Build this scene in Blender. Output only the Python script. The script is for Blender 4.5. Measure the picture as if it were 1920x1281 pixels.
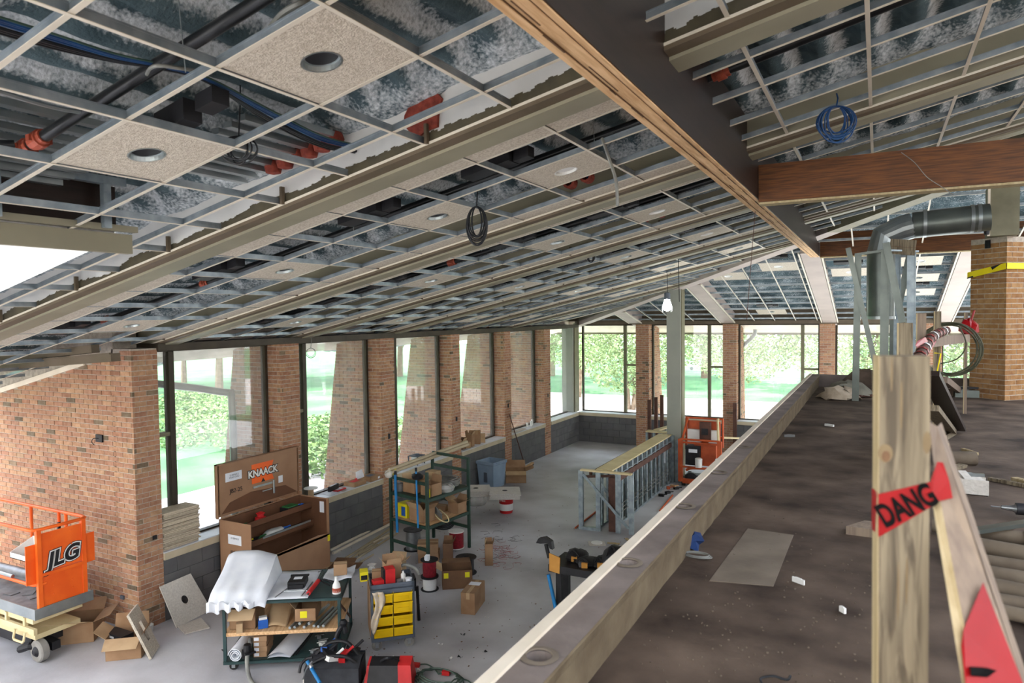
import bpy, bmesh, math, random
from mathutils import Matrix, Vector, noise
random.seed(7)
S = bpy.context.scene
COL = S.collection
for o in list(bpy.data.objects): bpy.data.objects.remove(o)
# ------------------------------------------------------------------ camera, world, sun, exposure
YAW, PIT, ROL, FPX, CZ = 0.482411849, -0.0379681168, -0.011643129, 1310.0, 4.13
_F = Vector((-math.sin(YAW)*math.cos(PIT), math.cos(YAW)*math.cos(PIT), math.sin(PIT)))
_R0 = Vector((math.cos(YAW), math.sin(YAW), 0)); _U0 = _R0.cross(_F)
_R = _R0*math.cos(ROL)+_U0*math.sin(ROL); _U = -_R0*math.sin(ROL)+_U0*math.cos(ROL)
CAM = Vector((0, 0, CZ))
cd = bpy.data.cameras.new('camera'); cam = bpy.data.objects.new('camera', cd); COL.objects.link(cam)
cd.sensor_width = 36; cd.lens = FPX/1920*36; cd.clip_start = .05; cd.clip_end = 400
cd.dof.use_dof = True; cd.dof.focus_distance = 11; cd.dof.aperture_fstop = 4.5
cam.matrix_world = Matrix((( _R.x, _U.x, -_F.x, 0), (_R.y, _U.y, -_F.y, 0), (_R.z, _U.z, -_F.z, CZ), (0, 0, 0, 1)))
S.camera = cam
W_ = bpy.data.worlds.new('world'); S.world = W_; W_.use_nodes = True
nt = W_.node_tree; nt.nodes.clear()
wo = nt.nodes.new('ShaderNodeOutputWorld'); bg = nt.nodes.new('ShaderNodeBackground'); sk = nt.nodes.new('ShaderNodeTexSky')
sk.sky_type = 'NISHITA'; sk.sun_disc = False; sk.sun_elevation = math.radians(58); sk.sun_rotation = math.radians(200); sk.air_density = 1.0; sk.dust_density = 3.5; sk.ozone_density = 1
mx = nt.nodes.new('ShaderNodeMix'); mx.data_type = 'RGBA'; mx.inputs[0].default_value = .62
mx.inputs[7].default_value = (.165, .172, .178, 1)
mu = nt.nodes.new('ShaderNodeMix'); mu.data_type = 'RGBA'; mu.blend_type = 'MULTIPLY'; mu.inputs[0].default_value = 1; mu.inputs[7].default_value = (.055, .055, .055, 1)
nt.links.new(sk.outputs[0], mu.inputs[6]); nt.links.new(mu.outputs[2], mx.inputs[6])
nt.links.new(mx.outputs[2], bg.inputs[0]); bg.inputs[1].default_value = 34.0
nt.links.new(bg.outputs[0], wo.inputs[0])
def lamp(kind, name, loc, energy, color=(1, 1, 1), **kw):
    l = bpy.data.lights.new(name, kind); l.energy = energy; l.color = color
    for k, v in kw.items(): setattr(l, k, v)
    o = bpy.data.objects.new(name, l); o.location = loc; COL.objects.link(o); return o
sun = lamp('SUN', 'sun', (-20, 10, 30), 13.0, (1, .95, .87), angle=.01)
sun.rotation_euler = (math.radians(-27), math.radians(6), 0)
S.view_settings.view_transform = 'Standard'; S.view_settings.look = 'None'; S.view_settings.gamma = 1
S.view_settings.use_curve_mapping = False; S.view_settings.exposure = 0.33
S.cycles.max_bounces = 10; S.cycles.diffuse_bounces = 6; S.cycles.glossy_bounces = 4; S.cycles.transparent_max_bounces = 16; S.cycles.transmission_bounces = 6
# ------------------------------------------------------------------ helpers
def at(x, y, axis, val):
    "a point of the place seen at photo pixel x, y on the plane axis = val"
    d = _F + _R*((x-960)/FPX) - _U*((y-640.5)/FPX)
    t = (val-CAM[axis])/d[axis]
    return CAM + d*t
def AX(x, y, v): return at(x, y, 0, v)
def AY(x, y, v): return at(x, y, 1, v)
def AZ(x, y, v=0.0): return at(x, y, 2, v)
def lin(h):
    h = h.lstrip('#'); c = [int(h[i:i+2], 16)/255 for i in (0, 2, 4)]
    return tuple((v/12.92 if v <= .04045 else ((v+.055)/1.055)**2.4) for v in c)+(1,)
MATS = {}
def M(name, c, c2=None, sc=8, rough=.7, metal=0, bump=0, bs=60, rnd=0, spec=.3, ramp=None, stretch=None, lo=.35, hi=.65, det=4, **kw):
    m = bpy.data.materials.new(name); m.use_nodes = True; n = m.node_tree; L = n.links.new
    b = n.nodes['Principled BSDF']; b.inputs['Roughness'].default_value = rough; b.inputs['Metallic'].default_value = metal
    b.inputs['Specular IOR Level'].default_value = spec
    tc = n.nodes.new('ShaderNodeTexCoord'); oi = n.nodes.new('ShaderNodeObjectInfo'); ge = n.nodes.new('ShaderNodeNewGeometry')
    va = n.nodes.new('ShaderNodeVectorMath'); va.operation = 'MULTIPLY_ADD'
    L(oi.outputs['Random'], va.inputs[0]); va.inputs[1].default_value = (37, 51, 23); L(tc.outputs['Object'], va.inputs[2])
    src = va.outputs[0]
    if stretch:
        ms = n.nodes.new('ShaderNodeVectorMath'); ms.operation = 'MULTIPLY'; ms.inputs[1].default_value = stretch; L(src, ms.inputs[0]); src2 = ms.outputs[0]
    else: src2 = src
    nz = n.nodes.new('ShaderNodeTexNoise'); nz.inputs['Scale'].default_value = sc; nz.inputs['Detail'].default_value = det; L(src2, nz.inputs['Vector'])
    cr = n.nodes.new('ShaderNodeValToRGB'); cr.color_ramp.elements[0].position = lo; cr.color_ramp.elements[1].position = hi
    c2 = c2 or c
    cr.color_ramp.elements[0].color = lin(c); cr.color_ramp.elements[1].color = lin(c2)
    L(nz.outputs['Fac'], cr.inputs[0]); out = cr.outputs[0]
    if rnd or ramp:
        ad = n.nodes.new('ShaderNodeMath'); ad.operation = 'ADD'; L(oi.outputs['Random'], ad.inputs[0]); L(ge.outputs['Random Per Island'], ad.inputs[1])
        fr = n.nodes.new('ShaderNodeMath'); fr.operation = 'FRACT'; L(ad.outputs[0], fr.inputs[0])
        if ramp:
            r2 = n.nodes.new('ShaderNodeValToRGB'); r2.color_ramp.interpolation = 'LINEAR'; e = r2.color_ramp.elements
            e[0].position = 0; e[0].color = lin(ramp[0][1]); e[1].position = ramp[-1][0]; e[1].color = lin(ramp[-1][1])
            for p, h in ramp[1:-1]: q = e.new(p); q.color = lin(h)
            L(fr.outputs[0], r2.inputs[0])
            mm = n.nodes.new('ShaderNodeMix'); mm.data_type = 'RGBA'; mm.blend_type = 'MULTIPLY'; mm.inputs[0].default_value = 1
            L(r2.outputs[0], mm.inputs[6]); L(out, mm.inputs[7]); out = mm.outputs[2]
        if rnd:
            mr = n.nodes.new('ShaderNodeMapRange'); mr.inputs[3].default_value = 1-rnd; mr.inputs[4].default_value = 1+rnd; L(fr.outputs[0], mr.inputs[0])
            hs = n.nodes.new('ShaderNodeHueSaturation'); L(mr.outputs[0], hs.inputs['Value']); L(out, hs.inputs['Color']); out = hs.outputs[0]
    L(out, b.inputs['Base Color'])
    if bump:
        n2 = n.nodes.new('ShaderNodeTexNoise'); n2.inputs['Scale'].default_value = bs; n2.inputs['Detail'].default_value = 4; L(src2, n2.inputs['Vector'])
        bp = n.nodes.new('ShaderNodeBump'); bp.inputs['Strength'].default_value = bump; bp.inputs['Distance'].default_value = .01; L(n2.outputs['Fac'], bp.inputs['Height']); L(bp.outputs[0], b.inputs['Normal'])
    for k, v in kw.items(): b.inputs[k].default_value = v
    MATS[name] = m; return m
def glassy(name, tint=(1, 1, 1, 1), gloss=.06, dust=.05, dcol=(.8, .8, .78, 1), rough=.02):
    m = bpy.data.materials.new(name); m.use_nodes = True; n = m.node_tree; n.nodes.clear(); L = n.links.new
    o = n.nodes.new('ShaderNodeOutputMaterial'); t = n.nodes.new('ShaderNodeBsdfTransparent'); t.inputs[0].default_value = tint
    g = n.nodes.new('ShaderNodeBsdfGlossy'); g.inputs['Roughness'].default_value = rough
    d = n.nodes.new('ShaderNodeBsdfDiffuse'); d.inputs[0].default_value = dcol
    nz = n.nodes.new('ShaderNodeTexNoise'); nz.inputs['Scale'].default_value = 3; nz.inputs['Detail'].default_value = 6
    tc = n.nodes.new('ShaderNodeTexCoord'); L(tc.outputs['Object'], nz.inputs['Vector'])
    mr = n.nodes.new('ShaderNodeMapRange'); mr.inputs[1].default_value = .3; mr.inputs[2].default_value = .7; mr.inputs[3].default_value = dust*.5; mr.inputs[4].default_value = dust*1.5; L(nz.outputs['Fac'], mr.inputs[0])
    a = n.nodes.new('ShaderNodeMixShader'); a.inputs[0].default_value = gloss; L(t.outputs[0], a.inputs[1]); L(g.outputs[0], a.inputs[2])
    c = n.nodes.new('ShaderNodeMixShader'); L(mr.outputs[0], c.inputs[0]); L(a.outputs[0], c.inputs[1]); L(d.outputs[0], c.inputs[2]); L(c.outputs[0], o.inputs[0])
    MATS[name] = m; return m
def emis(name, col, s):
    m = bpy.data.materials.new(name); m.use_nodes = True; b = m.node_tree.nodes['Principled BSDF']
    b.inputs['Emission Color'].default_value = col; b.inputs['Emission Strength'].default_value = s; MATS[name] = m; return m
Z3 = Vector((0, 0, 1))
class MB:
    def __init__(s, M=None): s.v = []; s.f = []; s.m = []; s.M = M
    def add(s, vs, fs, mi=0):
        k = len(s.v)
        for p in vs:
            p = Vector(p); s.v.append(s.M @ p if s.M is not None else p)
        for q in fs: s.f.append([k+i for i in q]); s.m.append(mi)
        return s
    def b2(s, x0, x1, y0, y1, z0, z1, mi=0):
        return s.add([(x0,y0,z0),(x1,y0,z0),(x1,y1,z0),(x0,y1,z0),(x0,y0,z1),(x1,y0,z1),(x1,y1,z1),(x0,y1,z1)], [(0,3,2,1),(4,5,6,7),(0,1,5,4),(1,2,6,5),(2,3,7,6),(3,0,4,7)], mi)
    def box(s, c, d, rz=0, mi=0, rx=0, ry=0):
        R = Matrix.Translation(c) @ Matrix.Rotation(rz, 4, 'Z') @ Matrix.Rotation(ry, 4, 'Y') @ Matrix.Rotation(rx, 4, 'X'); x, y, z = d[0]/2, d[1]/2, d[2]/2
        vs = [R @ Vector(p) for p in [(-x,-y,-z),(x,-y,-z),(x,y,-z),(-x,y,-z),(-x,-y,z),(x,-y,z),(x,y,z),(-x,y,z)]]
        return s.add(vs, [(0,3,2,1),(4,5,6,7),(0,1,5,4),(1,2,6,5),(2,3,7,6),(3,0,4,7)], mi)
    def hexa(s, b, t, mi=0):
        return s.add(list(b)+list(t), [(0,3,2,1),(4,5,6,7),(0,1,5,4),(1,2,6,5),(2,3,7,6),(3,0,4,7)], mi)
    def bar(s, p0, p1, w, h, mi=0, up=Z3):
        p0 = Vector(p0); p1 = Vector(p1); d = (p1-p0).normalized(); up = Vector(up)
        if abs(d.dot(up)) > .98: up = Vector((0, 1, 0))
        r = d.cross(up).normalized(); u = r.cross(d)
        q = [r*a*w/2+u*b*h/2 for a, b in ((-1,-1),(1,-1),(1,1),(-1,1))]
        return s.add([p0+k for k in q]+[p1+k for k in q], [(0,1,2,3),(7,6,5,4),(1,0,4,5),(2,1,5,6),(3,2,6,7),(0,3,7,4)], mi)
    def tube(s, pts, r, n=8, mi=0, closed=False, cap=True):
        pts = [Vector(p) for p in pts]; N = len(pts); rings = []; pr = None
        for i, p in enumerate(pts):
            a = pts[i-1] if (i or closed) else p; c = pts[(i+1) % N] if (i < N-1 or closed) else p
            t = (c-a).normalized()
            if pr is None: u = t.cross(Z3 if abs(t.z) < .9 else Vector((1, 0, 0))).normalized()
            else: u = (pr-t*pr.dot(t)).normalized()
            pr = u; w = t.cross(u); rr = r[i] if isinstance(r, (list, tuple)) else r
            rings.append([p+(u*math.cos(2*math.pi*k/n)+w*math.sin(2*math.pi*k/n))*rr for k in range(n)])
        vs = [v for q in rings for v in q]; fs = []
        for i in range(N if closed else N-1):
            j = (i+1) % N
            for k in range(n): fs.append((i*n+k, i*n+(k+1) % n, j*n+(k+1) % n, j*n+k))
        if cap and not closed: fs += [tuple(range(n))[::-1], tuple((N-1)*n+k for k in range(n))]
        return s.add(vs, fs, mi)
    def lathe(s, prof, c=(0, 0, 0), n=20, mi=0, R=None, cap=True):
        c = Vector(c); vs = []; fs = []
        for r, z in prof:
            for k in range(n):
                p = Vector((r*math.cos(2*math.pi*k/n), r*math.sin(2*math.pi*k/n), z)); vs.append(c+(R @ p if R is not None else p))
        for i in range(len(prof)-1):
            for k in range(n): fs.append((i*n+k, i*n+(k+1) % n, (i+1)*n+(k+1) % n, (i+1)*n+k))
        if cap: fs += [tuple(range(n))[::-1], tuple((len(prof)-1)*n+k for k in range(n))]
        return s.add(vs, fs, mi)
    def ext(s, poly, vec, mi=0):
        vec = Vector(vec); n = len(poly); poly = [Vector(p) for p in poly]
        return s.add(poly+[p+vec for p in poly], [tuple(range(n))[::-1], tuple(range(n, 2*n))]+[(i, (i+1) % n, n+(i+1) % n, n+i) for i in range(n)], mi)
    def grid(s, fn, nu, nv, mi=0):
        return s.add([fn(i/nu, j/nv) for j in range(nv+1) for i in range(nu+1)], [(j*(nu+1)+i, j*(nu+1)+i+1, (j+1)*(nu+1)+i+1, (j+1)*(nu+1)+i) for j in range(nv) for i in range(nu)], mi)
    def mesh(s, name, mats, Minv=None, smooth=False, fixn=True):
        me = bpy.data.meshes.new(name); vs = [(Minv @ v if Minv is not None else v) for v in s.v]
        me.from_pydata([tuple(v) for v in vs], [], s.f)
        for m in (mats if isinstance(mats, (list, tuple)) else [mats]): me.materials.append(MATS[m])
        for p, mi in zip(me.polygons, s.m): p.material_index = mi; p.use_smooth = smooth
        if fixn and len(s.f) < 60000:
            b = bmesh.new(); b.from_mesh(me); bmesh.ops.recalc_face_normals(b, faces=b.faces); b.to_mesh(me); b.free()
        if smooth and hasattr(me, 'set_sharp_from_angle'): me.set_sharp_from_angle(angle=math.radians(40))
        me.update(); return me
ORD = ['first', 'second', 'third', 'fourth', 'fifth', 'sixth', 'seventh', 'eighth', 'ninth', 'tenth']
ROOT = {}
def part(name, mb, mats, parent, local=True, smooth=False, label=None, stuff=False):
    r = parent
    while r.parent: r = r.parent
    inv = None if local else ROOT.get(r.name, Matrix()).inverted()
    o = bpy.data.objects.new(name, mb.mesh(name, mats, inv, smooth)); COL.objects.link(o); o.parent = parent
    if label: o['label'] = label
    if stuff: o['kind'] = 'stuff'
    return o
def tag(o, label, cat, group=None):
    o['label'] = label; o['category'] = cat
    if group: o['group'] = group
    return o
def thing(name, label, cat, loc=(0, 0, 0), rz=0, group=None):
    o = bpy.data.objects.new(name, None); COL.objects.link(o); o.location = loc; o.rotation_euler = (0, 0, rz); o.empty_display_size = .1
    ROOT[o.name] = Matrix.Translation(loc) @ Matrix.Rotation(rz, 4, 'Z'); return tag(o, label, cat, group)
def one(name, mb, mats, label, cat, group=None, smooth=False, stuff=False):
    n = len(mb.v); c = sum(mb.v, Vector())/n; c = Vector((c.x, c.y, min(v.z for v in mb.v)))
    o = bpy.data.objects.new(name, mb.mesh(name, mats, Matrix.Translation(-c), smooth)); o.location = c; COL.objects.link(o); ROOT[o.name] = Matrix.Translation(c)
    tag(o, label, cat, group)
    if stuff: o['kind'] = 'stuff'
    return o
def struct(name, mb, mats, smooth=False, label=None, parent=None):
    o = bpy.data.objects.new(name, mb.mesh(name, mats, None, smooth)); COL.objects.link(o); o['kind'] = 'structure'
    if parent: o.parent = parent
    if label: o['label'] = label
    ROOT[o.name] = Matrix(); return o
def sub(name, mesh, parent, loc, rz=0, ry=0):
    o = bpy.data.objects.new(name, mesh); COL.objects.link(o); o.parent = parent; o.location = loc; o.rotation_euler = (0, ry, rz); return o
def text(name, s, size, mtx, mat, parent, ext=.0008, off=0, shear=0, sx=1):
    c = bpy.data.curves.new(name, 'FONT'); c.body = s; c.size = size; c.extrude = ext; c.offset = off; c.shear = shear; c.align_x = 'CENTER'; c.align_y = 'CENTER'
    t = bpy.data.objects.new(name, c); COL.objects.link(t); dg = bpy.context.evaluated_depsgraph_get(); dg.update()
    me = bpy.data.meshes.new_from_object(t.evaluated_get(dg)); bpy.data.objects.remove(t)
    me.transform(Matrix.Diagonal((sx, 1, 1, 1))); me.transform(mtx); me.materials.clear(); me.materials.append(MATS[mat])
    o = bpy.data.objects.new(name, me); COL.objects.link(o); o.parent = parent; return o
def frame3(o, x, y):
    "matrix with origin o, local x and y directions"
    x = Vector(x).normalized(); y = Vector(y); z = x.cross(y).normalized(); y = z.cross(x); m = Matrix.Identity(4)
    for i, a in enumerate((x, y, z, Vector(o))):
        for j in range(3): m[j][i] = a[j]
    return m
def dup(root, loc, rz, label=None, group=None):
    r = root.copy(); COL.objects.link(r); r.location = loc; r.rotation_euler = (0, 0, rz)
    ROOT[r.name] = Matrix.Translation(loc) @ Matrix.Rotation(rz, 4, 'Z')
    if label: r['label'] = label
    if group: r['group'] = group
    for ch in list(root.children):
        c = ch.copy(); COL.objects.link(c); c.parent = r
        for g in ch.children: d = g.copy(); COL.objects.link(d); d.parent = c
    return r
def curve(p, n=6):
    "smooth polyline through points"
    p = [Vector(q) for q in p]; out = []
    for i in range(len(p)-1):
        a = p[max(i-1, 0)]; b = p[i]; c = p[i+1]; d = p[min(i+2, len(p)-1)]
        for k in range(n):
            t = k/n; out.append(.5*((2*b)+(c-a)*t+(2*a-5*b+4*c-d)*t*t+(3*b-a-3*c+d)*t**3))
    return out+[p[-1]]
def coil(c, r, n, R=None, jit=.02, turns=5, sx=1, seed=1):
    rr = random.Random(seed); pts = []; c = Vector(c)
    for i in range(n*turns+1):
        a = 2*math.pi*i/n; k = r*(1+rr.uniform(-jit, jit)*2)
        p = Vector((k*math.cos(a)*sx, k*math.sin(a), rr.uniform(-jit, jit)*r*1.5)); pts.append(c+(R @ p if R is not None else p))
    return pts
# ------------------------------------------------------------------ materials
M('brick', '#dcd2c8', '#ffffff', sc=14, rough=.9, bump=.5, bs=90, ramp=[(0, '#a0765f'), (.2, '#b48b72'), (.4, '#aa7c64'), (.6, '#ba9474'), (.8, '#ac856b'), (.93, '#b29072'), (.955, '#80705c'), (1, '#665a4a')], rnd=.08)
M('mortar', '#a49a8e', '#beb4a6', sc=20, rough=.95, bump=.3)
M('block_paint', '#57575a', '#646464', sc=3, rough=.75, bump=.25, bs=70, rnd=.05)
M('concrete_floor', '#939194', '#c9cacf', sc=.7, rough=.5, bump=.15, bs=30, lo=.32, hi=.66, det=10)
M('mezz_floor', '#281d16', '#6b5b4e', sc=2.6, rough=.8, bump=.4, bs=25, lo=.3, hi=.74, det=11)
M('curb_concrete', '#665c56', '#867b75', sc=3, rough=.85, bump=.4, bs=30, det=8)
M('curb_face', '#5c4f3d', '#70634e', sc=6, rough=.9, bump=.5, bs=30)
M('patch', '#675d51', '#7a6f62', sc=4, rough=.85, bump=.2)
M('cream_strip', '#d9cdb9', '#e4d9c7', sc=5, rough=.6)
M('sill_stone', '#b5a98f', '#c3b79e', sc=4, rough=.7)
M('sill_metal', '#c4c8cd', '#d8dadd', sc=3, rough=.4, metal=.1)
M('dark_frame', '#3a332a', '#443c31', sc=6, rough=.5, metal=.2)
M('olive_frame', '#6f6b55', '#7b7760', sc=6, rough=.5)
M('olive_beam', '#817c6a', '#8d8874', sc=2, rough=.55)
M('beam_edge', '#5a5040', '#66594a', sc=4, rough=.6)
M('pink_beam', '#a39790', '#aea199', sc=2, rough=.6)
M('gray_column', '#8b8e86', '#94968d', sc=2, rough=.5)
M('tee', '#c6beae', '#d1c9b9', sc=4, rough=.5)
M('tee_metal', '#7d8890', '#9aa3a9', sc=9, rough=.35, metal=.6)
M('tile', '#b4aa9a', '#ccc3b4', sc=60, rough=.95, bump=.9, bs=120, lo=.4, hi=.6)
M('tile_grey', '#b5b0a8', '#c4bfb7', sc=40, rough=.95, bump=.3)
M('foam', '#34454b', '#54666c', sc=6, rough=.95, bump=.8, bs=55, lo=.3, hi=.7, det=8)
def fibre(m):  # mixes a paler tone over the foam by a vertex mask
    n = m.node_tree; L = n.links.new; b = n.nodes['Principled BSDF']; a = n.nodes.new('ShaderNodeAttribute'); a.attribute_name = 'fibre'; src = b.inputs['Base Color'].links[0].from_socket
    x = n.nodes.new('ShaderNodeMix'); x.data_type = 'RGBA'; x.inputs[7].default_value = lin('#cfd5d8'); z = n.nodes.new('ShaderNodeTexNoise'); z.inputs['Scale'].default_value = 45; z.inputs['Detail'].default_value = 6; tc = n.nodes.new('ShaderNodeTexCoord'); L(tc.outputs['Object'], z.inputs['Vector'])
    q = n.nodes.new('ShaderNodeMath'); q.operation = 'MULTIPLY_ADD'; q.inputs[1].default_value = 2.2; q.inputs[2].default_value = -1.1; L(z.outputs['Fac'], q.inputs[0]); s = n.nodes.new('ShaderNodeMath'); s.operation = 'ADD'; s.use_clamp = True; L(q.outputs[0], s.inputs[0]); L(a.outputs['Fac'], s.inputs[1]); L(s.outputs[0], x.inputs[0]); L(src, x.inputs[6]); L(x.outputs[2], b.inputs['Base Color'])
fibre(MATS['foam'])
M('gypsum', '#c6c7c5', '#d3d3d0', sc=3, rough=.9)
M('paint_drip', '#4a4538', '#57513f', sc=8, rough=.7)
M('white_wall', '#e8e4dc', '#efece5', sc=1.5, rough=.9)
M('rust_seal', '#6f2f25', '#8c4032', sc=25, rough=.8, bump=.5)
M('orange_fit', '#8a3f2d', '#a9523c', sc=20, rough=.5)
M('black_pipe', '#1b1c1e', '#26282a', sc=5, rough=.3, metal=.3)
M('galv', '#949d9f', '#aab1b2', sc=4, rough=.33, metal=.85)
M('galv_dull', '#5f6663', '#747b76', sc=3, rough=.35, metal=.75)
M('stud_blue', '#7f8c94', '#9fabb1', sc=9, rough=.4, metal=.55)
M('black', '#17171a', '#222226', sc=8, rough=.5)
M('black_rubber', '#1c1c1c', '#2a2a29', sc=10, rough=.8)
M('cable_black', '#15171b', '#1f2227', sc=8, rough=.45)
M('cable_blue', '#0e2f58', '#174472', sc=8, rough=.45)
M('cable_grey', '#6c6d6c', '#85867f', sc=8, rough=.45)
M('cable_red', '#8f3030', '#a84444', sc=8, rough=.5)
M('cable_green', '#33493f', '#41594d', sc=8, rough=.5)
M('wood_lam', '#bd9468', '#dab58a', sc=3, rough=.7, stretch=(14, 1.2, 14), bump=.2, bs=20)
M('veneer', '#43250d', '#663b15', sc=4, rough=.45, stretch=(1.2, 14, 20), bump=.1)
M('veneer_dark', '#1b120e', '#271b16', sc=3, rough=.4, stretch=(14, 1, 14))
M('pine', '#5e5443', '#837762', sc=1.6, rough=.75, lo=.3, hi=.62, stretch=(30, 30, 1.6))
def streaks(m, col):
    n = m.node_tree; L = n.links.new; b = n.nodes['Principled BSDF']; src = b.inputs['Base Color'].links[0].from_socket; tc = n.nodes.new('ShaderNodeTexCoord')
    mp = n.nodes.new('ShaderNodeMapping'); mp.inputs['Scale'].default_value = (34, 34, 3.2); L(tc.outputs['Object'], mp.inputs[0]); z = n.nodes.new('ShaderNodeTexNoise'); z.inputs['Scale'].default_value = 1.5; z.inputs['Detail'].default_value = 5; z.inputs['Distortion'].default_value = .8; L(mp.outputs[0], z.inputs['Vector'])
    r = n.nodes.new('ShaderNodeMapRange'); r.inputs[1].default_value = .5; r.inputs[2].default_value = .64; r.inputs[4].default_value = .85; L(z.outputs['Fac'], r.inputs[0])
    x = n.nodes.new('ShaderNodeMix'); x.data_type = 'RGBA'; x.inputs[7].default_value = lin(col); L(r.outputs[0], x.inputs[0]); L(src, x.inputs[6]); L(x.outputs[2], b.inputs['Base Color'])
streaks(MATS['pine'], '#463d31')
M('pine_pale', '#978663', '#ab9b7a', sc=3, rough=.75, stretch=(14, 14, 1))
M('pine_grey', '#75665a', '#8b7b6a', sc=3, rough=.8, stretch=(14, 14, 1))
M('knot', '#5a4230', '#6e533b', sc=30, rough=.8)
M('stain', '#6c5b43', '#7f6e52', sc=12, rough=.8)
M('red_tape', '#84090f', '#941015', sc=6, rough=.35)
M('yellow_tape', '#e0cc10', '#ecd91c', sc=6, rough=.35)
M('orange_lift', '#e0581a', '#ee6a22', sc=3, rough=.4)
M('orange_old', '#a94a26', '#c25a30', sc=5, rough=.5)
M('cream_paint', '#cbb98c', '#d8c89e', sc=4, rough=.5)
M('deck_metal', '#76797b', '#94979a', sc=8, rough=.45, metal=.4)
M('kraft', '#8c6c50', '#9f8062', sc=4, rough=.85)
M('kraft_dark', '#634937', '#75583f', sc=4, rough=.85)
M('kraft_light', '#a68a69', '#b89d7b', sc=4, rough=.85)
M('knaack', '#8f6c52', '#9c795d', sc=3, rough=.55)
M('knaack_in', '#5e3f2c', '#6b4832', sc=3, rough=.7)
M('white_paper', '#d4d8e0', '#e2e5ea', sc=4, rough=.8)
M('white_plastic', '#d5d5d2', '#e4e4e0', sc=4, rough=.5)
M('label_yellow', '#d9cf1e', '#e5db2c', sc=4, rough=.5)
M('cart_green', '#24393a', '#2f4646', sc=5, rough=.45)
M('rack_green', '#1f342c', '#2a4238', sc=5, rough=.5)
M('cart_grey', '#4d5560', '#5a626d', sc=5, rough=.5)
M('bin_yellow', '#d2ac10', '#e0ba1c', sc=4, rough=.4)
M('steel', '#8f9498', '#a9adb0', sc=9, rough=.3, metal=.8)
M('iron_brown', '#4b322a', '#5d4036', sc=8, rough=.7)
M('trash_grey', '#7f93a8', '#8b9fb3', sc=3, rough=.55)
M('red', '#b01f22', '#c62a2c', sc=5, rough=.5)
M('red_wire', '#6e1420', '#8a1c28', sc=30, rough=.5)
M('blue_pipe', '#1f6ea8', '#2a7dba', sc=6, rough=.4)
M('blue', '#1f4f9c', '#2a5fb2', sc=6, rough=.5)
M('green', '#2f6a3c', '#3b7a48', sc=6, rough=.6)
M('rag', '#b5a692', '#c8baa6', sc=12, rough=.95, bump=.3)
M('tan_strap', '#b5803a', '#c58f45', sc=6, rough=.7)
M('tube_card', '#a89a80', '#b8ab90', sc=4, rough=.7)
M('yellow', '#d6c81a', '#e2d526', sc=5, rough=.5)
M('tarp', '#77756a', '#908d80', sc=6, rough=.9, bump=.2)
M('dust_pipe', '#574c40', '#6a5f51', sc=8, rough=.85)
M('lawn', '#37653f', '#568656', sc=.5, rough=.95, bump=.4, bs=30)
M('paving', '#b8b5b0', '#c8c5c0', sc=.6, rough=.9)
M('leaf', '#3f6232', '#7b9a58', sc=3, rough=.6, rnd=.3)
M('leaf_pale', '#5f7a48', '#a3b884', sc=3, rough=.6, rnd=.25)
M('bark', '#6a5a4a', '#8a7a68', sc=6, rough=.95, bump=.6)
M('soffit', '#cfc2b6', '#d9cdc2', sc=2, rough=.85)
M('cable_olive', '#3d3d2e', '#4e4e3c', sc=8, rough=.5)
M('brick_warm_light', '#dcd2c8', '#ffffff', sc=14, rough=.9, bump=.5, bs=90, ramp=[(0, '#997048'), (.2, '#aa8258'), (.4, '#a07648'), (.6, '#b08a5e'), (.8, '#a27c54'), (1, '#94704c')], rnd=.08)  # same brick, with the yellow of warm bulb light put into its colour
M('cord_green', '#3a4d45', '#4a5d54', sc=6, rough=.5)
glassy('glass', dust=.03)
glassy('glass_dusty', dust=.11)
M('wheel_grey', '#77746f', '#8b8883', sc=6, rough=.8)
M('tile_edge', '#a89c88', '#bdb19d', sc=30, rough=.95, rnd=.22)
M('bag_dark', '#2b2d31', '#383a3f', sc=8, rough=.8, bump=.2)
M('ink', '#060606', '#0a0a0a', sc=6, rough=.7, spec=.1)
M('rag_blue', '#14264a', '#1d3562', sc=10, rough=.9)
glassy('shaft_dimmer', gloss=.04, dust=.55, rough=.3)
glassy('plastic_film', gloss=.12, dust=.3, rough=.2)
emis('bulb_glow', (1, .98, .92, 1), 60)
# ------------------------------------------------------------------ setting: floors and walls
XW, YF, MZ, CT = -8.587, 21.0, 2.92, 3.11     # left pier faces, far pier faces, mezzanine floor, curb top
XG, YG = -8.97, 21.38                          # glass planes
def zL(X): return 3.827+.22*(X-XW)             # ceiling grid, left roof slope
def zB(Y): return 3.827+.22*(YF+.2-Y)          # ceiling grid, back roof slope
mb = MB(); mb.b2(-14.5, -.9, -6, YF+.35, -.2, 0); struct('floor', mb, 'concrete_floor', label='dusty bare concrete floor of the lower room')
mb = MB(); mb.b2(-.9, 9, -6, 12.2, MZ-.25, MZ); mz = struct('floor.001', mb, 'mezz_floor', label='dirty brown concrete floor of the upper level')
mb = MB(); p = [AZ(1402, 992, MZ), AZ(1488, 1004, MZ), AZ(1450, 1100, MZ), AZ(1330, 1090, MZ)]
mb.ext([Vector((q.x, q.y, MZ)) for q in p], (0, 0, .003)); struct('floor_patch', mb, 'patch', parent=mz, label='paler square patch')
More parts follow.
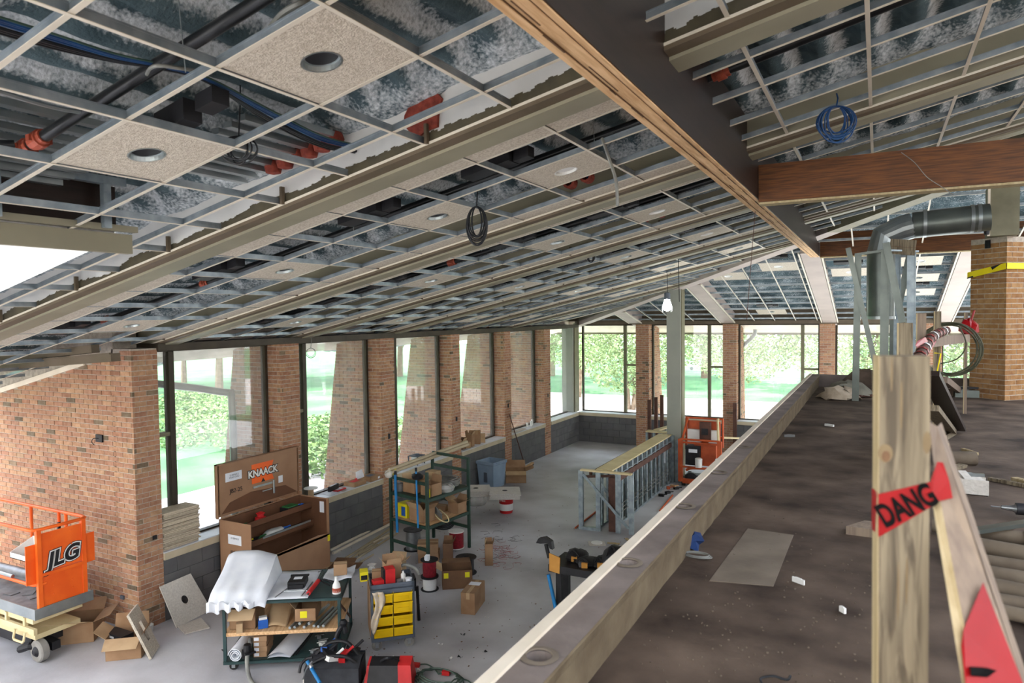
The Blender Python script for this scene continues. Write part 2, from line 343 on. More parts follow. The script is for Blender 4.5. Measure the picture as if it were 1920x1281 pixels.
# curb along the open edge, with round pipe sockets
holes = [AZ(1012, 1230, CT), AZ(1174, 1054, CT), AZ(1276, 948, CT), AZ(1340, 885, CT), AZ(1392, 838, CT)]
def curb_top():
    mb = MB(); x0, x1 = -.965, -.815; ys = [-2]; R = .038
    for h in holes: ys += [h.y-.095, h.y+.095]
    ys.append(12.2); rr = random.Random(3)
    for i in range(0, len(ys)-1, 2): mb.add([(x0, ys[i], CT), (x1, ys[i], CT), (x1, ys[i+1], CT), (x0, ys[i+1], CT)], [(0, 1, 2, 3)])
    for h in holes:
        cx = max(min(h.x, x1-R-.012), x0+R+.03); N = 24; out = []; inn = []; low = []
        for k in range(N):
            a = 2*math.pi*k/N; c, s_ = math.cos(a), math.sin(a); m = max(abs(c), abs(s_)); px, py = c/m, s_/m
            out.append((x1 if px > .999 else x0 if px < -.999 else cx+px*(x1-cx if px > 0 else cx-x0), h.y+py*.095, CT))
            inn.append((cx+R*c, h.y+R*s_, CT-.004)); low.append((cx+R*.95*c, h.y+R*.95*s_, CT-.6))
        mb.add(out+inn+low, [(k, (k+1) % N, N+(k+1) % N, N+k) for k in range(N)]+[(N+k, N+(k+1) % N, 2*N+(k+1) % N, 2*N+k) for k in range(N)]+[tuple(2*N+k for k in range(N))])
    return mb
mb = curb_top(); cb = struct('wall_mezzanine', mb, 'curb_concrete', label='concrete upstand at the open edge of the upper floor')
for h in holes:
    q = MB(); cx = max(min(h.x, -.815-.05), -.965+.068); r0 = random.Random(int(h.y*100)); prof = [.039, .041, .052+r0.uniform(0, .01), .058]; q.lathe([(.0385, .0), (.041, .003), (.05, .0025), (.06, .0005)], (cx-.002, h.y, CT), 24, cap=False); struct('socket_ring', q, 'patch', parent=cb)
mb = MB(); mb.b2(-.966, -.962, -2, 12.2, 0, CT-.001); struct('wall_face', mb, 'curb_concrete', parent=cb)
rr = random.Random(5); n = 130; vs = []
for i in range(n+1):
    y = -2+14.2*i/n; j = rr.uniform(0, .012)*(1 if rr.random() < .6 else .2)
    vs += [(-.815, y, CT-.001), (-.815+.004, y, CT-.006-j), (-.825+rr.uniform(-.004, .004), y, CT-.05), (-.835+rr.uniform(-.003, .003), y, MZ)]
mb = MB(); mb.add(vs, [(4*i+k, 4*i+4+k, 4*i+5+k, 4*i+1+k) for i in range(n) for k in range(3)]); struct('curb_side', mb, 'curb_face', parent=cb)
mb = MB(); mb.b2(-.965, 3.5, 12.2, 12.35, 0, CT); struct('curb_end', mb, 'curb_concrete', parent=cb)
mb = MB(); mb.bar((-.955, -2, CT+.006), (-.955, 12.3, CT+.006), .042, .012); struct('trim_1', mb, 'cream_strip', label='cream wood strip along the edge of the concrete upstand')
# ------------------------------------------------------------------ bricks
BM = {}
def brick_mesh(w, m='brick'):
    w = round(w, 3)
    if (w, m) not in BM:
        mb = MB(); mb.b2(-w/2, w/2, -.011, .02, -.0285, .0285); BM[w, m] = mb.mesh('brick', m)
    return BM[w, m]
def brick_face(parent, o, u, width, z0, ztop, local=None, rz=0, stuff=None, keep=None, phase=0, limit=300, mat='brick'):
    "running bond on a face: o = corner, u = direction, bricks stand 6 mm proud; returns how many singles were made"
    CO, BL = .0677, .203; u = Vector(u).normalized(); o = Vector(o); nrm = u.cross(Z3); cnt = 0; r = int(round(z0/CO))
    ang = math.atan2(u.y, u.x)
    while True:
        z = (r+.5)*CO; x = -BL/2 if (r+phase) % 2 else 0.0
        if z > 6 or (not callable(ztop) and z+.03 > ztop): break
        while x < width-.01:
            a = max(x, 0); b = min(x+BL, width); w = b-a-.01; c = (a+b)/2
            if w > .03:
                p = o+u*c; ok = True
                if callable(ztop) and z+.034 > ztop(p): ok = False
                if ok:
                    q = Vector((p.x, p.y, z))+nrm*.006-nrm*.012
                    if keep is None or (keep(p, z) and cnt < limit):
                        sub('brick', brick_mesh(w, mat), parent, q, ang); cnt += 1
                    elif stuff is not None: stuff.box(q, (w, .031, .057), ang)
            x += BL
        r += 1
    return cnt
# near-left brick wall, set back from the camera
YL = 5.73
mb = MB(); xs = [-14.2, XW+.0]
mb.add([(x, y, z) for x in (-14.2, XW-.4) for y in (YL+.012, YL+.35) for z in (0, zL(x)+.42)], [(0, 2, 3, 1), (4, 5, 7, 6), (0, 1, 5, 4), (2, 6, 7, 3), (1, 3, 7, 5), (0, 4, 6, 2)])
wl = struct('wall_left', mb, 'mortar', label='red brick wall behind the orange lift')
st = MB(); brick_face(wl, (-13.3, YL+.012, 0), (1, 0, 0), 13.3+XW, 0, lambda p: zL(p.x)-.05, keep=lambda p, z: p.x > -9.85, stuff=st)
part('brick_field', st, 'brick', wl, stuff=True)
mb = MB(); mb.bar((-14.2, YL-.01, zL(-14.2)-.06), (XW-1.0, YL-.01, zL(XW-1.0)-.06), .03, .07); struct('trim_2', mb, 'cream_strip', label='pale edge trim where the brick wall meets the roof')
# piers of the window wall: y range of each, top at the beam
PIER = [(YL, 6.11), (8.30, 8.71), (10.86, 11.31), (13.40, 13.79), (15.95, 16.33), (18.43, 18.85)]
ordn = ['first', 'second', 'third', 'fourth', 'fifth', 'sixth']
def buttress(parent, org, u, t, wid, ph=0):
    "battered brick fin outside: u runs outwards, t along the wall"
    org = Vector(org); u = Vector(u); t = Vector(t)
    mb = MB(); L0, L1 = 1.22, .62
    b = [org, org+u*L0, org+u*L0+t*wid, org+t*wid]; top = [org, org+u*L1, org+u*L1+t*wid, org+t*wid]
    mb.hexa([Vector((p.x, p.y, -.3)) for p in b], [Vector((p.x, p.y, 3.9)) for p in top]); part('buttress_core', mb, 'mortar', parent, local=False)
    st = MB(); r = 0
    for r in range(-4, 57):
        z = (r+.5)*.0677; L = L0+(L1-L0)*(z+.3)/4.2; x = 0 if r % 2 else -.1; ang = math.atan2(u.y, u.x)
        while x < L:
            a, c = max(x, 0), min(x+.203, L); w = c-a-.01
            if w > .03: st.box(org+u*((a+c)/2)-t*.001+Z3*z, (w, .016, .057), ang)
            x += .203
        for k in range(2): st.box(org+u*(L+.002)+t*(wid*(k+.5)/2)+Z3*z, (.016, wid/2-.01, .057), ang)
    part('buttress_bricks', st, 'brick', parent, local=False, stuff=True)
for i, (y0, y1) in enumerate(PIER):
    t = thing('brick_pier', '%s brick pier of the left window wall%s' % (ordn[i], ' at the end of the long brick wall' if i == 0 else ', counted from the camera'), 'pier', (XW, (y0+y1)/2, 0))
    mb = MB(); mb.b2(-9.02, XW-.012, y0+.012, y1, 0, 3.74); part('mortar_core', mb, 'mortar', t, local=False)
    c = brick_face(t, (-.012, y0-(y0+y1)/2+.0, 0), (0, 1, 0), y1-y0, 0, 3.73, phase=i)
    if i: brick_face(t, (-9.0-XW, y0-(y0+y1)/2+.012, 0), (1, 0, 0), 9.0+XW, 0, 3.73, phase=i+1)
    if i: buttress(t, (-9.02, y0, 0), (-1, 0, 0), (0, 1, 0), y1-y0)
    # electrical box let into the face towards the room
    mb = MB(); zz = 1.2 if i == 0 else 1.75; yy = 5.98 if i == 0 else (y0+y1)/2; mb.box((XW+.004, yy, zz), (.012, .055, .1 if i else .055)); part('outlet_box', mb, 'black', t, local=False, label='small dark outlet box')
FP = [(1192, 1217), (1355, 1381), (1536, 1565), (1733, 1766), (1900, 1930)]
for i, (a, b) in enumerate(FP):
    x0, x1 = AY(a, 700, YF).x, AY(b, 700, YF).x
    t = thing('brick_pier', ['brick pier in the far window wall behind the steel stub posts', 'brick pier in the far window wall right of the grey column', 'brick pier in the far window wall beyond the end of the concrete upstand', 'brick pier in the far window wall behind the cable coil', 'brick pier in the far window wall hidden behind the brick chimney'][i], 'pier', ((x0+x1)/2, YF, 0))
    mb = MB(); mb.b2(x0, x1-.012, YF+.012, YF+.44, 0, 3.80); part('mortar_core', mb, 'mortar', t, local=False)
    brick_face(t, (x0-(x0+x1)/2, .012, 0), (1, 0, 0), x1-x0, 0, 3.8)
    st = MB()
    for r in range(56): st.b2(x1-.014, x1-.004, YF+.02+(.2 if r % 2 else 0), YF+.2+(.2 if r % 2 else 0), r*.0677+.006, r*.0677+.062); st.b2(x1-.014, x1-.004, YF+.02+(0 if r % 2 else .22), YF+.19+(0 if r % 2 else .23), r*.0677+.006, r*.0677+.062)
    part('side_bricks', st, 'brick', t, local=False, stuff=True)
    buttress(t, (x1, YF+.45, 0), (0, 1, 0), (-1, 0, 0), x1-x0)
# low painted block walls
BLK = {}
def blocks(parent, o, u, width, ztop, rz):
    o = Vector(o); u = Vector(u); n = u.cross(Z3); H = ztop/4
    for r in range(4):
        x = -.2 if r % 2 else 0
        while x < width-.02:
            a, b = max(x, 0), min(x+.405, width); w = round(b-a-.006, 3)
            if w > .03:
                if (w, H) not in BLK: m = MB(); m.b2(-w/2, w/2, -.03, .0, -H/2+.003, H/2-.003); BLK[(w, H)] = m.mesh('concrete_block', 'block_paint')
                sub('concrete_block', BLK[(w, H)], parent, o+u*((a+b)/2)+Z3*(H*(r+.5)), rz)
            x += .405
mb = MB(); ys = [PIER[i][1] for i in range(6)]; ye = [PIER[i+1][0] for i in range(5)]+[YF+.05]
for a, b in zip(ys, ye): mb.b2(-9.1, XW-.06, a, b, 0, .845)
ws = struct('wall_side', mb, 'block_paint', label='low dark painted block wall under the left windows')
for a, b in zip(ys, ye): blocks(ws, (XW-.04, a, 0), (0, 1, 0), b-a, .845, math.pi/2)
fx = [-9.0]+[AY(x, 700, YF).x for p in FP for x in p]
mb = MB()
for k in range(0, 11, 2):
    if k+1 < len(fx): mb.b2(fx[k] if k else XW-.05, fx[k+1], YF+.1, YF+.55, 0, .86)
wb = struct('wall_back', mb, 'block_paint', label='low dark painted block wall under the far windows')
for k in range(0, 10, 2): blocks(wb, (fx[k] if k else XW-.05, YF+.07, 0), (1, 0, 0), fx[k+1]-(fx[k] if k else XW-.05), .86, 0)
# ------------------------------------------------------------------ windows
def window(n, lab, p0, p1, nrm, zs, zh, mull, tran, depth=.36, gl='glass_dusty'):
    "p0..p1 along the wall at the room face; nrm points outdoors; mull = distances of mullions; tran = (from, to, z)"
    p0 = Vector(p0); p1 = Vector(p1); nrm = Vector(nrm); u = (p1-p0).normalized(); L = (p1-p0).length; g = p0+nrm*depth
    mb = MB()
    for d in (0.025, L-.025): mb.bar(g+u*d+Z3*zs, g+u*d+Z3*zh, .1, .05, up=u)
    mb.bar(g+Z3*(zs+.02), g+u*L+Z3*(zs+.02), .1, .045); mb.bar(g+Z3*(zh-.02), g+u*L+Z3*(zh-.02), .12, .06)
    w = struct('window_%d' % n, mb, 'dark_frame', label=lab)
    for d in mull: m = MB(); m.bar(g+u*d+Z3*(zs+.04), g+u*d+Z3*(zh-.04), .12, .085, up=u); part('mullion', m, 'olive_frame' if nrm.y > .5 else 'dark_frame', w)
    for a, b, z in tran: m = MB(); m.bar(g+u*a+Z3*z, g+u*b+Z3*z, .1, .055); part('transom', m, 'olive_frame', w)
    ed = [.05]+[d for d in mull]+[L-.05]
    for a, b in zip(ed, ed[1:]):
        zz = [zs+.04]+[t[2] for t in tran if t[0]-.06 <= a and b <= t[1]+.06]+[zh-.04]
        for c, d in zip(zz, zz[1:]): m = MB(); m.ext([g+u*a+Z3*c, g+u*b+Z3*c, g+u*b+Z3*d, g+u*a+Z3*d], nrm*.006); part('pane', m, gl, w)
    m = MB(); m.ext([p0-nrm*.015+Z3*zs, p1-nrm*.015+Z3*zs, p1+nrm*(depth+.05)+Z3*zs, p0+nrm*(depth+.05)+Z3*zs], Z3*.02, 0)
    part('sill', m, 'sill_metal', w); m = MB(); m.ext([p0-nrm*.02+Z3*(zs-.09), p1-nrm*.02+Z3*(zs-.09), p1+nrm*.1+Z3*(zs-.09), p0+nrm*.1+Z3*(zs-.09)], Z3*.095, 0); part('sill_edge', m, 'sill_stone', w, label='cream sill edge')
    return w
ZS, ZH = .935, 3.72
for i in range(6):
    a, b = ys[i], ye[i]; L = b-a
    window(i+1, '%s window of the left wall from the camera' % ordn[i], (XW, a, 0), (XW, b, 0), (-1, 0, 0), ZS, ZH, [.42] if i < 5 else [], [(0, .42, 2.5)] if i < 2 else [])
    if i: pass
for k in range(0, 10, 2):
    a = fx[k] if k else XW; b = fx[k+1]; L = b-a; mm = [L-AY((1192, 1355, 1536, 1733, 1900)[k//2], 700, YG).x*0-.46] if L > 1 else []
    window(7+k//2, ['far window in the corner with the young tree outside', 'far window behind the grey column', 'far window with the curved downspout outside', 'far window behind the bare metal studs', 'far window seen through the cable coil'][k//2], (a, YF, 0), (b, YF, 0), (0, 1, 0), ZS+.01, 3.80, mm, [(L-.46, L, 2.5)], depth=.38, gl='glass')
# corner post and steel heads over the windows
mb = MB(); mb.b2(-9.1, -8.72, 20.86, 21.2, .95, 3.78); mb.b2(-8.72, -8.68, 20.95, 21.3, .95, 3.78, 1); one('corner_post', mb, ['gray_column', 'olive_frame'], 'boxed grey metal post in the corner of the window walls', 'post')
mb = MB(); mb.b2(-9.15, XW+.03, 6.1, YF, 3.70, 3.80); struct('trim_3', mb, 'dark_frame', label='dark steel head over the left windows')
mb = MB(); mb.b2(XW, 4.5, YF-.05, YF+.5, 3.79, 3.90); mb.b2(-9.1, 4.5, YF+.1, YF+.5, 3.9, 4.45); struct('trim_4', mb, 'beam_edge', label='brown head over the far windows')
# eaves outside
mb = MB(); mb.hexa([(-9.1, 6, 3.73), (-10.4, 6, 3.42), (-10.4, 23.2, 3.42), (-9.1, 21.6, 3.73)], [(-9.1, 6, 3.95), (-10.4, 6, 3.75), (-10.4, 23.2, 3.75), (-9.1, 21.6, 3.95)]); struct('eaves', mb, 'soffit', label='pale soffit of the roof overhang outside the left windows')
mb = MB(); mb.hexa([(-9.1, 21.5, 3.78), (6, 21.5, 3.78), (6, 23.0, 3.47), (-10.4, 23.0, 3.47)], [(-9.1, 21.5, 4.05), (6, 21.5, 4.05), (6, 23.0, 3.85), (-10.4, 23.0, 3.85)]); struct('eaves.001', mb, 'soffit', label='pale soffit of the roof overhang outside the far windows')
mb = MB(); mb.b2(-10.45, 6, 22.95, 23.05, 3.42, 3.5); struct('eaves_edge', mb, 'olive_frame', label='dark lower edge of the far roof overhang')
# right wall of the hall, then two walls added unseen to block light
mb = MB(); mb.b2(6.4, 6.7, -6, 21.4, 0, 7.2); struct('wall_right', mb, 'white_wall')
mb = MB(); mb.b2(-12.2, 6.7, -5.2, -5.0, 0, 7.2); struct('rear_light_block', mb, 'white_wall')  # added out of view to cut the light from behind the camera
mb = MB(); mb.b2(-14.5, -14.2, -5, 6, 0, 2.5); struct('west_light_block', mb, 'mortar')  # added half wall, unseen, holds back light from the left
# ------------------------------------------------------------------ outdoors
mb = MB(); mb.b2(-70, -9.12, -30, 90, -.4, -.12); mb.b2(-9.12, 60, 21.6, 90, -.4, -.12); struct('ground', mb, 'lawn', label='lawn around the building')
mb = MB(); mb.b2(-12.2, -10.4, -20, 24, -.12, -.09); mb.b2(-16, 30, 24.0, 34.5, -.12, -.09); struct('path', mb, 'paving', label='pale paved walk along the building')
def leafmesh(rnd, n, c, rad, size):
    mb = MB(); c = Vector(c)
    for _ in range(n):
        while True:
            p = Vector((rnd.uniform(-1, 1), rnd.uniform(-1, 1), rnd.uniform(-1, 1)))
            if .25 < p.length < 1: break
        p = c+Vector((p.x*rad[0], p.y*rad[1], p.z*rad[2])); a = Vector((rnd.uniform(-1, 1), rnd.uniform(-1, 1), rnd.uniform(-.6, .6))).normalized(); b = a.cross(Vector((rnd.uniform(-1, 1), rnd.uniform(-1, 1), rnd.uniform(-1, 1)))).normalized(); s = size*rnd.uniform(.6, 1.3)
        mb.add([p-a*s, p-a*.1*s+b*s*.45, p+a*s, p-a*.1*s-b*s*.45], [(0, 1, 2, 3)])
    return mb
def tree(name, lab, base, h, rad, n, leaf, size, trunks, seed, group=None, ctr=.72):
    r = random.Random(seed); base = Vector(base); t = thing(name, lab, 'tree', base, 0, group); mb = MB()
    for dx, dy, rr in trunks:
        top = base+Vector((dx, dy, h*.75)); mid = base+Vector((dx*.35+r.uniform(-.1, .1), dy*.35, h*.35)); q = curve([base+Vector((dx*.05, dy*.05, -.15)), mid, top], 5); mb.tube(q, [rr*(1-.75*i/(len(q)-1)) for i in range(len(q))], 7)
        for k in range(5): s0 = q[3+k % (len(q)-4)]; mb.tube([s0, s0+Vector((r.uniform(-1, 1)*rad[0]*.5, r.uniform(-1, 1)*rad[1]*.5, h*.18))], [rr*.4, rr*.12], 5)
    part('trunk', mb, 'bark', t, local=False)
    part('foliage', leafmesh(r, n, base+Vector((0, 0, h*ctr)), rad, size), leaf, t, local=False, stuff=True)
    return t
for i, (x, y) in enumerate(((-33, 37), (-17.5, 37), (-41, 31))): tree('shade_tree', 'tall shade tree on the lawn beyond the left windows, %s of three from the right' % ['second', 'first', 'third'][i], (x, y, -.12), 9.5, (6, 5, 2.2), 5200, 'leaf', .34, [(.4, .3, .2)], 70+i, None, .85)
# trees beyond the far windows
TREES = [(-9.6, 29.5, 5.6, 'young leaning tree with two pale trunks outside the corner window', [(-.9, 0, .09), (1.4, .3, .11), (.5, .8, .07)]),
 (-5.2, 31, 6.4, 'leafy tree outside the far windows behind the grey column', [(.3, 0, .1), (-.8, .4, .08)]),
 (-1.0, 30.6, 6.4, 'leafy tree with a leaning trunk outside the window with the downspout', [(1.6, .4, .11)]),
 (3.2, 31, 6.2, 'leafy tree outside the far window behind the metal studs', [(-.4, .2, .1)]),
 (-13.5, 33, 6.8, 'broad tree beyond the corner of the window walls', [(.4, .2, .14)])]
for i, (x, y, h, lab, tr) in enumerate(TREES): tree('leafy_tree', lab, (x, y, -.12), h, (2.9, 1.6, 2.8), 15000, 'leaf_pale', .08, tr, 20+i, None, .62)
BACK = [(-20, 44, 10), (-10, 46, 9), (0, 45, 10), (10, 44, 9.5), (-30, 40, 10), (-34, 28, 10), (-36, 16, 10), (-32, 6, 9)]
for i, (x, y, h) in enumerate(BACK): tree('background_tree', 'background tree, %s in the far row across the lawn from the right' % ['fourth', 'third', 'second', 'first', 'fifth', 'sixth', 'seventh', 'eighth'][i], (x, y, -.12), h, (5.2, 4.2, 4.2), 3800, 'leaf', .3, [(.5, .3, .25)], 40+i, None)
# planting bed outside the first windows: shrubs
r = random.Random(9)
for px, py in [(312, 770), (340, 752), (372, 748), (402, 752), (432, 758), (322, 800), (352, 778), (384, 780), (414, 786), (440, 800), (338, 826), (370, 808), (400, 812), (428, 826), (586, 812), (606, 806), (588, 842), (610, 838), (592, 872), (606, 880), (752, 812), (756, 846)]:
    g = AZ(px, py, .1); w = .95*r.uniform(.85, 1.2); mb = leafmesh(r, 460, (g.x, g.y, .28), (w, w, .42), .09); one('shrub', mb, 'leaf', 'low leafy shrub in the planting bed outside the left windows', 'shrub', 'shrubs in the bed outside the left windows')
# downspouts
def downspout(lab, pts):
    mb = MB(); mb.tube(curve(pts, 4), .06, 10); one('downspout', mb, 'galv_dull', lab, 'downspout', smooth=True)
b = PIER[1][0]-.14
downspout('grey downspout with a long sloping elbow outside the first left window', [(-10.6, b-1.6, 3.3), (-10.4, b-1.4, 3.2), (-9.75, b-.1, 2.9), (-9.6, b, 2.7), (-9.6, b, 1), (-9.6, b, -.1)])
q = AY(1372, 700, 21.6)
downspout('grey downspout with an offset elbow outside the far window', [(q.x+.55, 22.4, 3.6), (q.x+.5, 22.4, 3.4), (q.x+.1, 22.1, 2.95), (q.x+.03, 22.0, 2.7), (q.x+.03, 22.0, 1), (q.x+.03, 22.0, -.1)])
# ------------------------------------------------------------------ roof and suspended ceiling grid
def PL(X, Y, d=0): return Vector((X, Y, zL(X)+d))
def PB(X, Y, d=0): return Vector((X, Y, zB(Y)+d))
YB = [3.60+2.54*k for k in range(-2, 7)]        # near edge of each roof beam
DK = .40                                        # roof deck above the grid
def hipY(X): return YF+.2-(X-XW)                # hip line seen in plan
def deckL(X, Y):
    w = math.sin(2*math.pi*X/.30); r = .05*(abs(w)**.6)*(1 if w > 0 else -1)
    e = min(abs(Y-b-.14) for b in YB); k = min(1, max(0, (e-.2)/.22)); k = k*k*(3-2*k)
    n = noise.noise(Vector((X*1.7, Y*1.7, 3)))*.035+noise.noise(Vector((X*9, Y*6, 1)))*.014+noise.noise(Vector((X*24, Y*24, 7)))*.007
    return Vector((X, Y, zL(X)+DK+r*k-(1-k)*.13+n))
SKX, SKY = (-9.6, -4.62), (-.6, 2.98)           # roof opening with a white shaft
def deckmesh():
    mb = MB(); nx = 420; ny = 260; X0, X1, Y0, Y1 = -12.6, 3.4, -1.5, 21.2; idx = {}
    xs = [X1-(X1-X0)*(i/nx)**1.25 for i in range(nx+1)]; ys = [Y0+(Y1-Y0)*(j/ny)**1.25 for j in range(ny+1)]
    vs = []; fs = []
    for j, y in enumerate(ys):
        for i, x in enumerate(xs): vs.append(deckL(x, y))
    for j in range(ny):
        for i in range(nx):
            x = xs[i]; y = ys[j]
            if y > hipY(x)+.25 or (SKX[0] < x < SKX[1] and SKY[0] < y < SKY[1]): continue
            a = j*(nx+1)+i; fs.append((a, a+1, a+nx+2, a+nx+1))
    mb.add(vs, fs); return mb
def PP(x, y, d=.12):
    "point above photo pixel x, y at height d over the grid of the left slope"
    r = _F+_R*((x-960)/FPX)-_U*((y-640.5)/FPX); return CAM+r*((zL(0)+d-CZ)/(r.z-.22*r.x))
def set_pale_mask(o, fn):
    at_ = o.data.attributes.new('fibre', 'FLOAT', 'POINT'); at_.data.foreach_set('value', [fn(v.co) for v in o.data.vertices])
def paleL(c):  # paler along one side of each ridge, mottled beside the beams
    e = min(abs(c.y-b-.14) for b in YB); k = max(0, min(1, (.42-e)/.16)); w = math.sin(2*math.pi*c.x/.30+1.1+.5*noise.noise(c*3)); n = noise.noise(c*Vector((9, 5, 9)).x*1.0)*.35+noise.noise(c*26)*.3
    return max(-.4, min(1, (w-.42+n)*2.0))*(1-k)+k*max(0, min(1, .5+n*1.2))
def paleB(c): return max(-.3, min(.5, .05+.7*noise.noise(c*4)))
ceil = struct('ceiling', deckmesh(), 'foam', smooth=True, label='corrugated roof deck sprayed with blue grey foam above the open grid'); set_pale_mask(ceil, paleL)
mb = MB(); nx, ny = 170, 110
mb.grid(lambda u, v: Vector((-9+13*u, 21.3-13.5*v, zB(21.3-13.5*v)+DK+.04*math.sin(2*math.pi*(-9+13*u)/.155)*0+.045*math.sin(2*math.pi*(21.3-13.5*v)/.155)+noise.noise(Vector((u*30, v*30, 2)))*.03)), nx, ny)
mb.f = [f for f in mb.f if sum(mb.v[i].y for i in f)/4 > hipY(sum(mb.v[i].x for i in f)/4)-.15]; mb.m = [0]*len(mb.f)
cbk = struct('ceiling.001', mb, 'foam', smooth=True, label='foam sprayed roof deck of the far roof slope'); set_pale_mask(cbk, paleB)
# --- white drywall shaft of the roof opening
mb = MB(); x0, x1 = SKX; y0, y1 = SKY; H = 1.5
def shaft(a, b): za, zb = zL(a[0])-.02, zL(b[0])-.02; mb.add([(a[0], a[1], za), (b[0], b[1], zb), (b[0], b[1], zb+H), (a[0], a[1], za+H)], [(0, 1, 2, 3)])
shaft((x0, y1+.02), (x1, y1+.02)); shaft((x1+.02, y1), (x1+.02, y0)); shaft((x1, y0), (x0, y0)); shaft((x0, y0), (x0, y1))
struct('skylight_shaft', mb, 'gypsum', parent=ceil, label='bright white drywall shaft of the roof opening')
mb = MB(); mb.ext([PL(x0-.05, y0-.05, H-.02), PL(x1+.05, y0-.05, H-.02), PL(x1+.05, y1+.05, H-.02), PL(x0-.05, y1+.05, H-.02)], (0, 0, .03)); struct('shaft_dimmer', mb, 'shaft_dimmer', parent=ceil, label='hazy lid added over the white shaft to dim it')  # lid added to dim the light inside the shaft
mb = MB(); mb.bar(PL(x1+.03, y0, -.06), PL(x1+.03, y1+.1, -.06), .06, .13); mb.bar(PL(x1+.1, y0, .02), PL(x1+.1, y1+.1, .02), .05, .04); struct('opening_frame', mb, 'olive_beam', parent=ceil, label='grey steel edge of the roof opening')
mb = MB()
for yy in (-.2, .6, 1.4, 2.2, 2.85): mb.bar(PL(x1+.14, yy, .0), PL(x1+.14, yy, .33), .04, .05, up=(0, 1, 0))
mb.bar(PL(x1+.14, y0, .31), PL(x1+.14, y1, .31), .05, .05); struct('opening_stud', mb, 'stud_blue', parent=ceil)
mb = MB(); mb.bar(PL(x1+.03, y0, .17), PL(x1+.03, y1, .17), .02, .3); struct('opening_board', mb, 'veneer_dark', parent=ceil)
# --- roof beams boxed in olive steel, drywall on the near web
bn = ['second from the camera, passing over the long strip of beige panels', 'third from the camera, ending over the first brick pier', 'fourth from the camera', 'fifth from the camera', 'sixth from the camera', 'seventh from the camera']
for k, y in enumerate(YB[2:8]):
    xe = min(3.2, 21.2-y+XW-.1); xs_ = -12.4 if k < 1 else -9.3
    if k == 1: xs_ = -9.1
    t = thing('roof_beam', 'olive boxed roof beam running up the left roof slope, %s' % (['nearest the camera', 'second nearest the camera, ending over the first brick pier', 'third nearest the camera, ending over the second brick pier', 'fourth nearest the camera', 'fifth nearest the camera', 'sixth nearest the camera'][k]), 'beam', (0, y, 0))
    def slab(a, b, d0, d1, m, nm, lab=None): q = MB(); q.hexa([PL(xs_, a, d0), PL(xe, a, d0), PL(xe, b, d0), PL(xs_, b, d0)], [PL(xs_, a, d1), PL(xe, a, d1), PL(xe, b, d1), PL(xs_, b, d1)]); part(nm, q, m, t, local=False, label=lab)
    slab(y+.07, y+.27, -.055, -.02, 'olive_beam', 'beam_soffit'); slab(y-.03, y+.07, -.035, -.005, 'beam_edge', 'beam_flange', 'brown edge flange')
    slab(y-.034, y-.028, -.012, .004, 'tee', 'edge_angle', 'cream edge angle')
    slab(y-.012, y+.24, -.004, DK-.04, 'gypsum' if k == 0 else 'olive_beam', 'web_board', 'white drywall on the web' if k == 0 else None)
    rr = random.Random(k); x = xs_; q = MB()
    while x < xe-.05:
        w = min(rr.uniform(.012, .03), xe-x); h0 = .06+.05*noise.noise(Vector((x*2.2, k, 0)))+.02*noise.noise(Vector((x*15, k, 4)))+rr.uniform(0, .008); q.add([PL(x, y-.015, 0), PL(x+w, y-.015, 0), PL(x+w, y-.015, h0), PL(x, y-.015, h0)], [(0, 1, 2, 3)]); x += w
    if k == 0: part('paint_band', q, 'paint_drip', t, local=False, label='rough dark paint along the board')
    # hanger clips standing on the flange
    q = MB()
    for j in range(-16, 3):
        x = -2.46+.6*j*1.0
        if xs_+.2 < x < xe-.2 and j % 2 == 0: q.box(PL(x+.03, y-.045, .05), (.02, .03, .12))
    if q.v: part('clips', q, 'beam_edge', t, local=False, stuff=True)
# --- grid tees
def tee(name, P, a, b, par, up=(0, 0, 1)):
    mb = MB(); a = Vector(a); b = Vector(b); mb.bar(a, b, .024, .003, 0); o = Vector((0, 0, .02)); mb.bar(a+o, b+o, .003, .04, 1); o = Vector((0, 0, .04)); mb.bar(a+o, b+o, .007, .009, 1); return part(name, mb, ['tee', 'tee_metal'], par, local=True)
GX = [-2.46+.6*j for j in range(-17, 9)]
def inopen(x, y): return SKX[0]+.05 < x < SKX[1]+.02 and SKY[0] < y < SKY[1]+.0
BAYS = []
for k in range(0, 8):
    y0 = YB[k]+.27; y1 = YB[k+1]-.03
    rows = [1.46, 2.06, 2.67, 3.26] if k == 1 else [-.5, .1, .7] if k == 0 else [y0+.33, y0+.89, y0+1.5, y0+2.0]
    if k == 0: y0, y1 = -1.2, 1.02
    if k == 1: y0 = 1.0
    BAYS.append((k, y0, y1, rows))
    xlo = -12.0 if k < 3 else -8.95
    for x in GX:
        a, b = y0, min(y1, hipY(x)-.15)
        if x < XW+.1 and k >= 2: b = min(b, YL-.1)
        if x < XW+.1 and k >= 3: continue
        if b-a < .1: continue
        if SKX[0] < x < SKX[1]-.08:
            if b <= SKY[1]: continue
            a = max(a, SKY[1]+.06)
        if abs(x+4.86) < .1 and k == 1: pass
        tee('grid_tee', PL, PL(x, a), PL(x, b), ceil)
    for y in rows:
        hi = min(3.2, 21.2-y+XW-.15)
        segs = [(xlo, hi)]
        if SKY[0] < y < SKY[1]: segs = [(SKX[1]+.1 if y < 2.6 else SKX[1]-.3, hi)]
        if k >= 2 and y > YL-.15: segs = [(XW-.2, hi)]
        for a, b in segs:
            if b-a > .3: tee('grid_tee', PL, PL(a, y, .002), PL(b, y, .002), ceil)
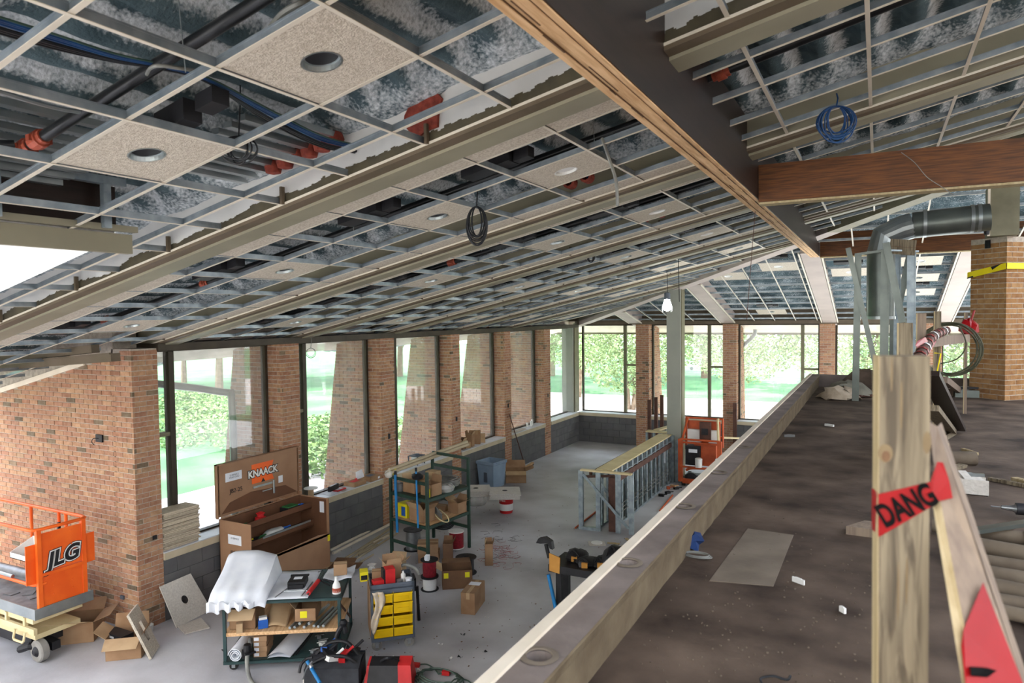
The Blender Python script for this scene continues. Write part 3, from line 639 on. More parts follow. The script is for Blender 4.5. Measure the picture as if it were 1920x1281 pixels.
# --- ceiling panels; light panels carry a round can hole
def panel(x0, x1, y0, y1, P, par, hole=False, mat='tile', d=.004, white=False):
    mb = MB(); g = .013; x0 += g; x1 -= g; y0 += g; y1 -= g; T = .016
    if not hole:
        mb.hexa([P(x0, y0, d), P(x1, y0, d), P(x1, y1, d), P(x0, y1, d)], [P(x0, y0, d+T), P(x1, y0, d+T), P(x1, y1, d+T), P(x0, y1, d+T)]); return part('ceiling_panel', mb, mat, par)
    N = 24; R = .085; cx, cy = (x0+x1)/2, (y0+y1)/2; out = []; inn = []
    for k in range(N):
        a = 2*math.pi*k/N; c, s = math.cos(a), math.sin(a); m = max(abs(c), abs(s)); out.append((cx+c/m*(x1-x0)/2, cy+s/m*(y1-y0)/2)); inn.append((cx+R*c, cy+R*s))
    V = [P(*q, d) for q in out]+[P(*q, d) for q in inn]+[P(*q, d+T) for q in inn]+[P(*q, d+T) for q in out]
    F = []
    for k in range(N): j = (k+1) % N; F += [(k, j, N+j, N+k), (N+k, N+j, 2*N+j, 2*N+k), (2*N+k, 2*N+j, 3*N+j, 3*N+k), (3*N+k, 3*N+j, j, k)]
    mb.add(V, F); o = part('ceiling_panel', mb, mat, par)
    q = MB(); V = []; ring = [(R+.006, d-.002), (R-.003, d-.002), (R-.005, d+.02), (R-.012, d+.021)]
    for rr_, dd in ring:
        for k in range(N): a = 2*math.pi*k/N; V.append(P(cx+rr_*math.cos(a), cy+rr_*math.sin(a), dd))
    q.add(V, [(i*N+k, i*N+(k+1) % N, (i+1)*N+(k+1) % N, (i+1)*N+k) for i in range(3) for k in range(N)], 0)
    c = part('light_can', q, 'white_plastic' if white else 'galv', o); part('can_inside', MB().add([P(cx+(R-.013)*math.cos(2*math.pi*k/N), cy+(R-.013)*math.sin(2*math.pi*k/N), d+(.015 if white else .0215)) for k in range(N)], [tuple(range(N))]), 'white_plastic' if white else 'black', o)
    return o
def canbox(x, y, P, par, s=1):
    "black driver box of a downlight lying over the grid"
    mb = MB(); w = .2*s; mb.hexa([P(x-w, y-.16*s, .045), P(x+w, y-.16*s, .045), P(x+w, y+.02, .045), P(x-w, y+.02, .045)], [P(x-w, y-.16*s, .15), P(x+w, y-.16*s, .15), P(x+w, y+.02, .15), P(x-w, y+.02, .15)]); mb.hexa([P(x+.21, y-.1, .045), P(x+.33, y-.1, .045), P(x+.33, y+.0, .045), P(x+.21, y+.0, .045)], [P(x+.21, y-.1, .12), P(x+.33, y-.1, .12), P(x+.33, y+.0, .12), P(x+.21, y+.0, .12)]); part('driver_box', mb, 'black', par)
panel(-2.46, -1.86, 2.06, 2.67, PL, ceil, True); panel(-3.66, -3.06, 2.06, 2.67, PL, ceil, True); q_ = PP(345, 225, .1); canbox(q_.x, q_.y, PL, ceil, .55); q_ = PP(262, 300, .1); canbox(q_.x+.1, q_.y-.1, PL, ceil, .4)
for k, y0, y1, rows in BAYS[2:]:
    xe = 21.2-y1+XW-.4
    for j in range(-11 if k < 3 else -10, 4):
        xa = -2.46+.6*(j-1)+0; xb = min(xa+.6, -1.15)
        if xb > xe or xb-xa < .05: continue
        if xa < XW-.1 and y1 > YL: continue
        if j not in (-4,) or k != 2: panel(xa, xb, y0-.01, rows[0], PL, ceil)      # narrow panels beside the far edge of the beam
        panel(xa, xb, rows[3], y1+.0, PL, ceil) if y1 < YL or xa > XW else None      # and along the near edge of the next
    for q, j in enumerate((1, -1, -4, -8)):
        xa = -2.46+.6*(j)-.0; 
        if j == 1: xa = -2.46
        else: xa = -2.46+.6*j*1.0-.0; xa = {-1: -3.66, -4: -5.46, -8: -7.86}[j]
        if xa+.6 > xe: continue
        panel(xa, xa+.6, rows[1], rows[2], PL, ceil, True, white=(k in (2, 3, 4) and q == 0)); canbox(xa-.1, rows[1]-.12, PL, ceil)
# --- far roof slope: beams, tees, panels
bx = []
for k, (px0, py0, px1, py1, lab) in enumerate([(1345, 548, 1365, 606, 'behind the grey column'), (1510, 490, 1556, 606, 'meeting the end of the laminated timber beam'), (1805, 475, 1768, 606, 'left of the brick chimney'), (1180, 590, 1192, 606, 'close to the corner post')]):
    x = AY(px1, 606, YF).x; bx.append(x); yb = max(hipY(x)+.1, 14.5)
    t = thing('roof_beam', 'pale boxed beam running up the far roof slope, %s' % lab, 'beam', (x, YF, 0))
    q = MB(); q.hexa([PB(x-.17, yb, -.06), PB(x+.17, yb, -.06), PB(x+.17, YF+.4, -.06), PB(x-.17, YF+.4, -.06)], [PB(x-.17, yb, .28), PB(x+.17, yb, .28), PB(x+.17, YF+.4, .28), PB(x-.17, YF+.4, .28)]); part('beam_box', q, 'pink_beam', t, local=False)
    q = MB(); q.bar(PB(x+.2, yb, -.05), PB(x+.2, YF, -.05), .03, .03); q.bar(PB(x-.2, yb, -.05), PB(x-.2, YF, -.05), .03, .03); part('edge_trim', q, 'tee', t, local=False)
r = random.Random(11)
gx = sorted(bx[k]+.2+.55*j for k in range(3) for j in range(1, 5))+[bx[3]+.6*j for j in (1, 2, 3)]+[bx[2]+.6*j for j in range(1, 5)]
for x in gx:
    if any(abs(x-b) < .25 for b in bx): continue
    tee('grid_tee', PB, PB(x, max(hipY(x)+.2, 8.6)), PB(x, YF), cbk)
y = YF-.25
while y > 9:
    x0 = max(XW+.3, XW+(YF+.2-y)+.3)
    if 4.2-x0 > .4: tee('grid_tee', PB, PB(x0, y, .002), PB(4.2, y, .002), cbk)
    y -= .61
for (px, py, w) in [(1458, 497, 1), (1370, 525, 1), (1595, 508, 1), (1448, 588, 0), (1726, 487, 1), (1722, 518, 0), (1718, 544, 0)]:
    d = _F+_R*((px-960)/FPX)-_U*((py-640.5)/FPX); tt = (3.827+.22*(YF+.2)-CZ)/(d.z+.22*d.y); p = CAM+d*tt; yy = YF-.25-.61*math.floor((YF-.25-p.y)/.61); panel(p.x-.38, p.x+.38, yy-.61, yy, PB, cbk, True, white=bool(w)); canbox(p.x-.1, yy-.75, PB, cbk)
# hip beam, following the fold between the slopes
def hp(s, d=0): return Vector((XW+s, YF+.2-s, 3.827+.22*s+d))
t = thing('hip_beam', 'pale olive hip beam along the fold between the two roof slopes', 'beam', hp(0))
q = MB(); q.bar(hp(-.2, -.02), hp(7.9, -.02), .26, .12); part('beam_box', q, 'pink_beam', t, local=False); q = MB(); q.bar(hp(7.9, -.02), hp(11.2, -.02), .26, .12); part('upper_box', q, 'olive_frame', t, local=False); q = MB(); q.bar(hp(-.2, .2), hp(11.2, .2), .16, .34); part('beam_web', q, 'olive_beam', t, local=False)
a, b = AY(-40, 691, 5.3), AY(217, 670, 5.3); q = MB(); q.bar(a, b, .12, .1); q.bar(a+Vector((0, -.07, .05)), b+Vector((0, -.07, .05)), .02, .02); q.bar(a+Vector((0, 0, .1)), b+Vector((-.4, 0, .1)), .1, .1); one('steel_channel', q, 'beam_edge', 'brown steel channel ending before the brick wall under the left roof edge', 'beam')
# timber ridge beam of laminated boards, dark veneer on its side, and two cross beams
BT = 5.151
tb = thing('timber_beam', 'long laminated timber beam with raw board edges below and dark veneered side', 'beam', (-1.1, 0, BT))
x0, x1, y1 = -1.131, -.976, 14.4; tl = .60
for k, (a, b, z) in enumerate([(x0, x0+.04, 0), (x0+.043, x0+.066, .006), (x0+.069, x0+.117, 0), (x0+.12, x1-.008, .004)]):
    q = MB(); q.b2(a, b, -1.5, y1, BT+z, BT+tl); part('laminated_board', q, 'wood_lam', tb, local=False)
q = MB()
for xx in (x0+.0405, x0+.066, x0+.117): q.b2(xx, xx+.004, -1.5, y1, BT+.003, BT+.05)
part('gaps', q, 'knot', tb, local=False, stuff=True)
q = MB(); q.b2(x1-.007, x1, -1.5, y1, BT+.012, BT+tl); part('veneer_side', q, 'veneer_dark', tb, local=False, label='dark brown veneered side')
q = MB(); r = random.Random(2)
for k in range(26):
    yy = .8+k*.34+r.uniform(-.1, .1); xx = r.choice([x0+.041, x0+.067, x0+.118]); q.box((xx, yy, BT-.0005), (r.uniform(.003, .007), r.uniform(.08, .4), .003))
part('cracks', q, 'knot', tb, local=False, stuff=True)
def crossbeam(lab, y, z, z1, xe):
    t = thing('timber_beam', lab, 'beam', (x1, y, z)); q = MB(); q.b2(x1+.004, xe, y, y+.13, z+.02, z1); part('veneer_face', q, 'veneer', t, local=False)
    q = MB(); q.b2(x1+.004, xe, y+.006, y+.16, z, z+.018); part('bottom_board', q, 'pine_pale', t, local=False, label='pale raw board edge'); return t
zc = AY(1640, 366, 6.74).z; z2 = AY(1640, 287, 6.74).z
crossbeam('stained wood veneer beam crossing to the right with a wire across it', 6.74, zc, z2, 5.5)
zc2 = AY(1660, 478, 14.4).z; z22 = AY(1620, 432, 14.4).z
crossbeam('stained wood veneer beam behind the bare metal studs', 14.4, zc2, z22, 6)
q = MB(); q.tube(curve([AY(1690, 286, 6.72), AY(1715, 305, 6.68), AY(1738, 332, 6.67), AY(1765, 350, 6.67), AY(1788, 366, 6.67)], 5), .003, 5); one('wire', q, 'cable_grey', 'thin grey wire hanging across the stained cross beam', 'wire')
# grey column carrying the hip
d = 4.2; cpt = hp(d)
mb = MB(); w = .17; ca = math.radians(0); mb.b2(cpt.x-w, cpt.x+w, cpt.y-w, cpt.y+w, 0, cpt.z-.02); 
gc = thing('column', 'grey square metal column standing behind the far orange lift', 'column', (cpt.x, cpt.y, 0)); part('shaft', mb, 'gray_column', gc, local=False)
mb = MB(); mb.b2(cpt.x+w, cpt.x+w+.02, cpt.y-w+.05, cpt.y+w, 0, cpt.z-.02); part('flange', mb, 'olive_frame', gc, local=False)
mb = MB(); pp = AY(1297, 691, cpt.y-w); mb.lathe([(.04, 0), (.04, .012)], (pp.x, cpt.y-w-.012, pp.z), 14, R=Matrix.Rotation(-math.pi/2, 3, 'X')); part('paper_sticker', mb, 'white_paper', gc, local=False)
# ------------------------------------------------------------------ services in the ceiling
def pipe(lab, a, b, r, mat='black_pipe', name='sprinkler_pipe', cat='pipe', coup=(), cm='orange_fit'):
    a = Vector(a); b = Vector(b); t = thing(name, lab, cat, a); q = MB(); q.tube([a, b], r, 12); part('pipe', q, mat, t, local=False, smooth=True)
    for k in coup: q = MB(); p = a.lerp(b, k); u = (b-a).normalized(); q.tube([p-u*.055, p-u*.03, p-u*.028, p+u*.028, p+u*.03, p+u*.055], [r*1.25, r*1.25, r*1.55, r*1.55, r*1.25, r*1.25], 12); q.bar(p-Vector((0, r*1.9, 0)), p+Vector((0, r*1.9, 0)), .03, .03); part('coupling', q, cm, t, local=False, label='orange red coupling')
    return t
pipe('black sprinkler pipe with orange couplings over the nearest open grid', PP(40, 283, .15), PP(520, -20, .15), .03, coup=(.02, .09))
pipe('black sprinkler pipe end running out of the frame at the left edge', PP(-60, 272, .15), PP(28, 272, .15), .026)
for k in range(1, 6):
    y = 4.97+2.54*(k-1); xe = min(-1.25, 21.2-y+XW-.6)
    pipe('black pipe above the open grid, %s bay from the camera' % ordn[k], PL(-8.3, y, .14), PL(xe, y, .14), .033, coup=(.06, .3) if k == 1 else (.5,) if k == 2 else ()); pipe('thin conduit beside the black pipe, %s bay from the camera' % ordn[k], PL(-8.3, y+.11, .16), PL(xe, y+.11, .16), .014, 'galv', 'conduit', 'conduit')
pipe('black pipe with one orange coupling over the right part of the ceiling', PP(1270, 168, .14), PP(1800, -45, .14), .034, coup=(.18,))
def cable(lab, pts, r, mat, name='cable', cat='cable', n=5, group=None): q = MB(); q.tube(curve(pts, n), r, 6); return one(name, q, mat, lab, cat, group, smooth=True)
for k, (mat, dx, lab) in enumerate([('cable_blue', 0, 'blue data cable run above the nearest open grid'), ('cable_black', 14, 'black cable run beside the blue one above the nearest grid'), ('cable_black', 24, 'thin black cable sagging under the cable run above the nearest grid'), ('cable_green', -7, 'dark green cable run beside the blue one above the nearest grid'), ('cable_blue', 5, 'second blue cable of the run above the nearest grid'), ('cable_black', 18, 'second black cable of the run above the nearest grid'), ('cable_blue', -3, 'third blue cable of the run above the nearest grid')]):
    cable(lab, [PP(-30, 30+dx, .15), PP(95, 68+dx*.9, .15), PP(215, 104+dx*.5, .15), PP(300, 122+dx*.3, .15), PP(390, 148+dx*.3, .14), PP(500, 208+dx*.8, .13), PP(600, 258+dx*.7, .13), PP(668, 275+dx*.5, .14)], .008 if k not in (2, 3) else .005, mat)
def rustpatch(lab, x0, x1, y, z0, z1, seed=0):
    r = random.Random(seed); q = MB(); N = 14; cx, cz = (x0+x1)/2, (z0+z1)/2; pts = []
    for i in range(N): a = 2*math.pi*i/N; k = 1+r.uniform(-.16, .12); m = max(abs(math.cos(a)), abs(math.sin(a)))**.7; x = cx+(x1-x0)/2*math.cos(a)/m*k; pts.append(PL(x, y, cz+(z1-z0)/2*math.sin(a)/m*k))
    q.ext(pts, (0, .02, 0)); one('fire_seal', q, 'rust_seal', lab, 'sealant')
rustpatch('big rust red fire seal patch on the drywall of the nearest beam', -2.6, -2.33, YB[2]-.035, .07, .28, 1)
for k in range(6): x = -3.1-.11*k; q = MB(); p = PL(x, 3.5, .24); q.lathe([(.01, -.05), (.05, -.04), (.06, 0), (.045, .04), (.02, .05)], p, 10); one('fire_seal', q, 'rust_seal', 'rust red fire seal lump plugging a deck flute, %s from the right' % ORD[k], 'sealant', 'seal lumps over the nearest beam', smooth=True)
for k in range(9):
    x = -3.1-.11*k; q = MB(); q.bar(PL(x, 2.85, .26), PL(x, 3.55, .26), .06, .035); one('deck_rib', q, 'galv', 'bare galvanised deck rib beside the fire seals, %s from the right' % ORD[k], 'deck rib', 'bare deck ribs near the fire seals')
for k in range(8):
    x = -3.7-.12*k; q = MB(); q.bar(PL(x, 1.5, .27), PL(x, 2.6, .27), .06, .035); one('deck_rib', q, 'galv', 'bare galvanised deck rib above the orange pipe couplings, %s from the right' % ORD[k], 'deck rib', 'bare deck ribs behind the couplings')
for k, (x, yk, lab) in enumerate([(-2.42, 5.72, 'orange sealed sleeve with cables in the second bay, left one of two'), (-2.26, 5.72, 'orange sealed sleeve with cables in the second bay, right one of two'), (-2.5, 8.2, 'orange sealed sleeve in the third bay, left one of two'), (-2.3, 8.2, 'orange sealed sleeve in the third bay, right one of two'), (-2.55, 10.75, 'orange sealed sleeve in the fourth bay')]):
    t = thing('pipe_sleeve', lab, 'sleeve', PL(x, yk, .1)); q = MB(); q.lathe([(.05, 0), (.055, .01), (.055, .1), (.05, .1), (.034, .1), (.034, .02)], PL(x, yk+.1, .11), 14, R=Matrix.Rotation(math.pi/2, 3, 'X')); part('collar', q, 'rust_seal', t, local=False); q = MB(); q.tube([PL(x, yk-.45, .2), PL(x, yk-.1, .13), PL(x, yk+.08, .11)], .014, 6); part('cable_end', q, 'cable_blue' if k % 2 else 'cable_black', t, local=False)
# cable coils hanging from the grid
def hangcoil(lab, p, rx, rz, r, turns, mat, drop=0, seed=1, yaw=.5):
    p = Vector(p); t = thing('cable_coil', lab, 'cable', p); R = Matrix.Rotation(yaw, 3, 'Z') @ Matrix.Rotation(math.pi/2, 3, 'X'); q = MB(); rr = random.Random(seed)
    for k in range(turns): R2 = Matrix.Rotation(yaw+rr.uniform(-.3, .3), 3, 'Z') @ Matrix.Rotation(math.pi/2, 3, 'X'); a = rr.uniform(.55, 1.25); zz_ = rr.uniform(.75, 1.1); q.tube([p+R2 @ Vector((rx*a*math.cos(2*math.pi*i/22), rz*zz_*math.sin(2*math.pi*i/22)+rz*(1-zz_), rr.uniform(-.003, .003))) for i in range(22)], r, 6, closed=True)
    part('loops', q, mat, t, local=False, smooth=True)
    if drop: q = MB(); q.tube([p+Vector((0, 0, rz*.95)), p+Vector((.01, .01, rz+drop*.6)), p+Vector((0, .02, rz+drop))], r, 6); part('tail', q, mat, t, local=False)
    return t
hangcoil('bundle of black cable loops hanging below the second ceiling bay', AY(894, 422, 5.02), .075, .15, .006, 9, 'cable_black', .32, 1, .48)
hangcoil('flat coil of thin black cable lying in the nearest open grid', PL(-3.1, 2.73, .02), .085, .07, .004, 6, 'cable_black', .35, 4, .4)
hangcoil('coil of blue cable hanging from the right part of the ceiling', AY(1568, 232, 5.85), .12, .13, .006, 9, 'cable_blue', .1, 3, .5)
hangcoil('small black cable coil hanging in the fourth ceiling bay', AY(1108, 482, 9.0), .05, .065, .006, 5, 'cable_black', .2, 5, .5)
hangcoil('small coil of grey wire hanging at the second pier window', AY(583, 663, 8.9), .075, .09, .004, 3, 'cable_grey', .3, 6, .9)
hangcoil('loop of thin wire hanging in the fifth left window', AY(974, 638, 18.0), .11, .22, .004, 1, 'cable_grey', .15, 7, .9)
cable('short grey flexible conduit hanging down from the second ceiling bay', [PL(-1.75, 4.76, .05), AY(1143, 300, 4.75), AY(1155, 340, 4.75), AY(1158, 386, 4.75)], .012, 'cable_grey', 'conduit', 'conduit')
cable('silvery flexible conduit looping over the nearest open grid', [PP(275, 140, .13), PP(282, 128, .1), PP(300, 123, .09), PP(335, 128, .09), PP(365, 132, .1)], .008, 'cable_grey', 'conduit', 'conduit')
cable('silvery flexible conduit at the upper left over the grid', [PP(-10, 168, .1), PP(60, 190, .09), PP(110, 203, .09), PP(150, 210, .1)], .011, 'galv', 'conduit', 'conduit')
cable('ribbed conduit lying beside the large light panel', [PP(508, 50, .1), PP(530, 25, .09), PP(560, 8, .09), PP(590, 2, .12)], .013, 'cable_grey', 'conduit', 'conduit')
cable('thin dark wire hanging straight down near the timber beam', [AY(1416, 396, 7.0), AY(1410, 470, 7.0), AY(1400, 600, 7.0)], .003, 'iron_brown', 'wire', 'wire')
cable('black cable end hanging in front of the grey column', [AY(1272, 486, 11.5), AY(1272.5, 520, 11.5), AY(1274, 566, 11.5)], .006, 'cable_black')
# temporary work light
p = AY(1251, 573, 13.5); t = thing('work_light', 'glowing temporary work lamp hanging in front of the grey column', 'lamp', p)
q = MB(); q.tube([p+Vector((0, 0, .62)), p+Vector((.01, 0, .3)), p+Vector((0, 0, .22))], .006, 6); part('cord', q, 'cable_black', t, local=False)
q = MB(); q.lathe([(.03, .14), (.06, .12), (.06, .24), (.03, .26)], p, 12); part('socket', q, 'cart_grey', t, local=False)
q = MB(); q.lathe([(.02, .13), (.05, .08), (.085, 0), (.075, -.07), (.02, -.11)], p, 14); part('bulb', q, 'bulb_glow', t, local=False, smooth=True)
q = MB()
for k in range(6): a = k*math.pi/3; q.tube([p+Vector((.05*math.cos(a), .05*math.sin(a), .13)), p+Vector((.1*math.cos(a), .1*math.sin(a), -.04)), p+Vector((.09*math.cos(a), .09*math.sin(a), -.13))], .003, 4)
part('wire_guard', q, 'steel', t, local=False, stuff=True)
r = random.Random(6)
# hanger wires
for k, (px, py, X) in enumerate([(1110, 250, -1.8), (1270, 310, -1.6), (335, 60, -2.6), (660, 470, -4.1), (1180, 330, -2.0), (900, 470, -4.0)]):
    p = AX(px, py, X); q = MB(); q.tube([PL(p.x, p.y, .36), PL(p.x+.01, p.y+.02, .02)], .0025, 5); one('hanger_wire', q, 'galv', 'thin hanger wire between deck and ceiling grid', 'wire', 'ceiling hanger wires')
# ------------------------------------------------------------------ things on the lower floor
def carton(lab, loc, rz, d, flaps=(), mat='kraft', tape=True, tilt=None, group=None, name='cardboard_box'):
    "box of card; flaps = angles of the flaps at +x -x +y -y (degrees from upright, None = missing); () = closed"
    L, W, H = d; t = thing(name, lab, 'box', loc, rz, group); q = MB(); k = .004
    if flaps:
        q.b2(-L/2, L/2, -W/2, W/2, 0, k); q.b2(-L/2, L/2, -W/2, -W/2+k, 0, H); q.b2(-L/2, L/2, W/2-k, W/2, 0, H); q.b2(-L/2, -L/2+k, -W/2, W/2, 0, H); q.b2(L/2-k, L/2, -W/2, W/2, 0, H)
        part('body', q, mat, t)
        for i, a in enumerate(flaps):
            if a is None: continue
            a = math.radians(a); sx = (1, -1, 0, 0)[i]; sy = (0, 0, 1, -1)[i]; f = (W if i < 2 else L)*.48; f = min(f, W*.5)
            o = Vector((sx*L/2, sy*W/2, H)); u = Vector((0, 1, 0)) if i < 2 else Vector((1, 0, 0)); w = Vector((sx*math.sin(a), sy*math.sin(a), math.cos(a))); hw = (W if i < 2 else L)/2
            n = u.cross(w)*k; q = MB(); q.ext([o-u*hw, o+u*hw, o+u*(hw-.01)+w*f, o-u*(hw-.01)+w*f], n); part('flap', q, 'kraft_light' if i % 2 else mat, t)
    else:
        q.b2(-L/2, L/2, -W/2, W/2, 0, H); part('body', q, mat, t)
        if tape: q = MB(); q.b2(-L/2-.001, L/2+.001, -.025, .025, H, H+.001); q.b2(-L/2-.0015, -L/2, -.025, .025, H*.7, H+.001); q.b2(L/2, L/2+.0015, -.025, .025, H*.7, H+.001); part('tape', q, 'kraft_light', t)
    return t
# --- orange scissor lift at the left edge
c = AY(67, 1165, 4.6); X0, Y0, Y1 = c.x, 4.6, 5.27; D0 = c.z+.05; XL = X0-2.4
t = thing('scissor_lift', 'orange scissor lift with a grey platform and cream base in front of the brick wall', 'lift', (X0-1.0, 4.9, 0))
def lp(n, q, m, lab=None, par=None, sm=False): return part(n, q, m, par or t, local=False, label=lab, smooth=sm)
q = MB(); q.b2(XL, X0, Y0, Y1, D0-.03, D0); lp('platform', q, 'deck_metal')
for a, b, nm in [((X0, Y0-.01), (X0, Y1+.02), 1), ((XL, Y0), (X0, Y0), 2), ((XL, Y1), (X0, Y1), 3)]: q = MB(); q.bar((*a, D0+.02), (*b, D0+.02), .012, .13); lp('toe_board', q, 'galv')
RT = D0+1.02; r_ = .021
q = MB(); q.tube([(XL, Y0+.02, RT), (X0-.16, Y0+.02, RT), (X0-.06, Y0+.03, RT), (X0-.02, Y0+.09, RT), (X0-.02, Y1-.08, RT), (X0-.06, Y1-.02, RT), (X0-.16, Y1, RT), (XL, Y1, RT)], r_, 10); lp('top_rail', q, 'orange_lift', sm=True)
q = MB(); q.tube([(XL, Y0+.02, D0+.36), (X0-.2, Y0+.02, D0+.36), (X0-.07, Y0+.03, D0+.36), (X0-.02, Y0+.08, D0+.36), (X0-.02, Y0+.14, D0+.36)], r_, 10); lp('mid_rail', q, 'orange_lift', sm=True); q = MB(); q.tube([(XL, Y0+.02, D0+.4), (X0-.5, Y0+.02, D0+.4)], .022, 8); lp('rail_sleeve', q, 'galv')
for y in (Y0+.07, Y1-.07): q = MB(); q.b2(X0-.045, X0+.0, y-.025, y+.025, D0-.02, RT); lp('gate_post', q, 'orange_lift')
q = MB(); q.b2(X0-.025, X0-.015, Y0+.1, Y1-.1, D0+.04, D0+.47); lp('gate_panel', q, 'orange_lift'); q = MB(); q.b2(X0-.025, X0-.013, Y0+.1, Y1-.1, D0+.5, RT-.05); gp = lp('gate_panel', q, 'orange_lift')
q = MB(); q.b2(X0-.04, X0+.012, Y0+.09, Y1-.09, D0+.455, D0+.49); lp('gate_rail', q, 'orange_lift')
q = MB(); q.b2(X0-.03, X0-.02, Y1-.08, Y1+.07, D0+.45, RT-.2); q.b2(X0-.06, X0-.05, Y0-.06, Y0+.08, D0+.38, D0+.85); lp('gate_bracket', q, 'orange_lift')
q = MB()
for y in (Y0+.22, Y1-.22):
    for z in (D0+.2, D0+.3, D0+.75, D0+.92): q.lathe([(.011, 0), (.008, .005)], (X0-.012, y, z), 8, R=Matrix.Rotation(math.pi/2, 3, 'Y'))
lp('bolts', q, 'orange_lift')
inv = ROOT[t.name].inverted()
for sz, off, mt, dx in ((.255, .03, 'black', .002), (.255, .022, 'white_plastic', .003), (.255, .009, 'black', .004)):
    text('logo_letters', 'JLG', sz, inv @ frame3((X0-.012+dx, (Y0+Y1)/2+.005, D0+.625), (0, 1, .1), (0, -.0, 1)), mt, gp, off=off, shear=.28, sx=1.0)
for x in (X0-.5, X0-1.3): q = MB(); q.tube([(x, Y1, D0), (x, Y1, RT-.02)], r_, 8); lp('post', q, 'orange_lift', sm=True)
q = MB(); q.tube([(X0-.62, Y1-.02, RT), (X0-.62, Y1-.02, RT-.13)], .02, 8); q.bar((X0-.62, Y1-.02, RT-.13), (X0-.62, Y1-.03, RT-.3), .03, .03, 1); lp('latch', q, ['orange_lift', 'black'])
# white control tray and roller on the platform
tr = thing('tool_tray', 'white open tool tray with a red plug hung on the lift rail', 'tray', (X0-.75, Y0+.2, D0+.5)); q = MB()
a = AY(45, 1010, Y0+.12); 
def tray(x0, x1, y0, y1, z): 
    q = MB(); q.b2(x0, x1, y0, y1, z, z+.01); q.b2(x0, x1, y0, y0+.008, z, z+.07); q.ext([(x1-.008, y0, z), (x1-.008, y1, z), (x1-.008, y1, z+.2), (x1-.008, y0, z+.07)], (.008, 0, 0)); q.ext([(x0, y0, z), (x0, y1, z), (x0, y1, z+.2), (x0, y0, z+.07)], (.008, 0, 0)); q.b2(x0, x1, y1-.008, y1, z, z+.2); return q
q = tray(X0-.75, X0-.13, Y0+.12, Y0+.4, D0+.56); part('tray', q, 'white_plastic', tr, local=False); q = MB(); q.lathe([(.0, .0), (.035, .01), (.035, .03), (.012, .05), (.012, .09)], (X0-.33, Y0+.22, D0+.57), 10); part('plug', q, 'red', tr, local=False, label='red plug')
q = MB(); q.tube([(XL, Y1-.2, D0+.16), (X0-.15, Y1-.12, D0+.16)], .06, 12); one('metal_roll', q, 'deck_metal', 'dull metal roll lying along the lift platform', 'roll', smooth=True)
r = random.Random(1)
for k in range(5): q = MB(); q.box((X0-.25-.2*k, Y0+.25+r.uniform(0, .2), D0+.006), (.16, .12, .01), r.uniform(0, 3)); one('metal_plate', q, 'deck_metal', 'loose grey plate lying on the lift platform', 'plate', 'plates on the lift platform')
# base: cream frame, wheels
q = MB(); q.b2(XL, X0-.12, Y0+.03, Y1-.05, D0-.13, D0-.07); q.b2(XL, X0-.05, Y0+.0, Y0+.04, D0-.24, D0-.17); q.b2(XL, X0-.12, Y0+.05, Y1-.08, D0-.33, D0-.27)
for k in range(5): q.b2(X0-.3-.4*k, X0-.26-.4*k, Y0+.01, Y0+.05, D0-.24, D0-.07)
lp('scissor_frame', q, 'cream_paint')
q = MB(); q.tube([(X0-.42, Y0-.02, D0-.22), (X0-.42, Y0-.04, D0-.32), (X0-.4, Y0-.04, D0-.34), (X0-.22, Y0-.04, D0-.34), (X0-.2, Y0-.04, D0-.32), (X0-.2, Y0-.02, D0-.22)], .014, 8); lp('step_loop', q, 'cream_paint', sm=True)
q = MB(); q.b2(XL, X0-.3, Y0+.1, Y1-.08, .12, D0-.34); lp('chassis', q, 'black')
for x, y in ((X0-.12, Y0+.1), (X0-.55, Y1-.1), (X0-1.6, Y0+.1), (X0-1.6, Y1-.1)):
    w = None; q = MB(); R = Matrix.Rotation(math.pi/2, 3, 'X'); q.lathe([(.07, -.05), (.12, -.05), (.135, -.035), (.135, .035), (.12, .05), (.07, .05)], (x, y, .135), 20, R=R); w = lp('wheel', q, 'wheel_grey', sm=True); q = MB(); q.lathe([(.02, -.06), (.07, -.045), (.07, .045), (.03, .08)], (x, y, .135), 14, R=R); part('hub', q, 'black', w, local=False)
q = MB(); q.b2(X0-.3, X0-.05, Y0+.2, Y0+.3, .1, .2); q.tube([(X0-.4, Y0+.02, .12), (X0-.25, Y0+.05, .18), (X0-.12, Y0+.2, .14)], .045, 8); lp('steering', q, 'black')
# --- cartons and panels near the first pier
b = AZ(146, 1206); carton('open cardboard box with spread flaps half behind the lift, by the brick wall', (b.x-.18, b.y+.1, 0), .72, (.52, .42, .26), (70, 75, 62, 66))
b = AZ(215, 1240); carton('open cardboard box with black strip in it between lift and leaning panels', ((AZ(180, 1244).x+AZ(252, 1237).x)/2-.05, (AZ(180, 1244).y+AZ(252, 1237).y)/2+.2, 0), math.atan2(AZ(252, 1237).y-AZ(180, 1244).y, AZ(252, 1237).x-AZ(180, 1244).x), (.4, .34, .27), (30, 55, 10, 118))
p = AZ(214, 1192, .26); q = MB(); q.b2(p.x-.19, p.x+.17, p.y-.02, p.y+.14, .2, .28); q.b2(p.x-.1, p.x+.02, p.y-.022, p.y-.02, .23, .255, 1); one('light_fixture', q, ['black', 'white_paper'], 'black light housing with a white sticker lying in the open cardboard box', 'fixture')
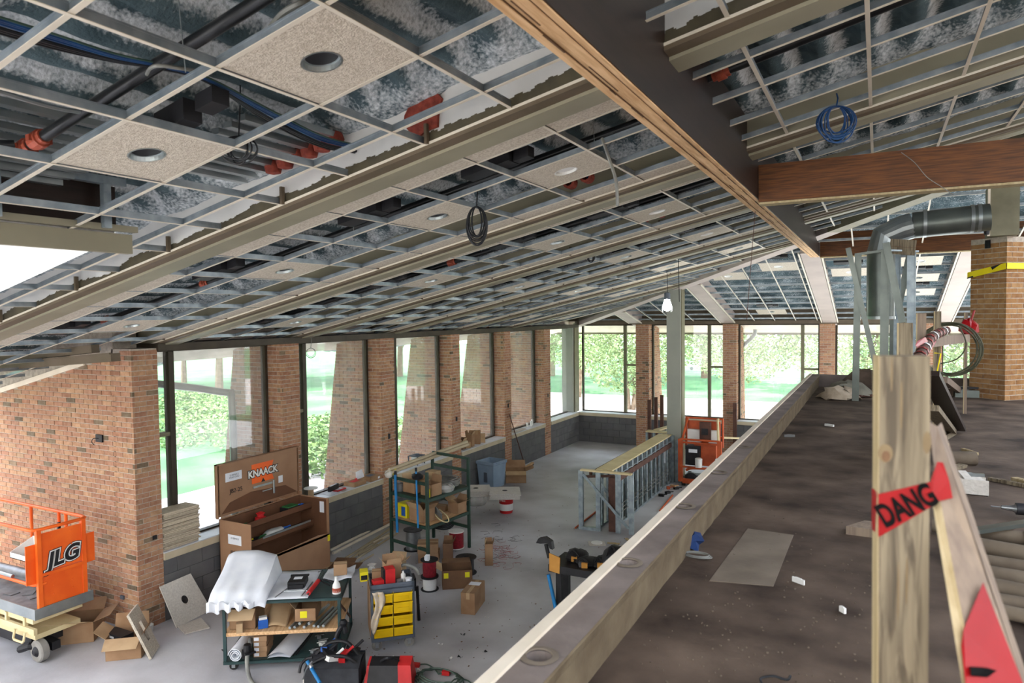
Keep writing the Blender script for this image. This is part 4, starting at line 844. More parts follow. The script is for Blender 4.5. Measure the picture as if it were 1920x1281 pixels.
def leaner(lab, pts, slot=None, hole=None, mat='tile_grey', th=.016):
    "a panel through four points (bottom-left, bottom-right, top-right, top-left)"
    p = [Vector(x) for x in pts]; n = (p[1]-p[0]).cross(p[3]-p[0]).normalized()*th; t = thing('ceiling_panel', lab, 'panel', (p[0]+p[1])/2)
    def uv(u, v): return p[0].lerp(p[1], u).lerp(p[3].lerp(p[2], u), v)
    q = MB()
    if hole:
        cu, cv, R = hole; N = 24; o = []; i_ = []
        for k in range(N): a = 2*math.pi*k/N; c, s = math.cos(a), math.sin(a); m = max(abs(c), abs(s)); o.append(uv(.5+c/m*.5, .5+s/m*.5)); i_.append(uv(cu+R*c, cv+R*s))
        V = o+i_+[x+n for x in i_]+[x+n for x in o]; q.add(V, [(a*N+k, a*N+(k+1) % N, ((a+1) % 4)*N+(k+1) % N, ((a+1) % 4)*N+k) for a in range(4) for k in range(N)])
    elif slot:
        u0, u1, v0, v1 = slot
        for a, b, c, d in ((0, u0, 0, 1), (u1, 1, 0, 1), (u0, u1, 0, v0), (u0, u1, v1, 1)): q.ext([uv(a, c), uv(b, c), uv(b, d), uv(a, d)], n)
    else: q.ext(p, n)
    part('board', q, mat, t, local=False); return t
bl, br = AZ(330, 1178), AZ(387, 1149); up = Vector((-.28, .12, 0))
h = Vector((br.y-bl.y, -(br.x-bl.x), 0)); h = Vector((-abs(h.x), 0, 0)); 
w0 = (br-bl).length; br = bl+(br-bl).normalized()*.6; 
tl = Vector((-8.56, AX(298, 1101, -8.56).y, AX(298, 1101, -8.56).z)); tr_ = tl+(br-bl)
leaner('grey square ceiling panel with a round hole leaning on the block wall', (bl, br, AX(356, 1076, -8.5), AX(298, 1101, -8.52)), hole=(.5, .5, .1))
p = [AZ(347, 1191), AZ(393, 1179), AZ(377, 1161), AZ(334, 1177)]; q = MB(); q.ext([x+Vector((0, 0, .004)) for x in p], (0, 0, .016)); one('panel_offcut', q, 'tile_grey', 'small pale offcut of ceiling panel lying on the floor below the leaning panel', 'offcut')
a, b = AZ(280, 1238), AZ(295, 1214); d = (b-a); b = a+d.normalized()*.34; u = Vector((-.2, .1, 0)); tp = AX(237, 1156, a.x-.22)
tq = tp+(b-a); leaner('beige ceiling panel with a long slot leaning on the open cardboard box', (a, b, tq, tp), slot=(.4, .62, .3, .72), mat='tile', th=.03)
p = AZ(281, 1185); q = MB(); q.lathe([(.035, 0), (.047, .09), (.049, .092), (.049, .1), (.02, .103)], p, 14); t = one('paper_cup', q, 'white_plastic', 'small white lidded cup on the floor beside the first pier', 'cup', smooth=True)
for px, py, w, lab in ((187, 822, .1, 'dark electrical box with a loose wire high on the long brick wall'), (230, 1120, .05, 'grey electrical box low on the long brick wall')):
    p = AY(px, py, YL); t = thing('wall_box', lab, 'outlet', p); q = MB(); q.box((p.x, YL-.006, p.z), (w*1.4, .02, w)); part('box', q, 'black' if w > .06 else 'cart_grey', t, local=False)
    if w > .06: q = MB(); q.tube(curve([p+Vector((0, -.01, 0)), p+Vector((-.06, -.05, .0)), p+Vector((-.1, -.05, -.05)), p+Vector((-.06, -.04, -.09))], 4), .005, 6); part('wire', q, 'cable_black', t, local=False)
# --- stack of ceiling panels on the first sill
r = random.Random(4); y0 = AX(306, 1030, XW).y+.02; y1 = AX(376, 1000, XW).y
for k in range(30):
    q = MB(); q.box((XW-.17+r.uniform(-.016, .016), (y0+y1)/2+r.uniform(-.016, .016), .966+.0172*k), (.3, y1-y0, .0145), r.uniform(-.03, .03)); one('ceiling_panel', q, 'tile_edge', 'beige ceiling panel in the tall stack on the sill beside the first pier', 'panel', 'stacked ceiling panels on the first sill')
# --- brown steel tool chest with upright lid
x0, x1, y0, y1, H = -8.52, -7.87, 6.96, 8.56, 1.19
t = thing('tool_chest', 'brown steel tool chest with its lid standing open under the second window', 'chest', ((x0+x1)/2, (y0+y1)/2, 0))
q = MB(); k = .012; q.b2(x0, x1, y0, y0+k, .06, H); q.b2(x0, x1, y1-k, y1, .06, H); q.b2(x0, x0+k, y0, y1, .06, H); q.b2(x0, x1, y0, y1, .06, .08); lp('body', q, 'knaack')
q = MB(); q.add([(x1, y0+k, .06), (x1, y1-k, .06), (x1, y1-k, .62), (x1, y1-.25, .66), (x1, y0+.4, .62), (x1, y0+k, .6)], [tuple(range(6))]); q.b2(x1-.03, x1, y0+k, y1-k, .585, .62); lp('front_panel', q, 'knaack')
q = MB(); q.b2(x0+k, x0+.05, y0+k, y1-k, .08, H-.01); q.b2(x0+.04, x1-.05, y0+k, y0+k+.006, .08, H-.02); q.b2(x0+.04, x1-.05, y1-k-.006, y1-k, .08, H-.02); lp('lining', q, 'knaack_in')
for z, d, n in ((1.0, .3, 'shelf'), (.72, .34, 'shelf')): q = MB(); q.b2(x0+.05, x0+d, y0+.02, y1-.02, z, z+.012); q.b2(x0+d-.012, x0+d, y0+.02, y1-.02, z-.01, z+.1); lp(n, q, 'knaack_in')
q = MB(); q.b2(x0+.33, x0+.345, y0+.5, y1-.1, .80, .83); lp('shelf_edge', q, 'galv')
LT = 1.99
q = MB(); q.b2(x0-.06, x0-.045, y0-.01, y1+.01, H+.01, LT); q.b2(x0-.05, x0+.0, y0-.01, y0+.0, H, LT); q.b2(x0-.05, x0, y1, y1+.01, H, LT); q.b2(x0-.055, x0+.02, y0-.01, y1+.01, LT-.015, LT); lid = lp('lid', q, 'knaack')
q = MB(); q.b2(x0-.02, x0-.0, y0+.03, y1-.03, H+.06, LT-.02); lp('lid_panel', q, 'knaack'); LX = x0+.003
q = MB(); q.ext([(LX-.003, y0+.05, H+.06), (LX-.003, y0+.2, H+.2), (LX-.003, y0+.6, H+.27), (LX-.003, y1-.3, H+.22), (LX-.003, y1-.05, H+.06)], (.006, 0, 0)); lp('lid_recess', q, 'knaack_in')
inv = ROOT[t.name].inverted(); ym = (y0+y1)/2+.04; zz = H+.53
for s in (-1, 1): q = MB(); q.ext([(LX, ym-.22, zz+s*.15), (LX, ym-.05 if s > 0 else ym-.03, zz+s*.15), (LX, ym+.22, zz+s*.15), (LX, ym+.17, zz+s*.03), (LX, ym-.22, zz+s*.03)], (.003, 0, 0)); lp('emblem', q, 'orange_lift', 'orange emblem')
q = MB(); q.ext([(LX+.001, ym-.04, zz-.151), (LX+.001, ym+.04, zz-.151), (LX+.001, ym, zz-.09)], (.004, 0, 0)); lp('emblem_notch', q, 'black')
for off, mt, dx in ((.016, 'black', .004), (.005, 'white_plastic', .006)): text('lid_letters', 'KNAACK', .15, inv @ frame3((LX+dx, ym, zz), (0, 1, 0), (0, 0, 1)), mt, t, off=off, sx=.95)
q = MB(); q.b2(LX-.003, LX+.012, ym-.2, ym+.18, H+.31, H+.34); q.tube([(LX+.02, ym+.2, H+.36), (LX+.02, ym+.2, H+.15)], .015, 8); q.b2(LX, LX+.01, ym-.02, ym+.17, H+.22, H+.235); lp('lid_handle', q, 'galv', 'galvanised handle bar')
for (yy, z, w, h) in ((y0+.28, H+.58, .3, .13), (ym+.36, H+.34, .09, .11)): q = MB(); q.b2(LX, LX+.002, yy-w/2, yy+w/2, z-h/2, z+h/2); lp('sticker', q, 'white_paper')
for sy, z in ((.0, H+.6), (0, H+.565)): text('sticker_lines', 'O SERVICE' if z > H+.59 else 'OOO OOO', .035, inv @ frame3((LX+.003, y0+.29, z), (0, 1, 0), (0, 0, 1)), 'cart_grey', t)
text('lid_number', 'JB2-25', .09, inv @ frame3((LX+.001, y0+.32, H+.36), (0, 1, 0), (0, 0, 1)), 'black', t); text('end_number', 'JB2-25', .075, inv @ frame3(((x0+x1)/2, y0-.002, .74), (1, 0, 0), (0, 0, 1)), 'black', t)
q = MB(); q.b2((x0+x1)/2-.14, (x0+x1)/2+.13, y0-.002, y0, .86, 1.0); lp('sticker', q, 'white_paper'); q = MB(); q.b2(x1-.18, x1-.09, y1-k-.012, y1-k-.008, .95, 1.13); lp('sticker', q, 'white_paper'); q = MB(); q.b2(x1-.06, x1+.004, y1-.05, y1+.003, .5, .6); lp('corner_tag', q, 'yellow')
text('sticker_lines', 'O SERVICE', .035, inv @ frame3(((x0+x1)/2, y0-.003, .95), (1, 0, 0), (0, 0, 1)), 'cart_grey', t)
# things in the chest
def small(name, lab, cat, c, d, mat, rz=0, rx=0, ry=0, bev=True):
    q = MB(); q.box(c, d, rz, 0, rx, ry); k = .6; q.box((c[0], c[1], c[2]+d[2]*.5+.004), (d[0]*k, d[1]*k, .01), rz); return one(name, q, mat, lab, cat)
q = MB(); q.b2(x0+.08, x0+.24, y0+.1, y0+.42, 1.012, 1.04); q.b2(x0+.1, x0+.2, y0+.15, y0+.3, 1.04, 1.05); one('green_case', q, 'green', 'flat green case on the top shelf of the tool chest', 'case')
q = MB(); q.lathe([(.06, 0), (.09, .02), (.08, .07), (.05, .08), (.05, .12), (.07, .13), (.03, .15)], (x0+.17, y0+.62, 1.013), 14); one('red_reel', q, ['red'], 'red and white reel on the top shelf of the tool chest', 'reel', smooth=True)
q = MB(); q.b2(x0+.08, x0+.26, y1-.5, y1-.25, 1.013, 1.1); q.b2(x0+.1, x0+.24, y1-.48, y1-.27, 1.1, 1.115, 1); one('black_case', q, ['black', 'green'], 'black case with green lid on the top shelf of the tool chest', 'case')
for k, y in enumerate((y1-.2, y1-.14)): q = MB(); q.tube([(x0+.1, y, 1.03), (x0+.25, y-.05, 1.1)], .018, 8); q.tube([(x0+.25, y-.05, 1.1), (x0+.31, y-.07, 1.12)], .006, 6); one('hand_tool', q, 'blue', '%s blue gripped hand tool at the right end of the chest shelf' % ('left' if k == 0 else 'right'), 'tool')
q = MB(); q.lathe([(.0, 0), (.1, .0), (.11, .06), (.08, .1), (.0, .11)], (0, 0, 0), 12); q.v = [Vector((x0+.2+v.x*.8, y0+.85+v.y*2.0, .735+v.z)) for v in q.v]; one('white_bag', q, 'white_plastic', 'crumpled white bag on the lower shelf of the tool chest', 'bag', smooth=True)
for k, (dy, m, l) in enumerate(((.3, 'yellow', 'yellow'), (.42, 'black', 'black'), (.55, 'green', 'green'), (1.05, 'blue', 'blue'))): q = MB(); q.box((x0+.22, y0+dy, .77), (.14, .09, .07), k*.7); q.tube([(x0+.2, y0+dy, .8), (x0+.3, y0+dy+.05, .84)], .012, 6); one('power_tool', q, m, '%s tool on the lower shelf of the tool chest' % l, 'tool')
# --- green work table on castors
fl, fr, bk = Vector((-6.726, 5.499, 0)), Vector((-5.583, 6.23, 0)), AZ(664, 1206); u = (fr-fl).normalized(); L = (fr-fl).length; v = Vector((-u.y, u.x, 0)); D = .92; ang = math.atan2(u.y, u.x)
t = thing('work_table', 'dark green steel work table on castors with papers spread on top', 'table', fl, ang); H = .84
for x in (0.02, L-.02):
    for y in (.02, D-.02): q = MB(); q.box((x, y, (H+.1)/2), (.035, .035, H-.1)); part('post', q, 'cart_green', t)
def pan(z, nm, m, over=0): 
    q = MB(); q.b2(-over, L+over, -over, D+over, z-.012, z); part(nm, q, m, t); q = MB(); q.b2(-over, L+over, -over, -over+.006, z-.04, z); q.b2(-over, L+over, D+over-.006, D+over, z-.04, z); q.b2(-over, -over+.006, -over, D+over, z-.04, z); q.b2(L+over-.006, L+over, -over, D+over, z-.04, z); part('rim', q, m, t)
pan(H, 'table_top', 'cart_green', .015); pan(.13, 'bottom_shelf', 'cart_green'); q = MB(); q.b2(.01, L-.01, .01, D-.01, .42, .46); part('middle_shelf', q, 'wood_lam', t)
q = MB(); q.bar((L-.02, D-.02, .2), (L-.02, .03, .75), .01, .03); part('brace', q, 'iron_brown', t)
def castor(par, x, y, R=.06, m='black_rubber'):
    q = MB(); q.lathe([(R*.4, -.018), (R, -.015), (R, .015), (R*.4, .018)], (x, y, R), 16, R=Matrix.Rotation(math.pi/2, 3, 'X') if True else None); w = part('castor', q, m, par, smooth=True); q = MB(); q.box((x, y-.024, R+.02), (.04, .005, .08)); q.box((x, y+.024, R+.02), (.04, .005, .08)); q.b2(x-.03, x+.03, y-.03, y+.03, R*1.5, R*1.5+.02); part('fork', q, 'steel', w)
for x in (.1, L-.1):
    for y in (.07, D-.07): castor(t, x, y, .05)
TM = ROOT[t.name]
def LB(): return MB(TM)
# drawings and the draped sheet
def sheet(nm, lab, fn, nu, nv, m, cat='paper'):
    q = LB(); q.grid(fn, nu, nv); o = one(nm, q, m, lab, cat, smooth=True); md = o.modifiers.new('s', 'SOLIDIFY'); md.thickness = .002; return o
sheet('drawing', 'large white drawing sheet lying flat on the green table', lambda a, b: Vector((.36+a*.62, -.01+b*.9, H+.004+.004*math.sin(a*9)*b)), 12, 10, 'white_paper')
def drape(a, b):
    x = -.15+a*.66; y = -.08+b*.85
    z = H+.03+.34*(b**.8)*(1-.55*max(0, a-.55)**1.2)-.25*max(0, b-.86)
    z -= .05*max(0, .12-a)*6; z += .014*math.sin(a*22+1)*(1-b)**3+.01*math.sin(a*5+b*6)
    if a > .9: z -= (a-.9)*2.2*b
    return Vector((x+.03*math.sin(b*3), y, z-(.07*(1-b*7) if b < .14 else 0)))
sheet('plastic_sheet', 'big pale blue white sheet bulging over the left end of the green table', drape, 30, 24, 'white_paper', 'sheet')
for k in range(4): sheet('sheet_edge', 'white ruffled sheet layer hanging over the table front, %s of four' % ['leftmost', 'second', 'third', 'rightmost'][k], lambda a, b, k=k: Vector((-.14+k*.13+a*.15, -.1-.02*math.sin(a*8+k)-.02*k/3, H+.03-b*(.12-.02*k)+.02*math.sin(a*6.3))), 8, 4, 'white_paper', 'sheet')
sheet('wrinkled_paper', 'wrinkled white paper under the small box at the right end of the table', lambda a, b: Vector((L-.3+a*.36, .5+b*.42, H+.01+.05*max(0, a-.5)*abs(math.sin(b*4+.5))+.012*math.sin(a*9+b*5))), 12, 10, 'white_paper')
def on(x, y, z=0): return TM @ Vector((x, y, z))
carton('small brown box standing on the wrinkled paper at the table end', on(L-.1, .66, H+.03), ang+.1, (.16, .13, .14), mat='kraft')
# black ballast, caulking gun, spray bottle and pipe clamps on the table
q = LB(); q.b2(.68, .88, .3, .54, H+.006, H+.08); q.b2(.69, .87, .27, .3, H+.006, H+.055); q.b2(.67, .89, .52, .56, H+.07, H+.085); q.b2(.73, .83, .4, .48, H+.0805, H+.082, 1); one('ballast', q, ['black', 'white_paper'], 'black electrical box with a white sticker on the work table', 'device')
for k, (xa, ya, xb, yb) in enumerate(((.6, .02, .7, .34), (.64, .2, .94, .18), (.9, .02, .95, .46))): q = LB(); q.tube([(xa, ya, H+.016), (xb, yb, H+.016)], .007, 8); one('metal_rod', q, 'steel', 'thin steel rod lying on the drawing, %s' % ('left of the black box', 'below the black box', 'right of the black box')[k], 'rod')
q = LB(); q.tube([(.98, .05, H+.035), (1.03, .4, H+.05)], .026, 12); q.tube([(.97, .0, H+.03), (.98, .05, H+.034)], .012, 8, 1); q.tube(curve([(1.03, .4, H+.05), (1.1, .42, H+.055), (1.22, .36, H+.03)], 4), .012, 8, 2); q.tube([(1.05, .41, H+.05), (1.18, .3, H+.02)], .009, 8, 2); q.tube(curve([(1.03, .4, H+.05), (1.06, .6, H+.07), (1.03, .66, H+.08), (.98, .64, H+.07)], 4), .004, 6, 2); one('caulking_gun', q, ['red', 'steel', 'black'], 'red caulking gun lying on the work table', 'tool', smooth=True)
q = LB(); q.lathe([(.05, 0), (.052, .02), (.045, .1), (.02, .15), (.018, .18), (.022, .19), (.01, .2)], (L-.06, .1, H+.004), 14); q.v = [v for v in q.v]; t2 = one('plastic_jug', q, 'white_plastic', 'white plastic bottle with an orange label on the right end of the table', 'bottle', smooth=True); q = MB(); q.lathe([(.0525, .02), (.049, .07)], (0, 0, 0), 14, cap=False); part('label_band', q, 'orange_fit', t2)
# middle shelf
carton('open topped carton facing front on the middle shelf of the green table', on(.2, .3, .462), ang, (.3, .4, .24), (20, 15, 60, 130)); carton('tiny carton standing inside the open carton on the middle shelf', on(.19, .02, .462), ang+.2, (.07, .06, .11), mat='kraft_light', tape=False)
carton('carton with a yellow sticker on the middle shelf of the green table', on(.93, .26, .53), ang, (.24, .36, .15), (None, 40, 30, None)); q = LB(); q.b2(.87, .95, .0775, .0795, .57, .65); one('yellow_sticker', q, 'label_yellow', 'yellow sticker on the carton of the middle shelf', 'sticker')
sheet('folded_card', 'bent sheet of pale card leaning on the middle shelf of the green table', lambda a, b: Vector((.47+a*.24, .1+b*.35, .475+.2*b*(1-.3*a)+.02*math.sin(a*4))), 8, 8, 'kraft_light', 'card')
q = LB(); q.box((.43, .12, .515), (.11, .08, .1), .3); q.box((.43, .12, .58), (.09, .06, .03), .3, 1); one('blue_pack', q, ['blue', 'white_plastic'], 'blue and white pack on the middle shelf of the green table', 'pack')
for k in range(8): q = LB(); x = .76+.055*k; q.tube([(x, .02+.01*(k % 3), .484+.036*(k in (2, 4)) ), (x+.14, .55, .487+.036*(k in (2, 4)))], .017, 10); one('pipe_length', q, 'galv', 'short galvanised pipe on the middle shelf of the green table, %s from the left' % ORD[k], 'pipe', 'pipes on the middle shelf')
# bottom shelf
def roll(lab, a, b, R, m, sp=True, name='paper_roll'):
    q = LB(); a = Vector(a); b = Vector(b); d = (b-a).normalized(); e = d.cross(Z3).normalized(); w = e.cross(d); N = 40; V = []; th = .006
    for e0 in (a, b):
        for s in (0, th):
            for k in range(N+1): an = 2*math.pi*2.5*k/N; rr = R*(.35+.65*k/N)-s; V.append(e0+e*rr*math.cos(an)+w*rr*math.sin(an))
    n = N+1; F = []
    for k in range(N): F += [(k, k+1, 2*n+k+1, 2*n+k), (n+k, n+k+1, 3*n+k+1, 3*n+k), (k, k+1, n+k+1, n+k), (2*n+k, 2*n+k+1, 3*n+k+1, 3*n+k)]
    q.add(V, F); return one(name, q, m, lab, 'roll', smooth=True)
roll('rolled white sheet on the left of the bottom shelf', (.15, -.05, .22), (.2, .5, .23), .085, 'white_paper')
for k in range(4): carton('small brown carton in the pile of four on the bottom shelf, %s' % ('lowest', 'second from below', 'third from below', 'topmost')[k], on(.4+.006*(k % 2), .22, .132+.062*k), ang, (.15, .3, .06), tape=False); 
for k in range(4): q = LB(); q.b2(.335, .39, .0675, .069, .142+.062*k, .18+.062*k); one('carton_label', q, 'white_paper', 'white label on a small carton of the pile, %s' % ('lowest', 'second from below', 'third from below', 'topmost')[k], 'label')
q = LB(); q.grid(lambda a, b: Vector((.5+a*.26+.12*b, .0+b*.58, .15+.06*math.sin(math.pi*(.08+a*.9)))), 12, 8); q.grid(lambda a, b: Vector((.5+a*.26+.12*b, .0+b*.58, .14+.02*math.sin(math.pi*(.08+a*.9)))), 12, 8); one('folded_sheet', q, 'white_paper', 'folded white plastic sheet on the bottom shelf of the table', 'sheet', smooth=True)
for k in range(2): q = LB(); q.tube([(.79+.03*k, .03+.03*k, .145), (.92+.05*k, .56, .2+.03*k)], .008, 6); one('black_rod', q, 'black', 'black rod on the bottom shelf, %s of two' % ('left', 'right')[k], 'rod')
r = random.Random(8)
for k in range(7): q = LB(); x, y = .95+r.uniform(0, .25), .1+r.uniform(0, .4); q.box((x, y, .15), (r.uniform(.04, .1), r.uniform(.03, .06), .035), r.uniform(0, 3)); q.tube([(x-.05, y, .16), (x+.06, y+.02, .17)], .006, 5); one('hand_tool', q, ['steel', 'black', 'white_plastic'][k % 3], 'small tool lying on the bottom shelf of the green table', 'tool', 'small tools on the bottom shelf')
# grey hose with black head hanging at the front
q = LB(); q.tube(curve([(.28, .12, .33), (.3, .0, .3), (.3, -.1, .2), (.34, -.2, .07), (.44, -.36, .03), (.6, -.5, .03), (.9, -.62, .03)], 6), .024, 10); t2 = one('hose', q, 'cable_grey', 'grey ribbed hose hanging from the bottom shelf to the floor', 'hose', smooth=True)
q = LB(); q.lathe([(.045, -.06), (.05, 0), (.04, .06)], (.29, -.04, .28), 12); q.box((.33, -.07, .25), (.12, .03, .02), .5); q.box((.25, -.06, .24), (.03, .03, .1), .2); one('hose_nozzle', q, 'black', 'black nozzle on the grey hose at the bottom shelf', 'nozzle')
# --- grey cart with yellow bins
bl, br = Vector((-5.47, 6.64, 0)), AZ(779, 1214); u = (br-bl).normalized(); ang = math.atan2(u.y, u.x); Lb = (br-bl).length
t = thing('bin_cart', 'grey steel cart holding two columns of yellow bins', 'cart', bl, ang); TM = ROOT[t.name]; H = .84; D = .42
for x in (0.015, Lb-.015):
    for y in (.015, D): q = MB(); q.box((x, y, (H+.14)/2), (.03, .03, H-.14)); part('post', q, 'cart_grey', t)
q = MB(); q.b2(0, Lb, 0, D+.01, .13, .17); part('base', q, 'cart_grey', t); q = MB(); q.b2(0, Lb, 0, D+.01, H-.07, H-.05); q.b2(0, Lb, 0, .01, H-.12, H); q.b2(0, Lb, D, D+.01, H-.07, H); q.b2(0, .01, 0, D, H-.07, H); q.b2(Lb-.01, Lb, 0, D, H-.07, H); part('top_tray', q, 'cart_grey', t); q = MB(); q.b2(.0, Lb, D-.02, D, .17, H-.07); q.b2(Lb/2-.008, Lb/2+.008, .02, D, .17, H-.1); part('back_panel', q, 'cart_grey', t); q = MB(); q.b2(-.012, -.002, .03, D-.03, .2, H-.05); part('side_board', q, 'kraft', t)
bw = (Lb-.08)/2
for c in range(2):
    for k in range(4):
        x = .035+c*(bw+.012); z = .19+.142*k; q = MB(); g = .003; f = -.03; h = .112 if not (c == 1 and k == 2) else .135
        q.b2(x, x+bw, f, D-.05, z, z+g); q.b2(x, x+g, f+.02, D-.05, z, z+.12); q.b2(x+bw-g, x+bw, f+.02, D-.05, z, z+.12); q.b2(x, x+bw, D-.053, D-.05, z, z+.12); q.ext([(x, f+.012, z), (x+bw, f+.012, z), (x+bw, f-.012, z+h), (x, f-.012, z+h)], (0, .004, 0)); q.b2(x-.003, x+bw+.003, f-.018, f-.002, z+h-.012, z+h)
        o = part('yellow_bin', q, 'bin_yellow', t); q = MB(); q.ext([(x+.045, f+.004, z+.02), (x+bw-.045, f+.004, z+.02), (x+bw-.045, f-.01, z+.07), (x+.045, f-.01, z+.07)], (0, -.004, 0)); part('label_holder', q, 'bin_yellow', o)
for x in (.07, Lb-.07):
    for y in (.06, D-.06): castor(t, x, y, .062, 'wheel_grey')
q = MB(TM); q.grid(lambda a, b: Vector((.02+a*.12+.03*math.sin(b*5), -.045-.012*math.sin(a*9+b*3), .77-b*(.42+.1*math.sin(a*5)))), 8, 12); o = one('rag', q, 'rag', 'beige rag hanging over the front left of the bin cart', 'rag', smooth=True); md = o.modifiers.new('s', 'SOLIDIFY'); md.thickness = .012
def bon(x, y, z): return TM @ Vector((x, y, z))
# things heaped on the bin cart
z = H-.05
q = MB(TM); q.box((Lb*.46, .16, z+.1), (.12, .14, .19), .1); q.box((Lb*.46-.075, .16, z+.1), (.035, .13, .18), .1, 1); o = one('red_charger', q, ['red', 'black'], 'red and black radio shaped charger on the bin cart', 'charger'); 
carton('open brown carton behind the red charger on the bin cart', bon(Lb*.55, .32, z+.01), ang+.2, (.2, .16, .2), (40, 40, 25, 25)); carton('small brown carton on the left of the bin cart', bon(.12, .3, z+.01), ang-.1, (.15, .12, .12))
q = MB(TM); q.box((.1, .12, z+.04), (.13, .1, .07), .2); q.tube([(.03, .1, z+.02), (.2, .05, z+.02)], .012, 6); one('red_tool', q, 'red', 'dark red tool lying at the front left of the bin cart', 'tool')
q = MB(TM); q.lathe([(.03, 0), (.03, .09), (.012, .11), (.012, .13)], bon(0, 0, 0)*0+Vector((Lb-.12, .14, z+.01)), 10); one('spray_can', q, 'white_plastic', 'small white can on the right of the bin cart', 'can', smooth=True)
q = MB(TM); q.lathe([(.04, 0), (.045, .05), (.03, .055)], (Lb-.06, .1, z+.01), 12); one('tape_roll', q, 'white_paper', 'white tape roll at the right front of the bin cart', 'tape', smooth=True); q = MB(TM); q.lathe([(.035, 0), (.04, .05), (.03, .055)], (Lb-.17, .07, z+.01), 12); one('tape_roll', q, 'steel', 'grey tape roll at the front of the bin cart', 'tape', smooth=True)
q = MB(TM); q.tube(curve([(Lb*.7, .3, z+.12), (Lb*.85, .33, z+.15), (Lb+.05, .3, z+.1), (Lb+.1, .26, z+.02)], 5), .02, 8); one('hose', q, 'cable_grey', 'grey hose curving off the right side of the bin cart', 'hose', smooth=True)
q = MB(TM); q.box((Lb+.02, .3, z-.08), (.06, .2, .16), 0); q.tube([(Lb+.06, .2, z-.1), (Lb+.08, .22, z-.55)], .02, 8); one('tool_holster', q, 'black', 'black tool holster hanging on the right side of the bin cart', 'holster')
q = MB(TM); q.b2(-.1, .0, .35, .5, z-.02, z+.1); q.b2(-.09, -.01, .349, .35, z+.0, z+.06, 1); one('yellow_box', q, ['yellow', 'black'], 'yellow and black box behind the left end of the bin cart', 'box')
q = MB(TM); q.lathe([(.04, 0), (.05, .05), (.03, .1), (.06, .12)], (.06, .55, z), 10); one('clear_bag', q, 'plastic_film', 'clear plastic bag behind the bin cart', 'bag', smooth=True)
# --- green pipe rack with stock
Pa, Pb, Pc = Vector((-7.438, 9.622, 0)), Vector((-6.545, 9.425, 0)), Vector((-6.412, 10.515, 0)); Pd = Pa+Pc-Pb
t = thing('stock_rack', 'dark green steel stock rack loaded with boxes, cable and tubes', 'rack', Pb)
HR = 1.56
for p, h in ((Pa, 1.38), (Pb, HR), (Pc, HR+.06), (Pd, HR)): q = MB(); q.bar(p, p+Z3*h, .045, .045, up=(0, 1, 0)); lp('post', q, 'rack_green')
for a, b, hs in ((Pa, Pb, (.26, .63, 1.08, 1.36)), (Pb, Pc, (.63, 1.08)), (Pd, Pc, (.37, .78, 1.38, 1.6)), (Pa, Pd, (.63, 1.08))):
    for h in hs: q = MB(); q.bar(a+Z3*h, b+Z3*h, .03, .05); lp('rail', q, 'rack_green')
def shelfp(z, m): q = MB(); q.ext([p+Z3*z for p in (Pa, Pb, Pc, Pd)], (0, 0, .015)); return q
lp('shelf', shelfp(.64, 0), 'wood_lam'); lp('shelf', shelfp(1.095, 0), 'rack_green')
A0 = math.atan2((Pb-Pa).y, (Pb-Pa).x)
def rk(a, b, z): return Pa+(Pb-Pa)*a+(Pd-Pa)*b+Z3*z
carton('long brown carton with its lid ajar on the upper shelf of the rack', rk(.4, .2, 1.112), A0, (.3, .22, .2), (50, 20, 60, 88)); carton('brown carton with a yellow stripe on the upper shelf, at the rack corner', rk(.82, .25, 1.112), A0, (.26, .24, .2), (None, 80, 10, None)); carton('pale carton standing on the far side of the upper rack shelf', rk(.45, .62, 1.112), A0+.1, (.2, .18, .28), mat='kraft_light'); 
q = MB(); p = rk(.13, .1, 1.112); q.lathe([(.07, 0), (.075, .13), (.06, .14), (.06, .17), (.03, .18)], p, 14); one('steel_can', q, 'steel', 'silvery can on the upper rack shelf behind the blue pipe', 'can', smooth=True)
q = MB(); p = rk(.96, .06, 1.2); q.box(p, (.02, .012, .1), A0); q.box(p+Vector((.0, -.008, 0)), (.1, .004, .14), A0, 0); one('yellow_label', q, 'label_yellow', 'yellow label on the corner carton of the upper rack shelf', 'label')
q = MB(); p = rk(.75, .45, 1.3); q.lathe([(.05, 0), (.06, .05), (.03, .1), (.035, .13)], rk(.7, .5, 1.112), 12); one('blue_jar', q, 'blue', 'dark blue jar among the stock on the upper rack shelf', 'jar', smooth=True)
q = MB(); q.lathe([(.0, 0), (.1, .0), (.12, .06), (.08, .11), (0, .12)], (0, 0, 0), 12); q.v = [rk(.9, .55, 1.112)+Vector((v.x*1.1, v.y*1.4, v.z)) for v in q.v]; one('clear_bag', q, 'plastic_film', 'clear plastic bag on the upper rack shelf', 'bag', smooth=True)
q = MB(); p = rk(.62, .78, 1.14); rr = random.Random(3)
for k in range(14): R = Matrix.Rotation(rr.uniform(-.12, .12), 3, 'X') @ Matrix.Rotation(rr.uniform(-.12, .12), 3, 'Y'); s = rr.uniform(.8, 1.05); q.tube([p+Z3*(.012*k*.7)+R @ Vector((.26*s*math.cos(2*math.pi*i/20), .22*s*math.sin(2*math.pi*i/20), 0)) for i in range(20)], .008, 6, closed=True)
one('conduit_coil', q, 'cable_grey', 'big coil of grey flexible conduit on the upper rack shelf', 'conduit', smooth=True)
t2 = carton('yellow carton with a blue panel on the lower rack shelf', rk(.2, .2, .656), A0, (.24, .22, .24), tape=False, mat='yellow'); q = MB(); q.b2(-.02, .08, -.112, -.11, .03, .19); part('printed_panel', q, 'blue', t2)
